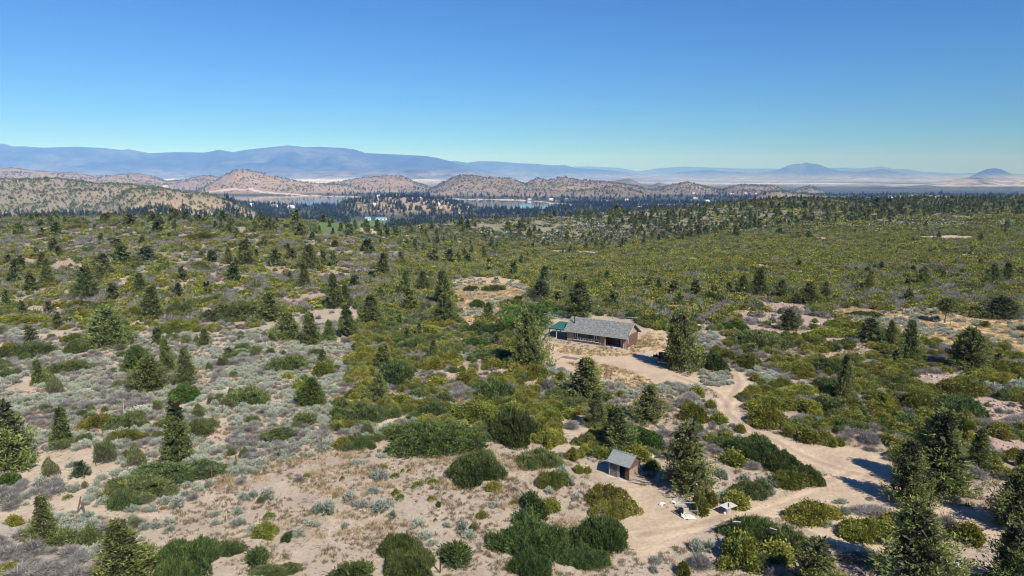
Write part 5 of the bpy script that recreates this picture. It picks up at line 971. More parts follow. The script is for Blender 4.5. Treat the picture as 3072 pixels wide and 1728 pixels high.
ok &= ~((X > 14.5) & (X < 23) & (Y > 60) & (Y < 69))
X, Y, ty, zn = X[ok], Y[ok], ty[ok], zn[ok]; Zg = height(X, Y)
grow = np.clip((Y-120)/250, 0, 1)
SZ = {'M': (1.7, .75), 'k': (1.7, .75), 'K': (1.8, .9), 'S': (1.05, .55), 'D': (1.5, .55), 'V': (1.5, 1.1), 'G': (1.8, 1.0)}
counts = {}
limit = {'M': 300, 'k': 200, 'K': 60, 'S': 200, 'D': 270, 'V': 60, 'G': 20}
for i, t in enumerate(TYPES):
    idx = np.nonzero(ty == i)[0]
    if len(idx) == 0: continue
    w0, h0 = SZ[t]; n = len(idx)
    w = w0*np.exp(RS.normal(0, .28, n))*(1+.45*grow[idx]); h = h0*(w/w0)**.6*RS.uniform(.8, 1.2, n)
    o = np.argsort(-(w/Y[idx]) + 99*((np.abs(X[idx]/Y[idx]) > .74) | (Y[idx] < 50)))
    have = sum(1 for q in things if q[4] == KN[t][2]); lim = max(0, min(limit[t], 300-have))
    first, rest = o[:lim], o[lim:]
    for j in first:
        q = idx[j]; kd = t
        if t == 'S' and random.random() < .25: kd = 'E'
        place_shrub(X[q], Y[q], w[j], w[j]*random.uniform(.8, 1.1), h[j], kd, z=Zg[q], rz=random.uniform(0, 6.28))
    near = rest[Y[idx[rest]] < 150]; far = rest[Y[idx[rest]] >= 150]
    nmz = {'M': 'manzanita_scrub', 'k': 'twiggy_green_scrub', 'K': 'bitterbrush_scrub', 'S': 'sagebrush_scrub', 'D': 'dead_brush', 'V': 'upright_twiggy_brush', 'G': 'leafy_scrub'}[t]
    lk = {'M': 'm', 'k': 'kk', 'S': 's', 'D': 'd', 'K': 'bb'}.get(t, t)
    for part, key in ((near, t), (far, lk)):
        q = idx[part]; (a, b, c), _ = SP[key][0]
        if len(q): mass(nmz, key, [m_ for _, m_ in SP[key]], np.stack([X[q], Y[q], Zg[q]-.04], 1), RS.uniform(0, 6.28, len(q)), np.stack([w[part]/a, w[part]/b, h[part]/c], 1))
# rocks
idx = np.nonzero(ty == 7)[0]; n = len(idx); s = .45*np.exp(RS.normal(0, .45, n))*(1+.3*grow[idx]); o = np.argsort(-(s/Y[idx]) + 99*(np.abs(X[idx]/Y[idx]) > .74))
def place_rock(x, y, s_, grey=False, z=None):
    me = ROCKS[random.randrange(4) if not grey else 4+random.randrange(2)]; ob = bpy.data.objects.new('rock', me); link(ob)
    z = gz(x, y) if z is None else z
    ob.location = (x, y, z+.12*s_); ob.rotation_euler = (random.uniform(-.4, .4), random.uniform(-.4, .4), random.uniform(0, 6.28)); ob.scale = (s_*random.uniform(1, 1.5), s_*random.uniform(.8, 1.3), s_*random.uniform(.6, 1.1))
    things.append((ob, x, y, ('large ' if s_ > .9 else 'small ')+('pale grey rock' if grey else 'pinkish brown rock'), 'rock', 'rocks strewn in the scrub', s_/y))
for j in o[:170]: place_rock(X[idx[j]], Y[idx[j]], s[j], random.random() < .3, Zg[idx[j]])
q = idx[o[170:]]
xx = np.repeat(X[q], 4)+RS.normal(0, .8, 4*len(q)); yy = np.repeat(Y[q], 4)+RS.normal(0, .8, 4*len(q))
mass('loose_stones', 'rocks', ROCKS, np.stack([xx, yy, height(xx, yy)], 1), RS.uniform(0, 6.28, len(xx)), np.clip(.30*np.exp(RS.normal(0, .5, len(xx))), .1, 1.0)*(1+np.clip((yy-120)/200, 0, 1)))
# rock outcrop and boulders
ox, oy = SPOT['outcrop']
for i in range(12): place_rock(ox+random.gauss(0, 1.6), oy+random.gauss(1.5, 1.5), random.uniform(.9, 2.4))
for (bx, by, s_, g_) in ((10.5, 92.5, .9, True), (11.6, 92.0, 1.1, True), (12.6, 92.4, .8, True), (9.6, 93.2, .7, True), (13.4, 91.6, .7, True), (11.0, 97.5, .8, False), (10.2, 98.1, .7, False)): place_rock(bx, by, s_, g_)
# small herbs, dry grass and sticks on the open soil
def field(n, y0, y1, zset, f=None):
    yy = np.sqrt(RS.uniform(y0**2, y1**2, n)); uu = RS.uniform(-.9, .9, n); x = uu*yy
    z_ = zone_at(x, yy, .6); m = np.isin(z_, [ZI[k] for k in zset]) & free(x, yy, 0)
    if f is not None: m &= f(x, yy)
    return x[m], yy[m]
clump = lambda x, y: vnoise(x/2.6, y/2.6, 91)*.75+RS.uniform(0, .5, len(x)) > .60
x, y = field(70000, 42, 135, ('default', 'goldyard', 'scrubsand', 'sagegray', 'right', 'mixgreen', 'sagestrip'), clump)
mass('dry_herbs', 'tuft', TUFTS, np.stack([x, y, height(x, y)], 1), RS.uniform(0, 6.28, len(x)), RS.uniform(.5, 1.5, len(x)))
x, y = field(52000, 90, 220, ('golden', 'goldyard'))
mass('dry_grass', 'grass', GRASS, np.stack([x, y, height(x, y)], 1), RS.uniform(0, 6.28, len(x)), RS.uniform(.5, 1.2, len(x)))
x, y = field(5200, 42, 120, ('default', 'scrubsand', 'sagegray', 'right', 'mixgreen', 'sand', 'hill', 'graydense'))
mass('fallen_sticks', 'stick', STICKS, np.stack([x, y, height(x, y)+.01], 1), RS.uniform(0, 6.28, len(x)), RS.uniform(.5, 1.3, len(x)))
x, y = field(2600, 45, 78, ('default',), lambda x, y: (vnoise(x/5, y/5, 77) > .52) & (x < 8) & (x > -32))
mass('tan_grass_tufts', 'grass2', GRASS, np.stack([x, y, height(x, y)], 1), RS.uniform(0, 6.28, len(x)), RS.uniform(.6, 1.5, len(x)))

# ------------------------------------------------------------------ junipers that go on into the distance
def scatter_far(n, y0, y1, u0, u1, dens):
    yy = np.sqrt(RS.uniform(y0**2, y1**2, n)); uu = RS.uniform(u0, u1, n); x = uu*yy
    d = dens(x, yy, uu); m = RS.uniform(0, 1, n) < d; return x[m], yy[m]
def den(x, y, u):
    y2 = np.interp(u, PU, P2Y); c = vnoise(x/60, y/60, 5)*.8+vnoise(x/17, y/17, 6)*.5
    flat = (u > -.13)*(1-sstep((y-y2*.58)/(y2*.10)))
    right = sstep((y-y2*.56)/(y2*.12))*sstep((u-.05)/.28)*1.3
    cen = sstep((y-y2*.60)/(y2*.15))*.30
    d = np.clip(right*.95+cen+.02, 0, 1)*np.clip(c*1.5-.18, 0, 1.4)
    d = np.where(flat > .5, .012, d)
    d = np.where((u < -.13) & (y < 330), 0.0, d)
    return d
x, y = scatter_far(24000, 250, 1500, -.95, .95, lambda x, y, u: den(x, y, u)*(y < np.interp(u, PU, P2Y)+260))
far = y > 0; z = height(x, y)
hh = np.exp(RS.normal(math.log(4.3), .28, len(x)))
have = sum(1 for q in things if q[4] == 'tree'); o = np.argsort(-(hh/y)+99*(np.abs(x/y) > .74)); k = max(0, 300-have)
for j in o[:k]: place_tree(x[j], y[j], hh[j], hh[j]*random.uniform(.55, .85), random.choice('CCBBT'))
o = o[k:]
low = [t_[2] for kk in 'cbt' for t_ in TP[kk]]
mass('distant_junipers', 'lowj', low, np.stack([x[o], y[o], z[o]-.1], 1), RS.uniform(0, 6.28, len(o)), np.stack([hh[o]/5.5*RS.uniform(.8, 1.2, len(o))]*2+[hh[o]/5.5], 1))
# scrub patches beyond the last single shrubs
def patch_mesh(seed, keys, n=16, ext=6.5):
    r = np.random.RandomState(seed); pl = Plant(); mats = [M['manz'], M['scrub'], M['dead'], M['bitter'], M['sage']]
    for i in range(n):
        k = r.choice(keys); cx, cy = r.uniform(-ext, ext, 2); R = r.uniform(.8, 1.9); h = R*r.uniform(.5, .8)*(.8 if k == 2 else 1)
        P, D, q = dome(r, 16, R, R, h, seed+i, .4); pl.leaves(P*np.array([.8, .8, .7])+np.array([cx, cy, 0]), D+.5*rnd(16, r), .95*R, .7*R, r, int(k))
    return pl.mesh('patch', mats)
PA = [patch_mesh(i, ks) for i, ks in enumerate(([0, 0, 0, 1], [0, 0, 1, 2], [0, 1, 2, 0], [0, 2, 1, 4]))]
PB = [patch_mesh(20+i, ks) for i, ks in enumerate(([1, 2, 2, 0], [2, 2, 1, 4], [1, 2, 2, 3], [2, 2, 2, 1]))]
n = 15000; yy = np.sqrt(RS.uniform(480**2, 1350**2, n)); uu = RS.uniform(-.9, .9, n); xx = uu*yy
m = (yy < np.interp(uu, PU, P2Y)+60) & (RS.uniform(0, 1, n) < .55+.75*(vnoise(xx/32, yy/32, 72)-.15))
for ddx, ddy in ((0, 0), (7, 0), (-7, 0), (0, 8), (0, -8)):
    zz_ = zone_at(xx+ddx, yy+ddy, .6); m &= (zz_ != ZI['sand']) & (zz_ != ZI['greenfield'])
xx, yy, uu = xx[m], yy[m], uu[m]
grey = (yy > np.interp(uu, PU, P1Y)+15) & (vnoise(xx/45, yy/45, 71)+.35*(uu < .3)-.2*(uu > .3) > .45) | (vnoise(xx/60+9, yy/60, 73) > .80)
drop = grey & (RS.uniform(0, 1, len(xx)) < .35)
for nm_, key_, ms_, sel in (('distant_green_scrub', 'patch', PA, ~grey), ('distant_grey_brush', 'patchg', PB, grey & ~drop)):
    mass(nm_, key_, ms_, np.stack([xx[sel], yy[sel], height(xx[sel], yy[sel])-.05], 1), RS.uniform(0, 6.28, int(sel.sum())), RS.uniform(.8, 1.15, int(sel.sum())))
# junipers on the tan hills at the left
def hillden(x, y, u):
    z_, _, _ = base_height(x, y); up = height(x, y)-z_
    return np.clip((up-6)/10, 0, 1)*np.clip(vnoise(x/55, y/55, 14)*1.5-.10+.5*sstep((u+.42)/.12)+.35*(u < -.52), .15, 1)
x, y = scatter_far(11000, 1150, 2550, -.95, -.20, hillden)
mass('hillside_junipers', 'farj', FARJ, np.stack([x, y, height(x, y)-.2], 1), RS.uniform(0, 6.28, len(x)), np.exp(RS.normal(0, .25, len(x)))*1.25)
x, y = scatter_far(46000, 3200, 6800, -.80, .80, lambda x, y, u: np.clip((height(x, y)-base_height(x, y)[0]-8)/20, 0, 1)*np.clip(vnoise(x/130, y/130, 15)*1.7-.45+.55*sstep((u+.22)/.12), .07, 1)*(lake_mask(x, y)[1] < -70))
mass('far_hill_junipers', 'farj2', FARJ, np.stack([x, y, height(x, y)-.2], 1), RS.uniform(0, 6.28, len(x)), np.exp(RS.normal(0, .25, len(x)))*1.9)
# pine belt on the valley floor
def pineden(x, y, u):
    z_, _, _ = base_height(x, y); up = height(x, y)-z_; lk = lake_mask(x, y)[1]
    gx, gy = SPOT['blue2']; mead = np.exp(-(((x-gx)/110)**2+((y-gy+10)/150)**2)); cl = np.clip(vnoise(x/90, y/90, 16)*2.2-.25+.3*(y < 1900), .05, 1)
    kn = (u > -.25) & (u < -.06) & (y > 2000)
    cl = np.where(kn, np.maximum(cl, .45), cl)
    kn = np.maximum(kn*1.0, ((u < -.38) & (y < 1330))*1.0); kn = np.maximum(kn, ((u > -.42) & (u < -.24) & (y < 2000))*.75)
    cl = np.where((u < -.38) & (y < 1330), np.maximum(cl, .6), cl)
    return np.maximum(np.clip(1-(up-6)/14, 0.0, 1), kn*1.0)*((y > 1500) | (u < .22))*((y > 1050) | (u < -.22))*(lk < -25)*cl*np.clip(1-mead*1.4, 0, 1)
x, y = scatter_far(20000, 850, 2950, -.95, .60, pineden)
zz_ = zone_at(x, y, .3); m = zz_ != ZI['greenfield']; x, y = x[m], y[m]
mass('pine_forest', 'pine', PINES, np.stack([x, y, height(x, y)-.3], 1), RS.uniform(0, 6.28, len(x)), np.stack([np.exp(RS.normal(0, .2, len(x)))]*2+[np.exp(RS.normal(-.08, .25, len(x)))], 1))
x, y = scatter_far(9000, 2900, 5200, -.95, .95, lambda x, y, u: (lake_mask(x, y)[1] < -60)*np.clip(1-(height(x, y)-base_height(x, y)[0]-10)/20, 0, 1)*np.clip(vnoise(x/200, y/120, 18)*2.4-.6+.5*(u > .3), 0, 1))
mass('far_pine_forest', 'pine2', PINES, np.stack([x, y, height(x, y)-.3], 1), RS.uniform(0, 6.28, len(x)), np.exp(RS.normal(.05, .25, len(x))))

# ------------------------------------------------------------------ cabin
M['siding_tan'] = plain('weathered_tan_siding', (.31,.215,.165), .85, .25, 3, stretch=(4,4,.5))
M['siding_red'] = plain('red_brown_siding', (.13,.078,.06), .85, .25, 3, stretch=(4,4,.5))
M['siding_pale'] = plain('pale_brown_gable_board', (.34,.25,.20), .85, .2, 3)
M['dark_wood'] = plain('dark_brown_wood', (.085,.055,.042), .85, .4, 4, stretch=(5,5,.6))
M['grey_wood'] = plain('silvery_weathered_wood', (.38,.34,.30), .9, .3, 6, stretch=(1,6,6))
M['shingle'] = plain('grey_shingles', (.125,.135,.14), .95, .28, 2.6, c2=(.27,.285,.29), stretch=(1,1.8,1.8), bump=.5)
M['shed_roof'] = plain('grey_green_roofing', (.185,.205,.21), .9, .12, 7, c2=(.26,.285,.285))
M['white'] = plain('white_paint', (.80,.80,.78), .6, .05, 8)
M['offwhite'] = plain('dusty_white', (.50,.49,.46), .7, .1, 8)
M['fascia'] = plain('grey_fascia_paint', (.36,.38,.36), .7, .12, 6)
M['glass'] = plain('dark_window_glass', (.015,.018,.022), .08, spec=.6)
M['black'] = plain('black_metal', (.012,.012,.014), .5)
M['dark_inside'] = plain('unlit_toned_wall', (.05,.04,.035), .9)  # wall colour darkened to stand for the unlit shed interior
M['green_roof'] = plain('green_roof_metal', (.030,.125,.095), .5, .15, 1.5)
M['dish'] = plain('pale_green_grey_dish', (.50,.60,.55), .5)
M['iron'] = plain('brown_steel', (.10,.075,.06), .6, .3, 12)
M['alu'] = plain('grey_aluminium', (.55,.56,.56), .45, metal=.6)
M['red_post'] = plain('red_brown_steel_post', (.24,.09,.055), .7, .2, 9)
M['blue_roof'] = plain('light_blue_roof_metal', (.16,.36,.62), .45)
M['concrete'] = plain('pale_concrete', (.48,.43,.37), .9, .2, 6)
for k_, c_ in (('pink', (.62,.42,.38)), ('tan', (.42,.32,.22)), ('red', (.30,.12,.08)), ('gray', (.34,.35,.36)), ('houseroof', (.60,.60,.62)), ('greyroof', (.22,.23,.25))): M[k_] = plain(k_+'_paint', c_, .8)
ax, ay = SPOT['cab_a']; bx, by = SPOT['cab_b']; ax, ay = 11.1, 134.3; rzc = math.radians(-31.5); LC = 12.7; WC = 6.0; HC = 2.3
bx, by = ax+LC*math.cos(rzc), ay+LC*math.sin(rzc)
zc = gz((ax+bx)/2, (ay+by)/2+2)-.02
cab = empty('cabin', (ax, ay, zc), rzc); tag(cab, 'long brown cabin with grey shingle roof, white framed windows and recessed porch', 'cabin')
def strip_mb(*b): m = MB(); m.box(*b); return m
# walls: solid strips around the openings, siding panels on top as parts of their own
px0, px1 = .665*LC, .955*LC      # recessed porch
wx0, wx1 = .100*LC, .560*LC      # window row
w = MB(); w.box(0, wx0, 0, .12, 0, HC); w.box(wx1, px0, 0, .12, 0, HC); w.box(wx0, wx1, 0, .12, 0, .42); w.box(wx0, wx1, 0, .12, 2.02, HC); w.box(px1, LC, 0, .12, 0, HC)
w.box(px0, px1, 0, .12, 2.1, HC); w.box(px0-.12, px0, .123, 1.5, 0, HC); w.box(px1, px1+.12, .123, 1.5, 0, HC); w.box(px0-.12, px1+.12, 1.503, 1.6, 0, HC)
w.build('front_wall', M['dark_wood'], cab)
MB().box(0, LC, WC-.12, WC, 0, HC).build('back_wall', M['siding_red'], cab)
roof_h = 2.15; over = .62; ridge_y = WC/2
for x0, x1, nm in ((0, .1, 'side_wall'), (LC-.1, LC, 'side_wall')):
    g_ = MB(); g_.box(x0, x1, .123, WC-.123, 0, HC)
    zt = HC+roof_h*(ridge_y)/(ridge_y+over)
    g_.poly([(x0, .05, HC), (x1, .05, HC), (x1, WC-.05, HC), (x0, WC-.05, HC), (x0, ridge_y, zt), (x1, ridge_y, zt)], [(0,1,5,4), (2,3,4,5), (0,4,3), (1,2,5)])
    g_.build(nm, M['dark_wood'], cab)
def panel(x0, x1, y0, y1, z0, z1, mat, nm='siding_panel'): return MB().box(x0, x1, y0, y1, z0, z1).build(nm, mat, cab, bevel=.006)
n_ = 1
panel(.02, wx0-.05, -.022, -.002, .18, HC-.02, M['siding_tan'])
panel(wx1+.05, px0-.03, -.022, -.002, .18, HC-.02, M['siding_tan'])
panel(px1+.02, LC-.01, -.022, -.002, .05, HC-.02, M['siding_tan'])
sk = (wx1-wx0)/8
for i in range(8): panel(wx0+i*sk+.02, wx0+(i+1)*sk-.02, -.02, -.002, .05, .38, M['dark_wood'], 'skirt_board')
panel(.02, wx0-.05, -.03, -.002, .03, .16, M['dark_wood'], 'skirt_board'); panel(wx1+.05, px0-.03, -.03, -.002, .03, .16, M['dark_wood'], 'skirt_board')
for i in range(5):
    y0 = .02+i*(WC-.04)/5; panel(LC+.002, LC+.022, y0+.01, y0+(WC-.04)/5-.012, .05, HC+.05, M['siding_red'])
gb = MB(); y_ = ridge_y; zt = HC+roof_h*ridge_y/(ridge_y+over)-.08
gb.poly([(LC+.004, .1, HC+.08), (LC+.03, .1, HC+.08), (LC+.03, WC-.1, HC+.08), (LC+.004, WC-.1, HC+.08), (LC+.004, ridge_y, zt), (LC+.03, ridge_y, zt)], [(0,1,5,4), (2,3,4,5), (0,4,3), (1,2,5), (0,3,2,1)])
gb.build('gable_board', M['siding_pale'], cab)
# windows: five units, the outer two tall with white muntins, the middle three with low white sashes
uw = (wx1-wx0)/5
for i in range(5):
    x0 = wx0+i*uw+.06; x1 = wx0+(i+1)*uw-.06; zb, zm, zt_ = .46, .92, 2.0; tall = i in (0, 4)
    fr = MB(); t_ = .065
    fr.box(x0, x1, -.045, -.002, zb, zb+t_); fr.box(x0, x1, -.045, -.002, zm, zm+t_); fr.box(x0, x0+t_, -.046, -.003, zb+t_, zm); fr.box(x1-t_, x1, -.046, -.003, zb+t_, zm)
    if not tall: fr.box((x0+x1)/2-.04, (x0+x1)/2+.04, -.047, -.003, zb+t_, zm)
    win = fr.build('window', M['white'], cab)
    up = MB(); m_ = M['white'] if tall else M['dark_wood']
    up.box(x0, x0+.055, -.044, -.003, zm+t_, zt_); up.box(x1-.055, x1, -.044, -.003, zm+t_, zt_); up.box(x0+.055, x1-.055, -.044, -.003, zt_-.05, zt_)
    if tall: up.box((x0+x1)/2-.025, (x0+x1)/2+.025, -.046, -.003, zm+t_, zt_-.05)
    up.build('frame', m_, win)
    MB().box(x0+.01, x1-.01, .03, .05, zm+.02, zt_).build('pane', M['glass'], win); MB().box(x0+.01, x1-.01, .03, .05, zb, zm-.003).build('pane', M['glass'], win)
    if i < 4: MB().box(x1+.002, x1+.118, -.03, .1, .43, 2.02).build('mullion_post', M['dark_wood'], cab)
# porch
MB().box(px0, px1, -.5, 1.5, -.15, .04).build('porch_slab', M['concrete'], cab)
pw = (px1-px0)
for i, (a, b_) in enumerate(((.10, .34), (.35, .62))): MB().box(px0+a*pw, px0+b_*pw, 1.44, 1.50, .05, 2.0).build('door', M['siding_red'] if i else M['dark_wood'], cab, bevel=.01)
MB().box(px0+.70*pw, px0+.80*pw, 1.3, 1.42, .05, 1.6).build('porch_board', M['offwhite'], cab)
MB().beam((px0+.02, -.35, -.05), (px0+.02, -.35, HC-.15), .12).build('porch_post', M['fascia'], cab); MB().beam((px1-.05, -.45, -.1), (px1-.05, -.45, HC-.15), .12).build('porch_post', M['dark_wood'], cab)
MB().box(px1+.05, px1+.13, -.1, -.025, .0, HC).build('corner_trim', M['offwhite'], cab); MB().box(LC-.06, LC+.02, -.06, -.024, .0, HC).build('corner_trim', M['offwhite'], cab)
# roof
ex = .45
ze = HC-.16; zr = ze+roof_h+.05
for s_, y_e in ((1, -over), (-1, WC+over)):
    r_ = MB(); th_ = .13
    r_.poly([(-ex, y_e, ze), (LC+ex, y_e, ze), (LC+ex, ridge_y, zr), (-ex, ridge_y, zr), (-ex, y_e, ze+th_), (LC+ex, y_e, ze+th_), (LC+ex, ridge_y, zr+th_), (-ex, ridge_y, zr+th_)],
            [(3,2,1,0), (4,5,6,7), (0,1,5,4), (1,2,6,5), (2,3,7,6), (3,0,4,7)] if s_ == 1 else [(0,1,2,3), (7,6,5,4), (4,5,1,0), (5,6,2,1), (6,7,3,2), (7,4,0,3)])
    r_.build('roof', M['shingle'], cab)
    MB().box(-ex, LC+ex, y_e-(.03 if s_ == 1 else -.002), y_e-(.002 if s_ == 1 else -.03), ze-.12, ze+th_-.02).build('fascia', M['fascia'], cab)
for k in range(14):   # overlapping shingle courses on the slope that faces the yard
    f0 = k/14; yk = -over+(ridge_y+over)*f0; zk = ze+.13+(zr-ze)*f0; dy = (ridge_y+over)/14; dz = (zr-ze)/14
    c_ = MB(); c_.poly([(-ex-.02, yk-.02, zk+.004), (LC+ex+.02, yk-.02, zk+.004), (LC+ex+.02, yk-.02, zk+.034), (-ex-.02, yk-.02, zk+.034), (-ex-.02, yk+dy, zk+dz+.006), (LC+ex+.02, yk+dy, zk+dz+.006)], [(0,1,2,3), (3,2,5,4), (0,3,4), (1,5,2)])
    c_.build('shingle_course', M['shingle'], cab)
for x_ in (-ex-.03, LC+ex+.003):
    for y0_, sg in ((-over, 1), (WC+over, -1)):
        MB().beam((x_+.014, y0_, ze-.01), (x_+.014, ridge_y-.02*sg, zr-.01), .026, .2, up=(0, 0, 1)).build('barge_board', M['fascia'] if sg == 1 else M['dark_wood'], cab)
MB().tube([(1.0, 1.35, 2.9), (1.0, 1.35, 5.15)], .085, 10).build('stove_pipe', M['black'], cab)
MB().tube([(1.0, 1.35, 2.85), (1.0, 1.35, 3.25)], [.2, .14], 10).build('pipe_flashing', M['alu'], cab)
MB().tube([(1.0, 1.35, 5.15), (1.0, 1.35, 5.25)], [.14, .10], 10).build('pipe_cap', M['black'], cab)
an = MB(); an.tube([(LC-.1, ridge_y, zr), (LC-.1, ridge_y, zr+1.35)], .025, 5); an.tube([(LC-1.0, ridge_y-.2, zr+1.25), (LC+.9, ridge_y+.5, zr+1.25)], .016, 4)
for q in range(7): xq = LC-1.0+q*.3; an.tube([(xq-.12, ridge_y-.7+q*.1, zr+1.27), (xq+.12, ridge_y+.55+q*.05, zr+1.27)], .012, 4)
an.build('antenna', M['alu'], cab)
dp_ = MB(); cx_, cy_, cz_ = LC+.45, -.15, HC+.15; ring_ = []
for k in range(14):
    a = 2*math.pi*k/14; ring_.append((cx_+.32*math.cos(a)*.9, cy_-.09*math.cos(a)-.02, cz_+.32*math.sin(a)))
dp_.poly(ring_+[(cx_-.02, cy_+.09, cz_)], [(k, (k+1) % 14, 14) for k in range(14)]+[((k+1) % 14, k, 14) for k in range(14)]); dp_.build('satellite_dish', M['dish'], cab)
MB().tube([(LC-.02, .05, HC-.1), (cx_, cy_+.08, cz_-.05)], .025, 5).build('dish_arm', M['black'], cab)
MB().box(.0, LC, .0, WC, -.6, -.003).build('foundation', M['dark_wood'], cab)
MB().box(LC+.03, LC+.17, .5, .85, .9, 1.75).build('meter_box', M['siding_pale'], cab)
# carport at the left end
cp = empty('carport', (ax, ay, zc), rzc); tag(cp, 'open carport with flat green metal roof at the left end of the cabin', 'carport')
MB().poly([(-4.5, .3, 2.02), (-.05, .3, 2.02), (-.05, 5.6, 2.42), (-4.5, 5.6, 2.42), (-4.5, .3, 2.07), (-.05, .3, 2.07), (-.05, 5.6, 2.47), (-4.5, 5.6, 2.47)], [(3,2,1,0), (4,5,6,7), (0,1,5,4), (1,2,6,5), (2,3,7,6), (3,0,4,7)]).build('metal_roof', M['green_roof'], cp)
for i in range(9): xx_ = -4.45+i*.53; MB().beam((xx_, .31, 2.085), (xx_, 5.59, 2.485), .05, .03).build('roof_rib', M['green_roof'], cp)
for (xx_, yy_, zz_) in ((-4.3, .5, 2.02), (-2.7, .5, 2.02), (-.25, .5, 2.02), (-4.3, 5.3, 2.38), (-2.7, 5.3, 2.38), (-.9, 5.3, 2.38)): MB().beam((xx_, yy_, -.2), (xx_, yy_, zz_), .14).build('post', M['dark_wood'], cp)
MB().beam((-4.4, .42, 1.93), (-.1, .42, 1.93), .1, .16).build('beam', M['dark_wood'], cp)
pp = empty('drain_pipe', (ax, ay, zc), rzc); MB().tube([(-2.55, .3, 1.5), (-2.55, .3, .25), (-2.62, .15, .06), (-2.75, -.05, 0)], .07, 8).build('pipe', M['offwhite'], pp); tag(pp, 'white bent pipe standing against the front post of the green roofed carport', 'pipe')
# small things in the yard
sx, sy = SPOT['stumpyard']; st = MB().tube([(0, 0, -.05), (0, 0, .35)], [.22, .18], 9).build('stump', M['bark']); st.location = (sx, sy, gz(sx, sy)); tag(st, 'low dark tree stump in the yard left of the cabin windows', 'stump')
sx, sy = SPOT['mat']; mt_ = MB()
for i in range(7): mt_.box(-1.6+i*.47, -1.17+i*.47, -.7+.1*(i % 2), .7, 0, .035)
mt_ = mt_.build('weathered_mat', plain('dark_weathered_boards', (.17,.15,.14), .95, .3, 5)); mt_.location = (sx, sy, gz(sx, sy)+.01); mt_.rotation_euler = (0, 0, rzc); tag(mt_, 'flat dark grey weathered mat lying in the cabin yard', 'mat')
# ------------------------------------------------------------------ stone fronted shed
ax, ay = SPOT['shed_a']; bx, by = SPOT['shed_b']; rzs = math.atan2(by-ay, bx-ax); LS, WS, HS = 2.5, 2.35, 1.72
zs = gz(ax+1, ay)-.02
sh = empty('shed', (ax, ay, zs), rzs); tag(sh, 'small shed with grey gable roof, stone front panel and open dark doorway', 'shed')
M['stone_dark'] = plain('dark_mortar', (.05,.055,.05), .95); M['stone'] = plain('grey_field_stone', (.22,.23,.21), .9, .3, 5, c2=(.38,.39,.36))
MB().box(0, 1.1, 0, .1, 0, HS).build('stone_wall', M['stone_dark'], sh); MB().box(2.02, LS, 0, .08, 0, HS).build('front_wall', M['dark_wood'], sh); MB().box(1.1, 2.02, .003, .08, HS-.22, HS).build('lintel', M['dark_wood'], sh)
rs_ = np.random.RandomState(5); smm = [rock_mesh(60+i, M['stone'], 1) for i in range(4)]
for i in range(8):
    for j in range(13):
        x_ = .09+i*.135+rs_.uniform(-.02, .02)+(.06 if j % 2 else 0); z_ = .08+j*.127+rs_.uniform(-.02, .02)
        if x_ > 1.04: continue
        o = link(bpy.data.objects.new('stone', smm[rs_.randint(4)]), sh); o.location = (x_, -.005, z_); o.scale = (rs_.uniform(.10, .17), .09, rs_.uniform(.09, .14)); o.rotation_euler = (0, rs_.uniform(-.7, .7), 0)
MB().box(1.08, 1.15, -.05, -.003, .02, HS-.03).build('door_trim', M['offwhite'], sh); MB().box(1.22, 1.26, .0, .05, .03, HS-.22).build('door_frame', M['grey_wood'], sh)
MB().box(2.0, 2.46, -.075, -.03, .05, HS-.1).build('door', M['dark_wood'], sh)
MB().box(-.03, .05, -.06, -.003, .02, HS-.03).build('corner_trim', M['grey_wood'], sh)
MB().box(1.15, LS, -.10, -.003, -.02, .06).build('sill', M['offwhite'], sh)
MB().box(-.25, .9, -.42, -.12, -.03, .03).build('step_slab', M['concrete'], sh); MB().box(1.5, 2.3, -.45, -.14, -.03, .025).build('step_slab', M['concrete'], sh)
MB().box(0, .06, .103, WS, 0, HS).build('side_wall', M['dark_wood'], sh); MB().box(.063, LS-.063, WS-.06, WS, 0, HS).build('back_wall', M['dark_wood'], sh); MB().box(LS-.06, LS-.003, .083, WS, 0, HS).build('side_wall', M['dark_inside'], sh)
rsh = .80; ovs = .28
for i in range(7):
    z0_ = .03+i*(HS-.03)/7; lab_ = i < 3
    MB().box(LS, LS+.028, .0, WS-.02, z0_, z0_+(HS-.03)/7-.012).build('board', M['siding_pale'] if lab_ else M['siding_red' if i > 4 else 'siding_tan'], sh)
for i in range(4):
    q0, q1 = i/4, (i+1)/4-.03; hw0, hw1 = (WS/2)*(1-q0)-.02, (WS/2)*(1-q1)-.02; zb_ = HS+.02+rsh*.78*q0; zt2 = HS+.02+rsh*.78*q1
    MB().poly([(LS, WS/2-hw0, zb_), (LS+.03, WS/2-hw0, zb_), (LS+.03, WS/2+hw0, zb_), (LS, WS/2+hw0, zb_), (LS, WS/2-hw1, zt2), (LS+.03, WS/2-hw1, zt2), (LS+.03, WS/2+hw1, zt2), (LS, WS/2+hw1, zt2)], [(3,2,1,0), (4,5,6,7), (0,1,5,4), (1,2,6,5), (2,3,7,6), (3,0,4,7)]).build('board', M['siding_red'], sh)
MB().beam((LS+.05, .0, HS-.02), (LS+.05, WS, HS-.02), .04, .07).build('tie_beam', M['dark_wood'], sh)
MB().beam((LS+.07, WS-.32, 0), (LS+.05, WS-.02, HS), .03, .05).build('leaning_bar', M['alu'], sh); MB().box(LS+.003, LS+.06, WS-.5, WS, .02, HS-.06).build('side_door', M['dark_wood'], sh)
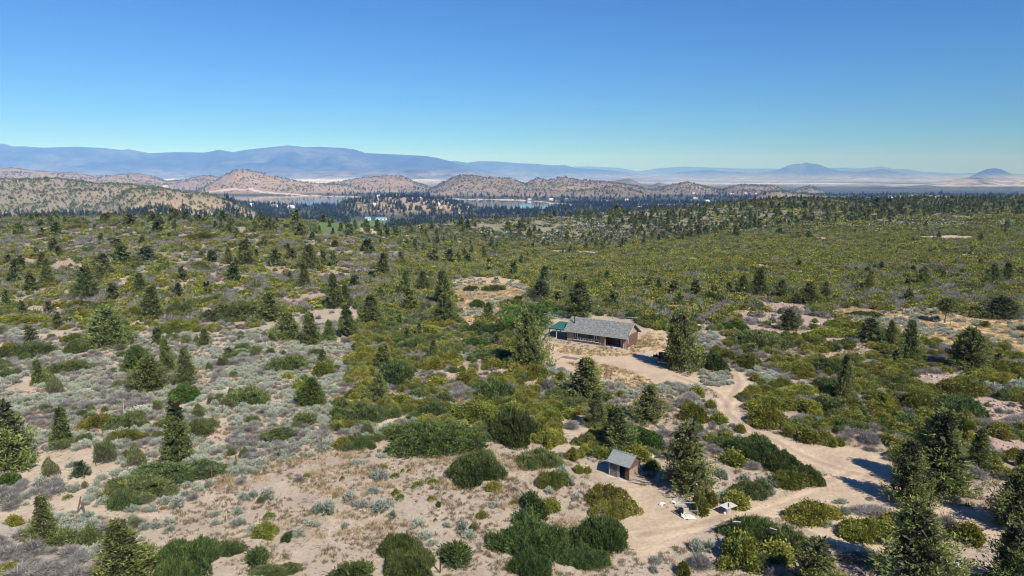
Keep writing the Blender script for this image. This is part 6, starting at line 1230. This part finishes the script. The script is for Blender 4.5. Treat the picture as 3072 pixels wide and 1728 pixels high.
for s_, y_e in ((1, -ovs), (-1, WS+ovs)):
    ze_, zr_ = HS-.12, HS+rsh-.02; r_ = MB()
    r_.poly([(-.26, y_e, ze_), (LS+.2, y_e, ze_), (LS+.2, WS/2, zr_), (-.26, WS/2, zr_), (-.26, y_e, ze_+.07), (LS+.2, y_e, ze_+.07), (LS+.2, WS/2, zr_+.07), (-.26, WS/2, zr_+.07)],
            [(3,2,1,0), (4,5,6,7), (0,1,5,4), (1,2,6,5), (2,3,7,6), (3,0,4,7)] if s_ == 1 else [(0,1,2,3), (7,6,5,4), (4,5,1,0), (5,6,2,1), (6,7,3,2), (7,4,0,3)])
    r_.build('roof', M['shed_roof'], sh)
    MB().beam((LS+.215, y_e, ze_+.02), (LS+.215, WS/2, zr_+.02), .025, .09).build('barge_board', M['siding_red'], sh)
MB().beam((-.27, WS/2, HS+rsh+.06), (LS+.21, WS/2, HS+rsh+.06), .16, .03).build('ridge_cap', M['shed_roof'], sh)
# ------------------------------------------------------------------ wood piles and lumber by the shed
def heap(name, loc, n, sx_, sy_, h_, L, mat, seed, rz=0, par=False, rad=.03, part='stick'):
    r = np.random.RandomState(seed); o = empty(name, loc, rz)
    for i in range(n):
        x_, y_, z_ = r.uniform(-sx_, sx_), r.uniform(-sy_, sy_), r.uniform(.03, 1)**1.0; z_ = .04+h_*z_*(1-(abs(x_)/max(sx_, .01))**2*.6)
        a = r.normal(0, .12) if par else r.uniform(0, 3.14); ln = L*r.uniform(.6, 1.1)/2; dz_ = r.uniform(-.05, .05)*L if par else r.uniform(-.12, .22)*L*.4
        d_ = (math.cos(a)*ln, math.sin(a)*ln)
        if par: MB().beam((x_-d_[0], y_-d_[1], z_), (x_+d_[0], y_+d_[1], max(z_+dz_, .03)), r.uniform(.09, .16), .035).build(part, mat, o)
        else: MB().tube([(x_-d_[0], y_-d_[1], max(z_-dz_, .02)), (x_+r.normal(0, .05), y_+r.normal(0, .05), z_+.02), (x_+d_[0], y_+d_[1], max(z_+dz_, .02))], [rad, rad*.8, rad*.4], 4).build(part, mat, o)
    return o
def at(k, dz=0): x_, y_ = SPOT[k]; return (x_, y_, gz(x_, y_)+dz)
tag(heap('plank_pile', at('pile_b'), 16, .35, .25, .28, 1.7, M['grey_wood'], 3, -.55, True, part='plank'), 'low pile of long grey planks in the tree shade left of the shed', 'wood pile')
tag(heap('plank_pile', at('pile_c'), 12, .3, .25, .35, .95, M['grey_wood'], 4, -.45, True, part='plank'), 'short stacked grey planks touching the left rear of the shed', 'wood pile')
tag(heap('lumber_pile', at('bench'), 16, .4, .35, .4, 1.7, M['grey_wood'], 5, -.5, True, part='plank'), 'grey lumber pile lying at the right wall of the shed', 'wood pile')
tag(heap('scrap_pile', at('rustpile'), 10, .5, .5, .25, 1.6, M['iron'], 6, .5, True, part='bar'), 'dark scrap bars behind the lumber, in the shade right of the shed', 'scrap pile')
x_, y_, z_ = at('stone'); place_rock(x_, y_, 1.1, True); things.pop(); o = bpy.context.scene.collection.objects[-1]; o = [q for q in C.objects if q.name.startswith('rock')][-1]; tag(o, 'white boulder among grey branches behind the shed', 'rock')
# brush pile and snag on the right
tag(heap('brush_pile', at('brush'), 190, 1.6, .8, .75, 1.4, M['dead'], 8, -.25, False, .022), 'long pile of cut grey branches beside the sandy road, lower right', 'brush pile')
def snag(name, loc, h, seed, nb=16, mat=None, lab=None, spread=1.0):
    r = np.random.RandomState(seed); o = empty(name, loc); mat = mat or M['dead']
    MB().tube([(0, 0, -.1), (r.uniform(-.1, .1), 0, h*.4), (r.uniform(-.2, .2), r.uniform(-.1, .1), h*.8)], [.07, .05, .02], 5).build('trunk', mat, o)
    for i in range(nb):
        a = r.uniform(0, 6.28); z0_ = r.uniform(.05, .55)*h; ln = spread*h*r.uniform(.35, .8); m_ = MB(); p0 = Vector((0, 0, z0_)); d_ = Vector((math.cos(a), math.sin(a), r.uniform(.3, 1.1))).normalized()
        pts = [p0+d_*ln*q+Vector(r.normal(0, .05, 3))*ln*q*2 for q in (0, .35, .7, 1)]; m_.tube(pts, [.035, .025, .015, .006], 4)
        for k in range(5):
            q = r.randint(1, 4); e = pts[q]+(d_+Vector(r.normal(0, .6, 3))).normalized()*ln*r.uniform(.2, .4); m_.tube([pts[q], e], [.014, .005], 3)
        m_.build('branch', mat, o)
    return tag(o, lab, 'dead tree')
snag('dead_tree', at('snag'), 2.3, 21, 30, lab='leafless grey branching bush beside the sandy track at the lower right', spread=1.1)
x_, y_, z_ = at('fallen'); fs = empty('fallen_tree', (x_, y_, z_)); tag(fs, 'fallen grey trunk leaning on the crest of the left ridge', 'dead tree')
MB().tube([(-9, 0, .3), (-4, .4, 1.0), (0, 0, 2.2), (3.4, 0, 5.6)], [.45, .4, .35, .15], 7).build('trunk', M['dead'], fs); MB().tube([(-4, .4, 1.0), (-6.5, 0, 2.6)], [.2, .05], 5).build('branch', M['dead'], fs); MB().tube([(0, 0, 2.2), (-1.5, 0, 4.2)], [.18, .05], 5).build('branch', M['dead'], fs)
# ------------------------------------------------------------------ scrap corner by the big juniper
def pallet(pa, pb, wid, nsl, lab, tilt=0.0):
    a = Vector(at(pa)); b_ = Vector(at(pb)); d_ = (b_-a); ln = max(d_.length, 1.1); o = empty('pallet', a+Vector((0, 0, .02)), math.atan2(d_.y, d_.x)); o.rotation_euler = (tilt, 0, math.atan2(d_.y, d_.x))
    for y_ in (.04, wid/2, wid-.04): MB().box(0, ln, y_-.045, y_+.045, .0, .08).build('runner', M['offwhite'], o)
    for i in range(nsl): x_ = i*(ln-.09)/(nsl-1); MB().box(x_, x_+.09, -.02, wid+.02, .082, .105).build('slat', M['offwhite'], o)
    return tag(o, lab, 'pallet')
pallet('pal1a', 'pal1b', .8, 7, 'weathered wooden pallet at the foot of the big juniper, farther one')
o = pallet('pal2a', 'pal2b', .9, 7, 'weathered wooden pallet nearer the metal bed frame'); 
bx_, by_, bz_ = at('bed_a'); fr_ = empty('bed_frame', (bx_, by_, bz_), math.radians(-5)); tag(fr_, 'raised angle iron frame with a pale top rail beside the olive bush', 'metal frame')
for (a_, b_) in (((0, 0, .55), (1.35, 0, .62)), ((0, .95, .95), (1.3, .95, 1.0))): MB().beam(a_, b_, .05 if a_[1] == 0 else .14, .05).build('rail', M['alu'], fr_)
for (a_, b_) in (((0, 0, .55), (0, .95, .95)), ((1.35, 0, .62), (1.3, .95, 1.0)), ((0, 0, 0), (0, 0, .55)), ((1.35, 0, 0), (1.35, 0, .62)), ((0, .95, 0), (0, .95, .95)), ((1.3, .95, 0), (1.3, .95, 1.0))): MB().beam(a_, b_, .035).build('bar', M['alu'], fr_)
bx_, by_, bz_ = at('board_b'); bo = MB().poly([(-1.15, .0, .04), (.0, -.05, .04), (-.25, .75, .04), (-1.25, .8, .04), (-1.15, .0, .10), (.0, -.05, .10), (-.25, .75, .10), (-1.25, .8, .10)], [(3,2,1,0), (4,5,6,7), (0,1,5,4), (1,2,6,5), (2,3,7,6), (3,0,4,7)]).build('white_board', M['white']); bo.location = (bx_, by_, bz_); tag(bo, 'flat white board lying on the sand in front of the metal frame', 'board')
bx_, by_, bz_ = at('frame_a'); tf = empty('trailer_frame', (bx_, by_, bz_), 0); tag(tf, 'rusty brown triangular trailer frame lying on the sand', 'metal frame')
for (a_, b_) in (((0, 0, .05), (.75, -1.3, .05)), ((0, 0, .05), (1.15, .1, .12)), ((.35, -.6, .05), (1.2, -.35, .1)), ((.75, -1.3, .05), (1.3, -.9, .08)), ((.75, -1.3, .05), (1.25, -1.75, .05)), ((1.25, -1.75, .05), (1.0, -.2, .2))): MB().beam(a_, b_, .05).build('bar', M['iron'], tf)
def arc(name, loc, rz, lab, rad=.28, w_=.28):
    m_ = MB(); n = 9; vs = []
    for i in range(n):
        a = math.pi*i/(n-1)
        for r_ in (rad, rad-.04):
            for y_ in (0, w_): vs.append((math.cos(a)*r_, y_, math.sin(a)*r_))
    fs_ = []
    for i in range(n-1): b_ = i*4; fs_ += [(b_, b_+1, b_+5, b_+4), (b_+2, b_+6, b_+7, b_+3), (b_, b_+4, b_+6, b_+2), (b_+1, b_+3, b_+7, b_+5)]
    fs_ += [(0, 2, 3, 1), ((n-1)*4, (n-1)*4+1, (n-1)*4+3, (n-1)*4+2)]
    m_.poly(vs, fs_); o = m_.build(name, M['white']); o.location = loc; o.rotation_euler = (0, 0, rz); return tag(o, lab, 'fender', 'white curved fenders by the pallets')
arc('white_fender', at('wh1'), .6, 'white curved fender alone on the sand left of the pallets', .32, .4); arc('white_fender', at('wh2'), -.2, 'white curved fender leaning against the farther pallet', .26, .35)
for i, (dx, dy, s_) in enumerate(((.35, -.15, .34), (.5, -.05, .25), (.2, -.4, .26))): place_rock(SPOT['wh1'][0]+dx, SPOT['wh1'][1]+dy, s_, i < 2)
bx_, by_, bz_ = at('canister'); cn = empty('white_canister', (bx_-.05, by_-.1, bz_), .3); MB().tube([(0, 0, 0), (0, 0, .3)], .17, 10).build('body', M['white'], cn); MB().tube([(0, 0, .3), (0, 0, .36)], .07, 8).build('cap', M['black'], cn); MB().tube([(.15, 0, .28), (.28, 0, .4), (.12, 0, .42)], .02, 5).build('handle', M['white'], cn); tag(cn, 'white canister with dark cap at the corner of the metal frame', 'canister')
dk_ = MB().tube([(0, 0, 0), (0, 0, .15), (.02, .02, .55), (0, 0, .6)], [.25, .28, .26, .1], 9).build('dark_drum', M['black']); dk_.location = (bx_-.1, by_+.45, bz_); tag(dk_, 'black drum between the nearer pallet and the metal frame', 'drum')
bx_, by_, bz_ = at('table'); tb = empty('table', (bx_, by_, bz_), .55); tag(tb, 'pale board table top resting on a grey drum, a dark stick on it', 'table')
MB().tube([(0, 0, 0), (0, 0, .72)], [.27, .27], 14).build('drum_base', M['alu'], tb); MB().box(-.75, .75, -.5, .5, .74, .78).build('table_top', M['offwhite'], tb)
sk_ = MB().beam((bx_-.1, by_-.45, bz_+.82), (bx_+.18, by_+.42, bz_+.82), .06, .05).build('dark_stick', M['black']); tag(sk_, 'dark stick lying on the drum table', 'stick')
o = MB().tube([(0, 0, 0), (0, 0, .22)], .09, 8).build('white_jug', M['white']); o.location = (bx_-.42, by_-.3, bz_); tag(o, 'small white jug standing at the foot of the drum table', 'jug')
bx_, by_, bz_ = at('pole'); po = empty('signal_post', (bx_, by_, bz_)); tag(po, 'red brown steel post with a white lamp head beside the big juniper', 'post'); MB().beam((0, 0, -.2), (0, 0, 1.35), .10).build('shaft', M['red_post'], po); MB().box(-.10, .10, -.08, .08, 1.35, 1.50).build('head', M['white'], po); MB().beam((0, 0, 1.45), (-.28, .05, 1.42), .06).build('arm', M['white'], po)
bx_, by_, bz_ = at('wpost'); wp_ = MB().beam((0, 0, -.1), (.02, 0, 1.45), .09).build('white_post', M['offwhite']); wp_.location = (bx_, by_, bz_); tag(wp_, 'plain whitish wooden post standing in front of the olive bush', 'post')
bx_, by_, bz_ = at('pipe'); pi = MB().tube([(-3.6, .9, 1.25), (-2.2, 1.1, 1.4), (0, .6, 1.35), (1.6, -.1, 1.15), (2.4, -1.2, .95)], .045, 5).build('hose', M['black']); pi.location = (bx_, by_, bz_); tag(pi, 'black hose lying over the big thicket below the track', 'hose')
for (a_, b_, nm_) in (((-1.9, 1.15, 1.5), (-1.2, 1.05, 1.52), 'left'), ((1.2, .3, 1.35), (1.75, .0, 1.3), 'right')): o = MB().tube([a_, b_], .04, 6).build('white_pipe', M['offwhite']); o.location = (bx_, by_, bz_); tag(o, 'short white pipe on the thicket by the hose, %s one' % nm_, 'pipe')
bx_, by_, bz_ = at('whiteobj'); wt = empty('white_table', (bx_, by_, bz_), -.5); MB().box(-.8, .9, -.6, .55, .98, 1.03).build('table_top', M['white'], wt)
for (x_, y_) in ((-.7, -.5), (.8, -.5), (-.7, .45), (.8, .45)): MB().beam((x_, y_, 0), (x_, y_, .98), .06).build('leg', M['offwhite'], wt)
tag(wt, 'white flat table top cut by the bottom edge at the lower right', 'table')
# ------------------------------------------------------------------ parked vehicle
M['car'] = plain('dark_blue_black_paint', (.018,.022,.03), .35, spec=.5); M['chrome'] = plain('dull_chrome', (.5,.52,.54), .3, metal=.8); M['tyre'] = plain('tyre_rubber', (.02,.02,.02), .9); M['tail_red'] = plain('red_lamp_glass', (.35,.02,.02), .3); M['seat'] = plain('brown_seat', (.12,.07,.06), .8)
bx_, by_, bz_ = at('jeep'); car = empty('parked_pickup', (bx_+.35, by_+.4, bz_), math.radians(-14)); tag(car, 'dark open backed off-road vehicle with its left door open, under a juniper', 'off-road vehicle')
b_ = MB(); b_.box(-.82, .82, .25, 3.9, .48, .62); b_.box(-.82, -.72, .25, 2.1, .62, 1.05); b_.box(.72, .82, .25, 2.1, .62, 1.05); b_.box(-.78, .78, 2.95, 3.95, .62, 1.08); b_.box(.72, .82, 2.1, 2.95, .62, 1.05); b_.box(-.60, .60, 3.9, 4.0, .60, 1.02)
b_.build('body', M['car'], car, bevel=.04)
MB().box(-.80, .80, .15, .24, .55, 1.06).build('tailgate', M['car'], car, bevel=.02); MB().beam((-.86, .08, .48), (.86, .08, .48), .1, .14).build('rear_bumper', M['chrome'], car); MB().beam((-.86, 4.08, .5), (.86, 4.08, .5), .1, .14).build('front_bumper', M['chrome'], car)
for s_ in (-1, 1):
    MB().box(s_*.86-.05, s_*.86+.05, .3, 1.35, .82, .9).build('fender', M['car'], car); MB().box(s_*.72-.07, s_*.72+.07, .10, .148, .72, .92).build('tail_light', M['tail_red'], car); MB().tube([(s_*.48, 4.0, .82), (s_*.48, 4.05, .82)], .11, 10).build('headlight', M['chrome'], car)
    for y_ in (.85, 3.3):
        wh_ = MB().tube([(s_*.70, y_, .38), (s_*.95, y_, .38)], .38, 16).build('wheel', M['tyre'], car); MB().tube([(s_*.94, y_, .38), (s_*.965, y_, .38)], .2, 12).build('rim', M['chrome'], wh_)
rb = MB(); rb.tube([(-.72, .9, 1.05), (-.70, .95, 1.62), (.70, .95, 1.62), (.72, .9, 1.05)], .035, 6); rb.tube([(-.70, .95, 1.62), (-.70, 2.75, 1.62), (.70, 2.75, 1.62), (.70, .95, 1.62)], .03, 6); rb.build('roll_bar', M['black'], car)
ws = MB(); ws.beam((-.72, 2.95, 1.05), (-.70, 2.75, 1.6), .05); ws.beam((.72, 2.95, 1.05), (.70, 2.75, 1.6), .05); wsf = ws.build('windscreen_frame', M['black'], car); MB().poly([(-.68, 2.94, 1.07), (.68, 2.94, 1.07), (.66, 2.76, 1.58), (-.66, 2.76, 1.58)], [(0,1,2,3)]).build('pane', M['glass'], wsf)
for s_ in (-1, 1): MB().box(s_*.38-.22, s_*.38+.22, 1.75, 1.9, .62, 1.35).build('seat', M['seat'], car, bevel=.03)
MB().box(-.55, .55, .5, 1.3, .62, .85).build('cargo_box', M['seat'], car, bevel=.03)
dr = MB(); dr.poly([(0, 0, 0), (-.85, -.25, 0), (-.85, -.25, .5), (0, 0, .5), (.015, -.05, 0), (-.835, -.3, 0), (-.835, -.3, .5), (.015, -.05, .5)], [(0,1,2,3), (7,6,5,4), (0,4,5,1), (1,5,6,2), (2,6,7,3), (3,7,4,0)]); dro = dr.build('open_door', M['car'], car); dro.location = (-.84, 2.85, .58)
MB().tube([(0, 0, .5), (-.3, -.1, 1.02), (-.82, -.25, 1.02), (-.83, -.26, .5)], .025, 5).build('window_frame', M['black'], dro); MB().box(-.35, -.18, -.22, -.14, .5, .72).build('mirror', M['black'], dro)
# ------------------------------------------------------------------ wire fence, posts and stakes
fe = empty('wire_fence', (POSTS[0][0], POSTS[0][1], gz(POSTS[0][0], POSTS[0][1]))); f0 = Vector(fe.location); tag(fe, 'old wire fence on weathered wooden posts along the sagebrush line at left', 'fence'); tops = []
for i, (x_, y_, h_, k_) in enumerate(POSTS[:9]):
    p = Vector((x_, y_, gz(x_, y_)))-f0; h_ = min(h_, 1.7)
    if k_ == 'lean': MB().beam(p+Vector((-.35, 0, 0)), p+Vector((.1, .1, h_)), .12).build('brace', M['grey_wood'] if False else M['bark'], fe); MB().beam(p+Vector((.45, 0, 0)), p+Vector((-.02, .05, h_*.8)), .10).build('brace', M['bark'], fe); continue
    MB().beam(p-Vector((0, 0, .3)), p+Vector((random.uniform(-.05, .05), 0, h_)), .06 if k_ == 'white' else (.07 if k_ == 'thin' else .13)).build('post', M['white'] if k_ == 'white' else M['bark'], fe); tops.append((p, h_))
tops.sort(key=lambda q: q[0].x)
for q in (.35, .62, .9):
    for (p, h_), (p2, h2) in zip(tops[:-1], tops[1:]): MB().tube([p+Vector((0, 0, h_*q)), (p+p2)/2+Vector((0, 0, (h_+h2)/2*q-.04)), p2+Vector((0, 0, h2*q))], .008, 3, cap=False).build('wire', M['iron'], fe)
lbl = {9: 'grey yard post with a slanting arm in the golden grass before the cabin', 10: 'dark steel post at the bottom edge between dark bushes', 11: 'thin bleached stick standing in the sagebrush flat at left', 12: 'thin bleached stick standing in the herb covered sand, lower left', 13: 'thin whitish post at the upper edge of the leafy tree by the carport'}
for i, (x_, y_, h_, k_) in enumerate(POSTS[9:14], 9):
    m_ = MB(); z_ = gz(x_, y_)
    if k_ == 'tee': m_.beam((0, 0, -.2), (0, 0, h_), .14); m_.beam((0, 0, h_-.05), (-.75, .1, h_+.25), .06)
    else: m_.beam((0, 0, -.2), (.05, 0, h_), .05 if k_ in ('stick', 'white') else .09)
    o = m_.build('yard_post' if k_ == 'tee' else ('steel_post' if k_ == 'post' else 'stick'), {'tee': M['bark'], 'post': M['black'], 'stick': M['offwhite'], 'white': M['offwhite']}[k_]); o.location = (x_, y_, z_); tag(o, lbl[i], 'post')
st_ = sorted(POSTS[14:], key=lambda p: p[0]/p[1]); ordn = ['first', 'second', 'third', 'fourth', 'fifth', 'sixth', 'seventh', 'eighth', 'ninth', 'tenth', 'eleventh', 'twelfth', 'thirteenth', 'fourteenth', 'fifteenth', 'sixteenth', 'seventeenth', 'eighteenth', 'nineteenth', 'twentieth']
sm_ = MB().beam((0, 0, -.2), (0, 0, 1.4), .05).build('stake', M['iron'])
for i, (x_, y_, h_, k_) in enumerate(st_):
    o = sm_ if i == 0 else sm_.copy()
    if i: C.objects.link(o)
    o.location = (x_, y_, gz(x_, y_)); o.scale = (1, 1, h_/1.4); o.rotation_euler = (random.uniform(-.05, .05), random.uniform(-.05, .05), random.uniform(0, 3))
    tag(o, 'dark thin stake in the golden field at right, %s from left' % ordn[i], 'stake', 'stakes of the old planting in the golden field')
# ------------------------------------------------------------------ houses round the lake
def house(x_, y_, w_, h_, wall, roof, lab, name='house', low=False, rz=None):
    z_ = gz(x_, y_); d_ = w_*.6 if w_ < 25 else 14; wh = h_*(.55 if not low else .6); o = empty(name, (x_, y_, z_), rz if rz is not None else random.uniform(-.35, .35)); tag(o, lab, 'house' if name == 'house' else name.replace('_', ' '))
    MB().box(-w_/2, w_/2, 0, d_, -2, wh).build('wall', wall, o)
    for s_ in (0, 1):
        y0_, y1_ = (-.5, d_/2) if s_ == 0 else (d_+.5, d_/2); r_ = MB(); r_.poly([(-w_/2-.5, y0_, wh-.1), (w_/2+.5, y0_, wh-.1), (w_/2+.5, y1_, h_), (-w_/2-.5, y1_, h_), (-w_/2-.5, y0_, wh+.15), (w_/2+.5, y0_, wh+.15), (w_/2+.5, y1_, h_+.25), (-w_/2-.5, y1_, h_+.25)],
            [(3,2,1,0), (4,5,6,7), (0,1,5,4), (1,2,6,5), (2,3,7,6), (3,0,4,7)] if s_ == 0 else [(0,1,2,3), (7,6,5,4), (4,5,1,0), (5,6,2,1), (6,7,3,2), (7,4,0,3)]); r_.build('roof', roof, o)
    for s_ in (-1, 1): x0_ = s_*w_/2*.98; MB().poly([(x0_, .05, wh-.1), (x0_, d_-.05, wh-.1), (x0_, d_/2, h_-.05), (x0_-s_*.2, .05, wh-.1), (x0_-s_*.2, d_-.05, wh-.1), (x0_-s_*.2, d_/2, h_-.05)], [(0,1,2), (5,4,3), (0,3,4,1), (1,4,5,2), (2,5,3,0)]).build('gable', wall, o)
    nw_ = 3 if w_ > 9 else 2
    for i in range(nw_): xw = -w_/2+w_*(i+.5)/nw_; MB().box(xw-w_*.06, xw+w_*.06, -.08, -.01, wh*.35, wh*.8).build('window', M['glass'], o)
    return o
for (x_, y_, w_, h_, k_, lab) in HOUSES:
    if 'barn' in lab: x_, y_, w_, h_ = 960., 3070., 62., 6.
    if 'long low white building' in lab: x_, y_, w_, h_ = -590., 1180., 13., 5.
    if 'small white shed between' in lab: x_, y_, w_, h_ = -640., 1240., 9., 5.
    if 'edge of the green meadow' in lab: x_, y_, w_, h_ = -455., 1300., 7., 8.
    if 'wooded rim' in lab: x_, y_, w_, h_ = 2030., 3200., 16., 7.
    wl_ = M['white'] if k_ in ('white', 'gray') else M[k_]; rf_ = {'white': M['houseroof'], 'gray': M['greyroof'], 'pink': M['pink'], 'tan': M['houseroof'], 'red': M['red']}[k_]
    house(x_, y_, w_, h_, wl_, rf_, lab)
x_, y_ = SPOT['blue1']; house(x_, y_, 14, 8, M['white'], M['blue_roof'], 'smaller blue roofed building at the left in the green meadow', 'barn', rz=.1)
x_, y_ = SPOT['blue2']; house(x_, y_, 27, 6.5, M['white'], M['blue_roof'], 'long low building with light blue roof in the green meadow', 'barn', rz=.05)

# ------------------------------------------------------------------ a label of its own for every plant and rock
LM = [('the cabin', *SPOT['cab_b']), ('the stone fronted shed', *SPOT['shed_b']), ('the parked vehicle', *SPOT['jeep']), ('the drum table', *SPOT['table']), ('the pallets', *SPOT['pal1a']), ('the brush pile', *SPOT['brush']), ('the leafless grey bush', *SPOT['snag']), ('the rock outcrop', *SPOT['outcrop']),
      ('the fallen grey trunk', *SPOT['fallen']), ('the leaning fence posts', *SPOT['frame_a']), ('the carport', *SPOT['carport_l'])]
LM[9] = ('the leaning fence brace', POSTS[1][0], POSTS[1][1]); LM.append(('the slanting yard post', POSTS[9][0], POSTS[9][1])); LM.append(('the white fence post', POSTS[8][0], POSTS[8][1])); LM.append(('the bottom steel post', POSTS[10][0], POSTS[10][1]))
LM += [(n_, *SPOT[k_]) for k_, n_ in (('l1', 'the slender column juniper'), ('l2', 'the left edge juniper'), ('l3', 'the lone bright juniper'), ('l4', 'the four juniper cluster'), ('l5', 'the wide grey juniper'), ('l6', 'the round yellow bush'), ('l7', 'the small golden clearing'), ('l8', 'the staked golden field'), ('l9', 'the pale dirt clearing'),
       ('l10', 'the winding dirt path'), ('l11', 'the road fork'), ('l12', 'the big dark juniper'), ('l13', 'the tan bare bank'), ('l14', 'the long dark thicket'), ('l15', 'the umbrella shaped tree'), ('l16', 'the bare cut slope'), ('l17', 'the dead grey thicket'), ('l18', 'the tall roadside juniper'),
       ('l19', 'the small triangular clearing'), ('l20', 'the island thicket'), ('l21', 'the olive scrub flat'), ('l22', 'the rocky rise'), ('l23', 'the right edge scree'))]
groups_ = {}
for t_ in things:
    o, x_, y_, look, cat, grp, sz = t_
    best = min(LM, key=lambda l: math.hypot(x_-l[1], (y_-l[2])*.8)/(8+.10*l[2]))
    dx = (x_/y_-best[1]/best[2])*best[2]; dy = y_-best[2]; near_ = 2.0+.02*best[2]
    a_ = 'left of' if dx < 0 else 'right of'; b_ = 'behind' if dy > 0 else 'in front of'
    if abs(dx) < near_ and abs(dy) < near_*1.5: rel_ = 'close to'
    elif abs(dx) > 2.2*abs(dy): rel_ = a_
    elif abs(dy) > 2.2*abs(dx): rel_ = b_
    else: rel_ = ('behind and ' if dy > 0 else 'before and ')+a_
    look = ' '.join(look.split()[:6])
    t_key = '%s %s %s' % (look, rel_, best[0]); groups_.setdefault(t_key, []).append(t_)
def ordinal(i):
    if i < 20: return ordn[i]
    tens = ['', '', 'twenty', 'thirty', 'forty', 'fifty', 'sixty', 'seventy', 'eighty', 'ninety'][(i+1)//10 % 10]; u_ = (i+1) % 10
    return (tens+'-'+ordn[u_-1]) if u_ else tens[:-1]+'ieth'
for key_, l_ in groups_.items():
    l_.sort(key=lambda t: t[1]/t[2])
    for i, (o, x_, y_, look, cat, grp, sz) in enumerate(l_):
        lab = key_ if len(l_) == 1 else key_+', '+(ordinal(i)+' from left' if i < len(l_)-1 or len(l_) > 2 else 'right one')
        if len(l_) == 2: lab = key_+', '+('left one' if i == 0 else 'right one')
        tag(o, lab, cat, grp)

# ------------------------------------------------------------------ haze
hz = MB().box(-72000, 72000, -71000, 72000, -260, 1900)
mh_, nh, lh, bh = new_mat('haze_air'); nh.remove(bh)
pv = nh.new('ShaderNodeVolumePrincipled'); pv.inputs['Color'].default_value = (.155,.36,1.0,1); pv.inputs['Absorption Color'].default_value = (1,1,1,1); pv.inputs['Density'].default_value = 6.2e-5; pv.inputs['Anisotropy'].default_value = -0.35
lh.new(pv.outputs[0], nh['Material Output'].inputs['Volume'])
hzo = hz.build('haze', mh_); tag(hzo, kind='stuff')
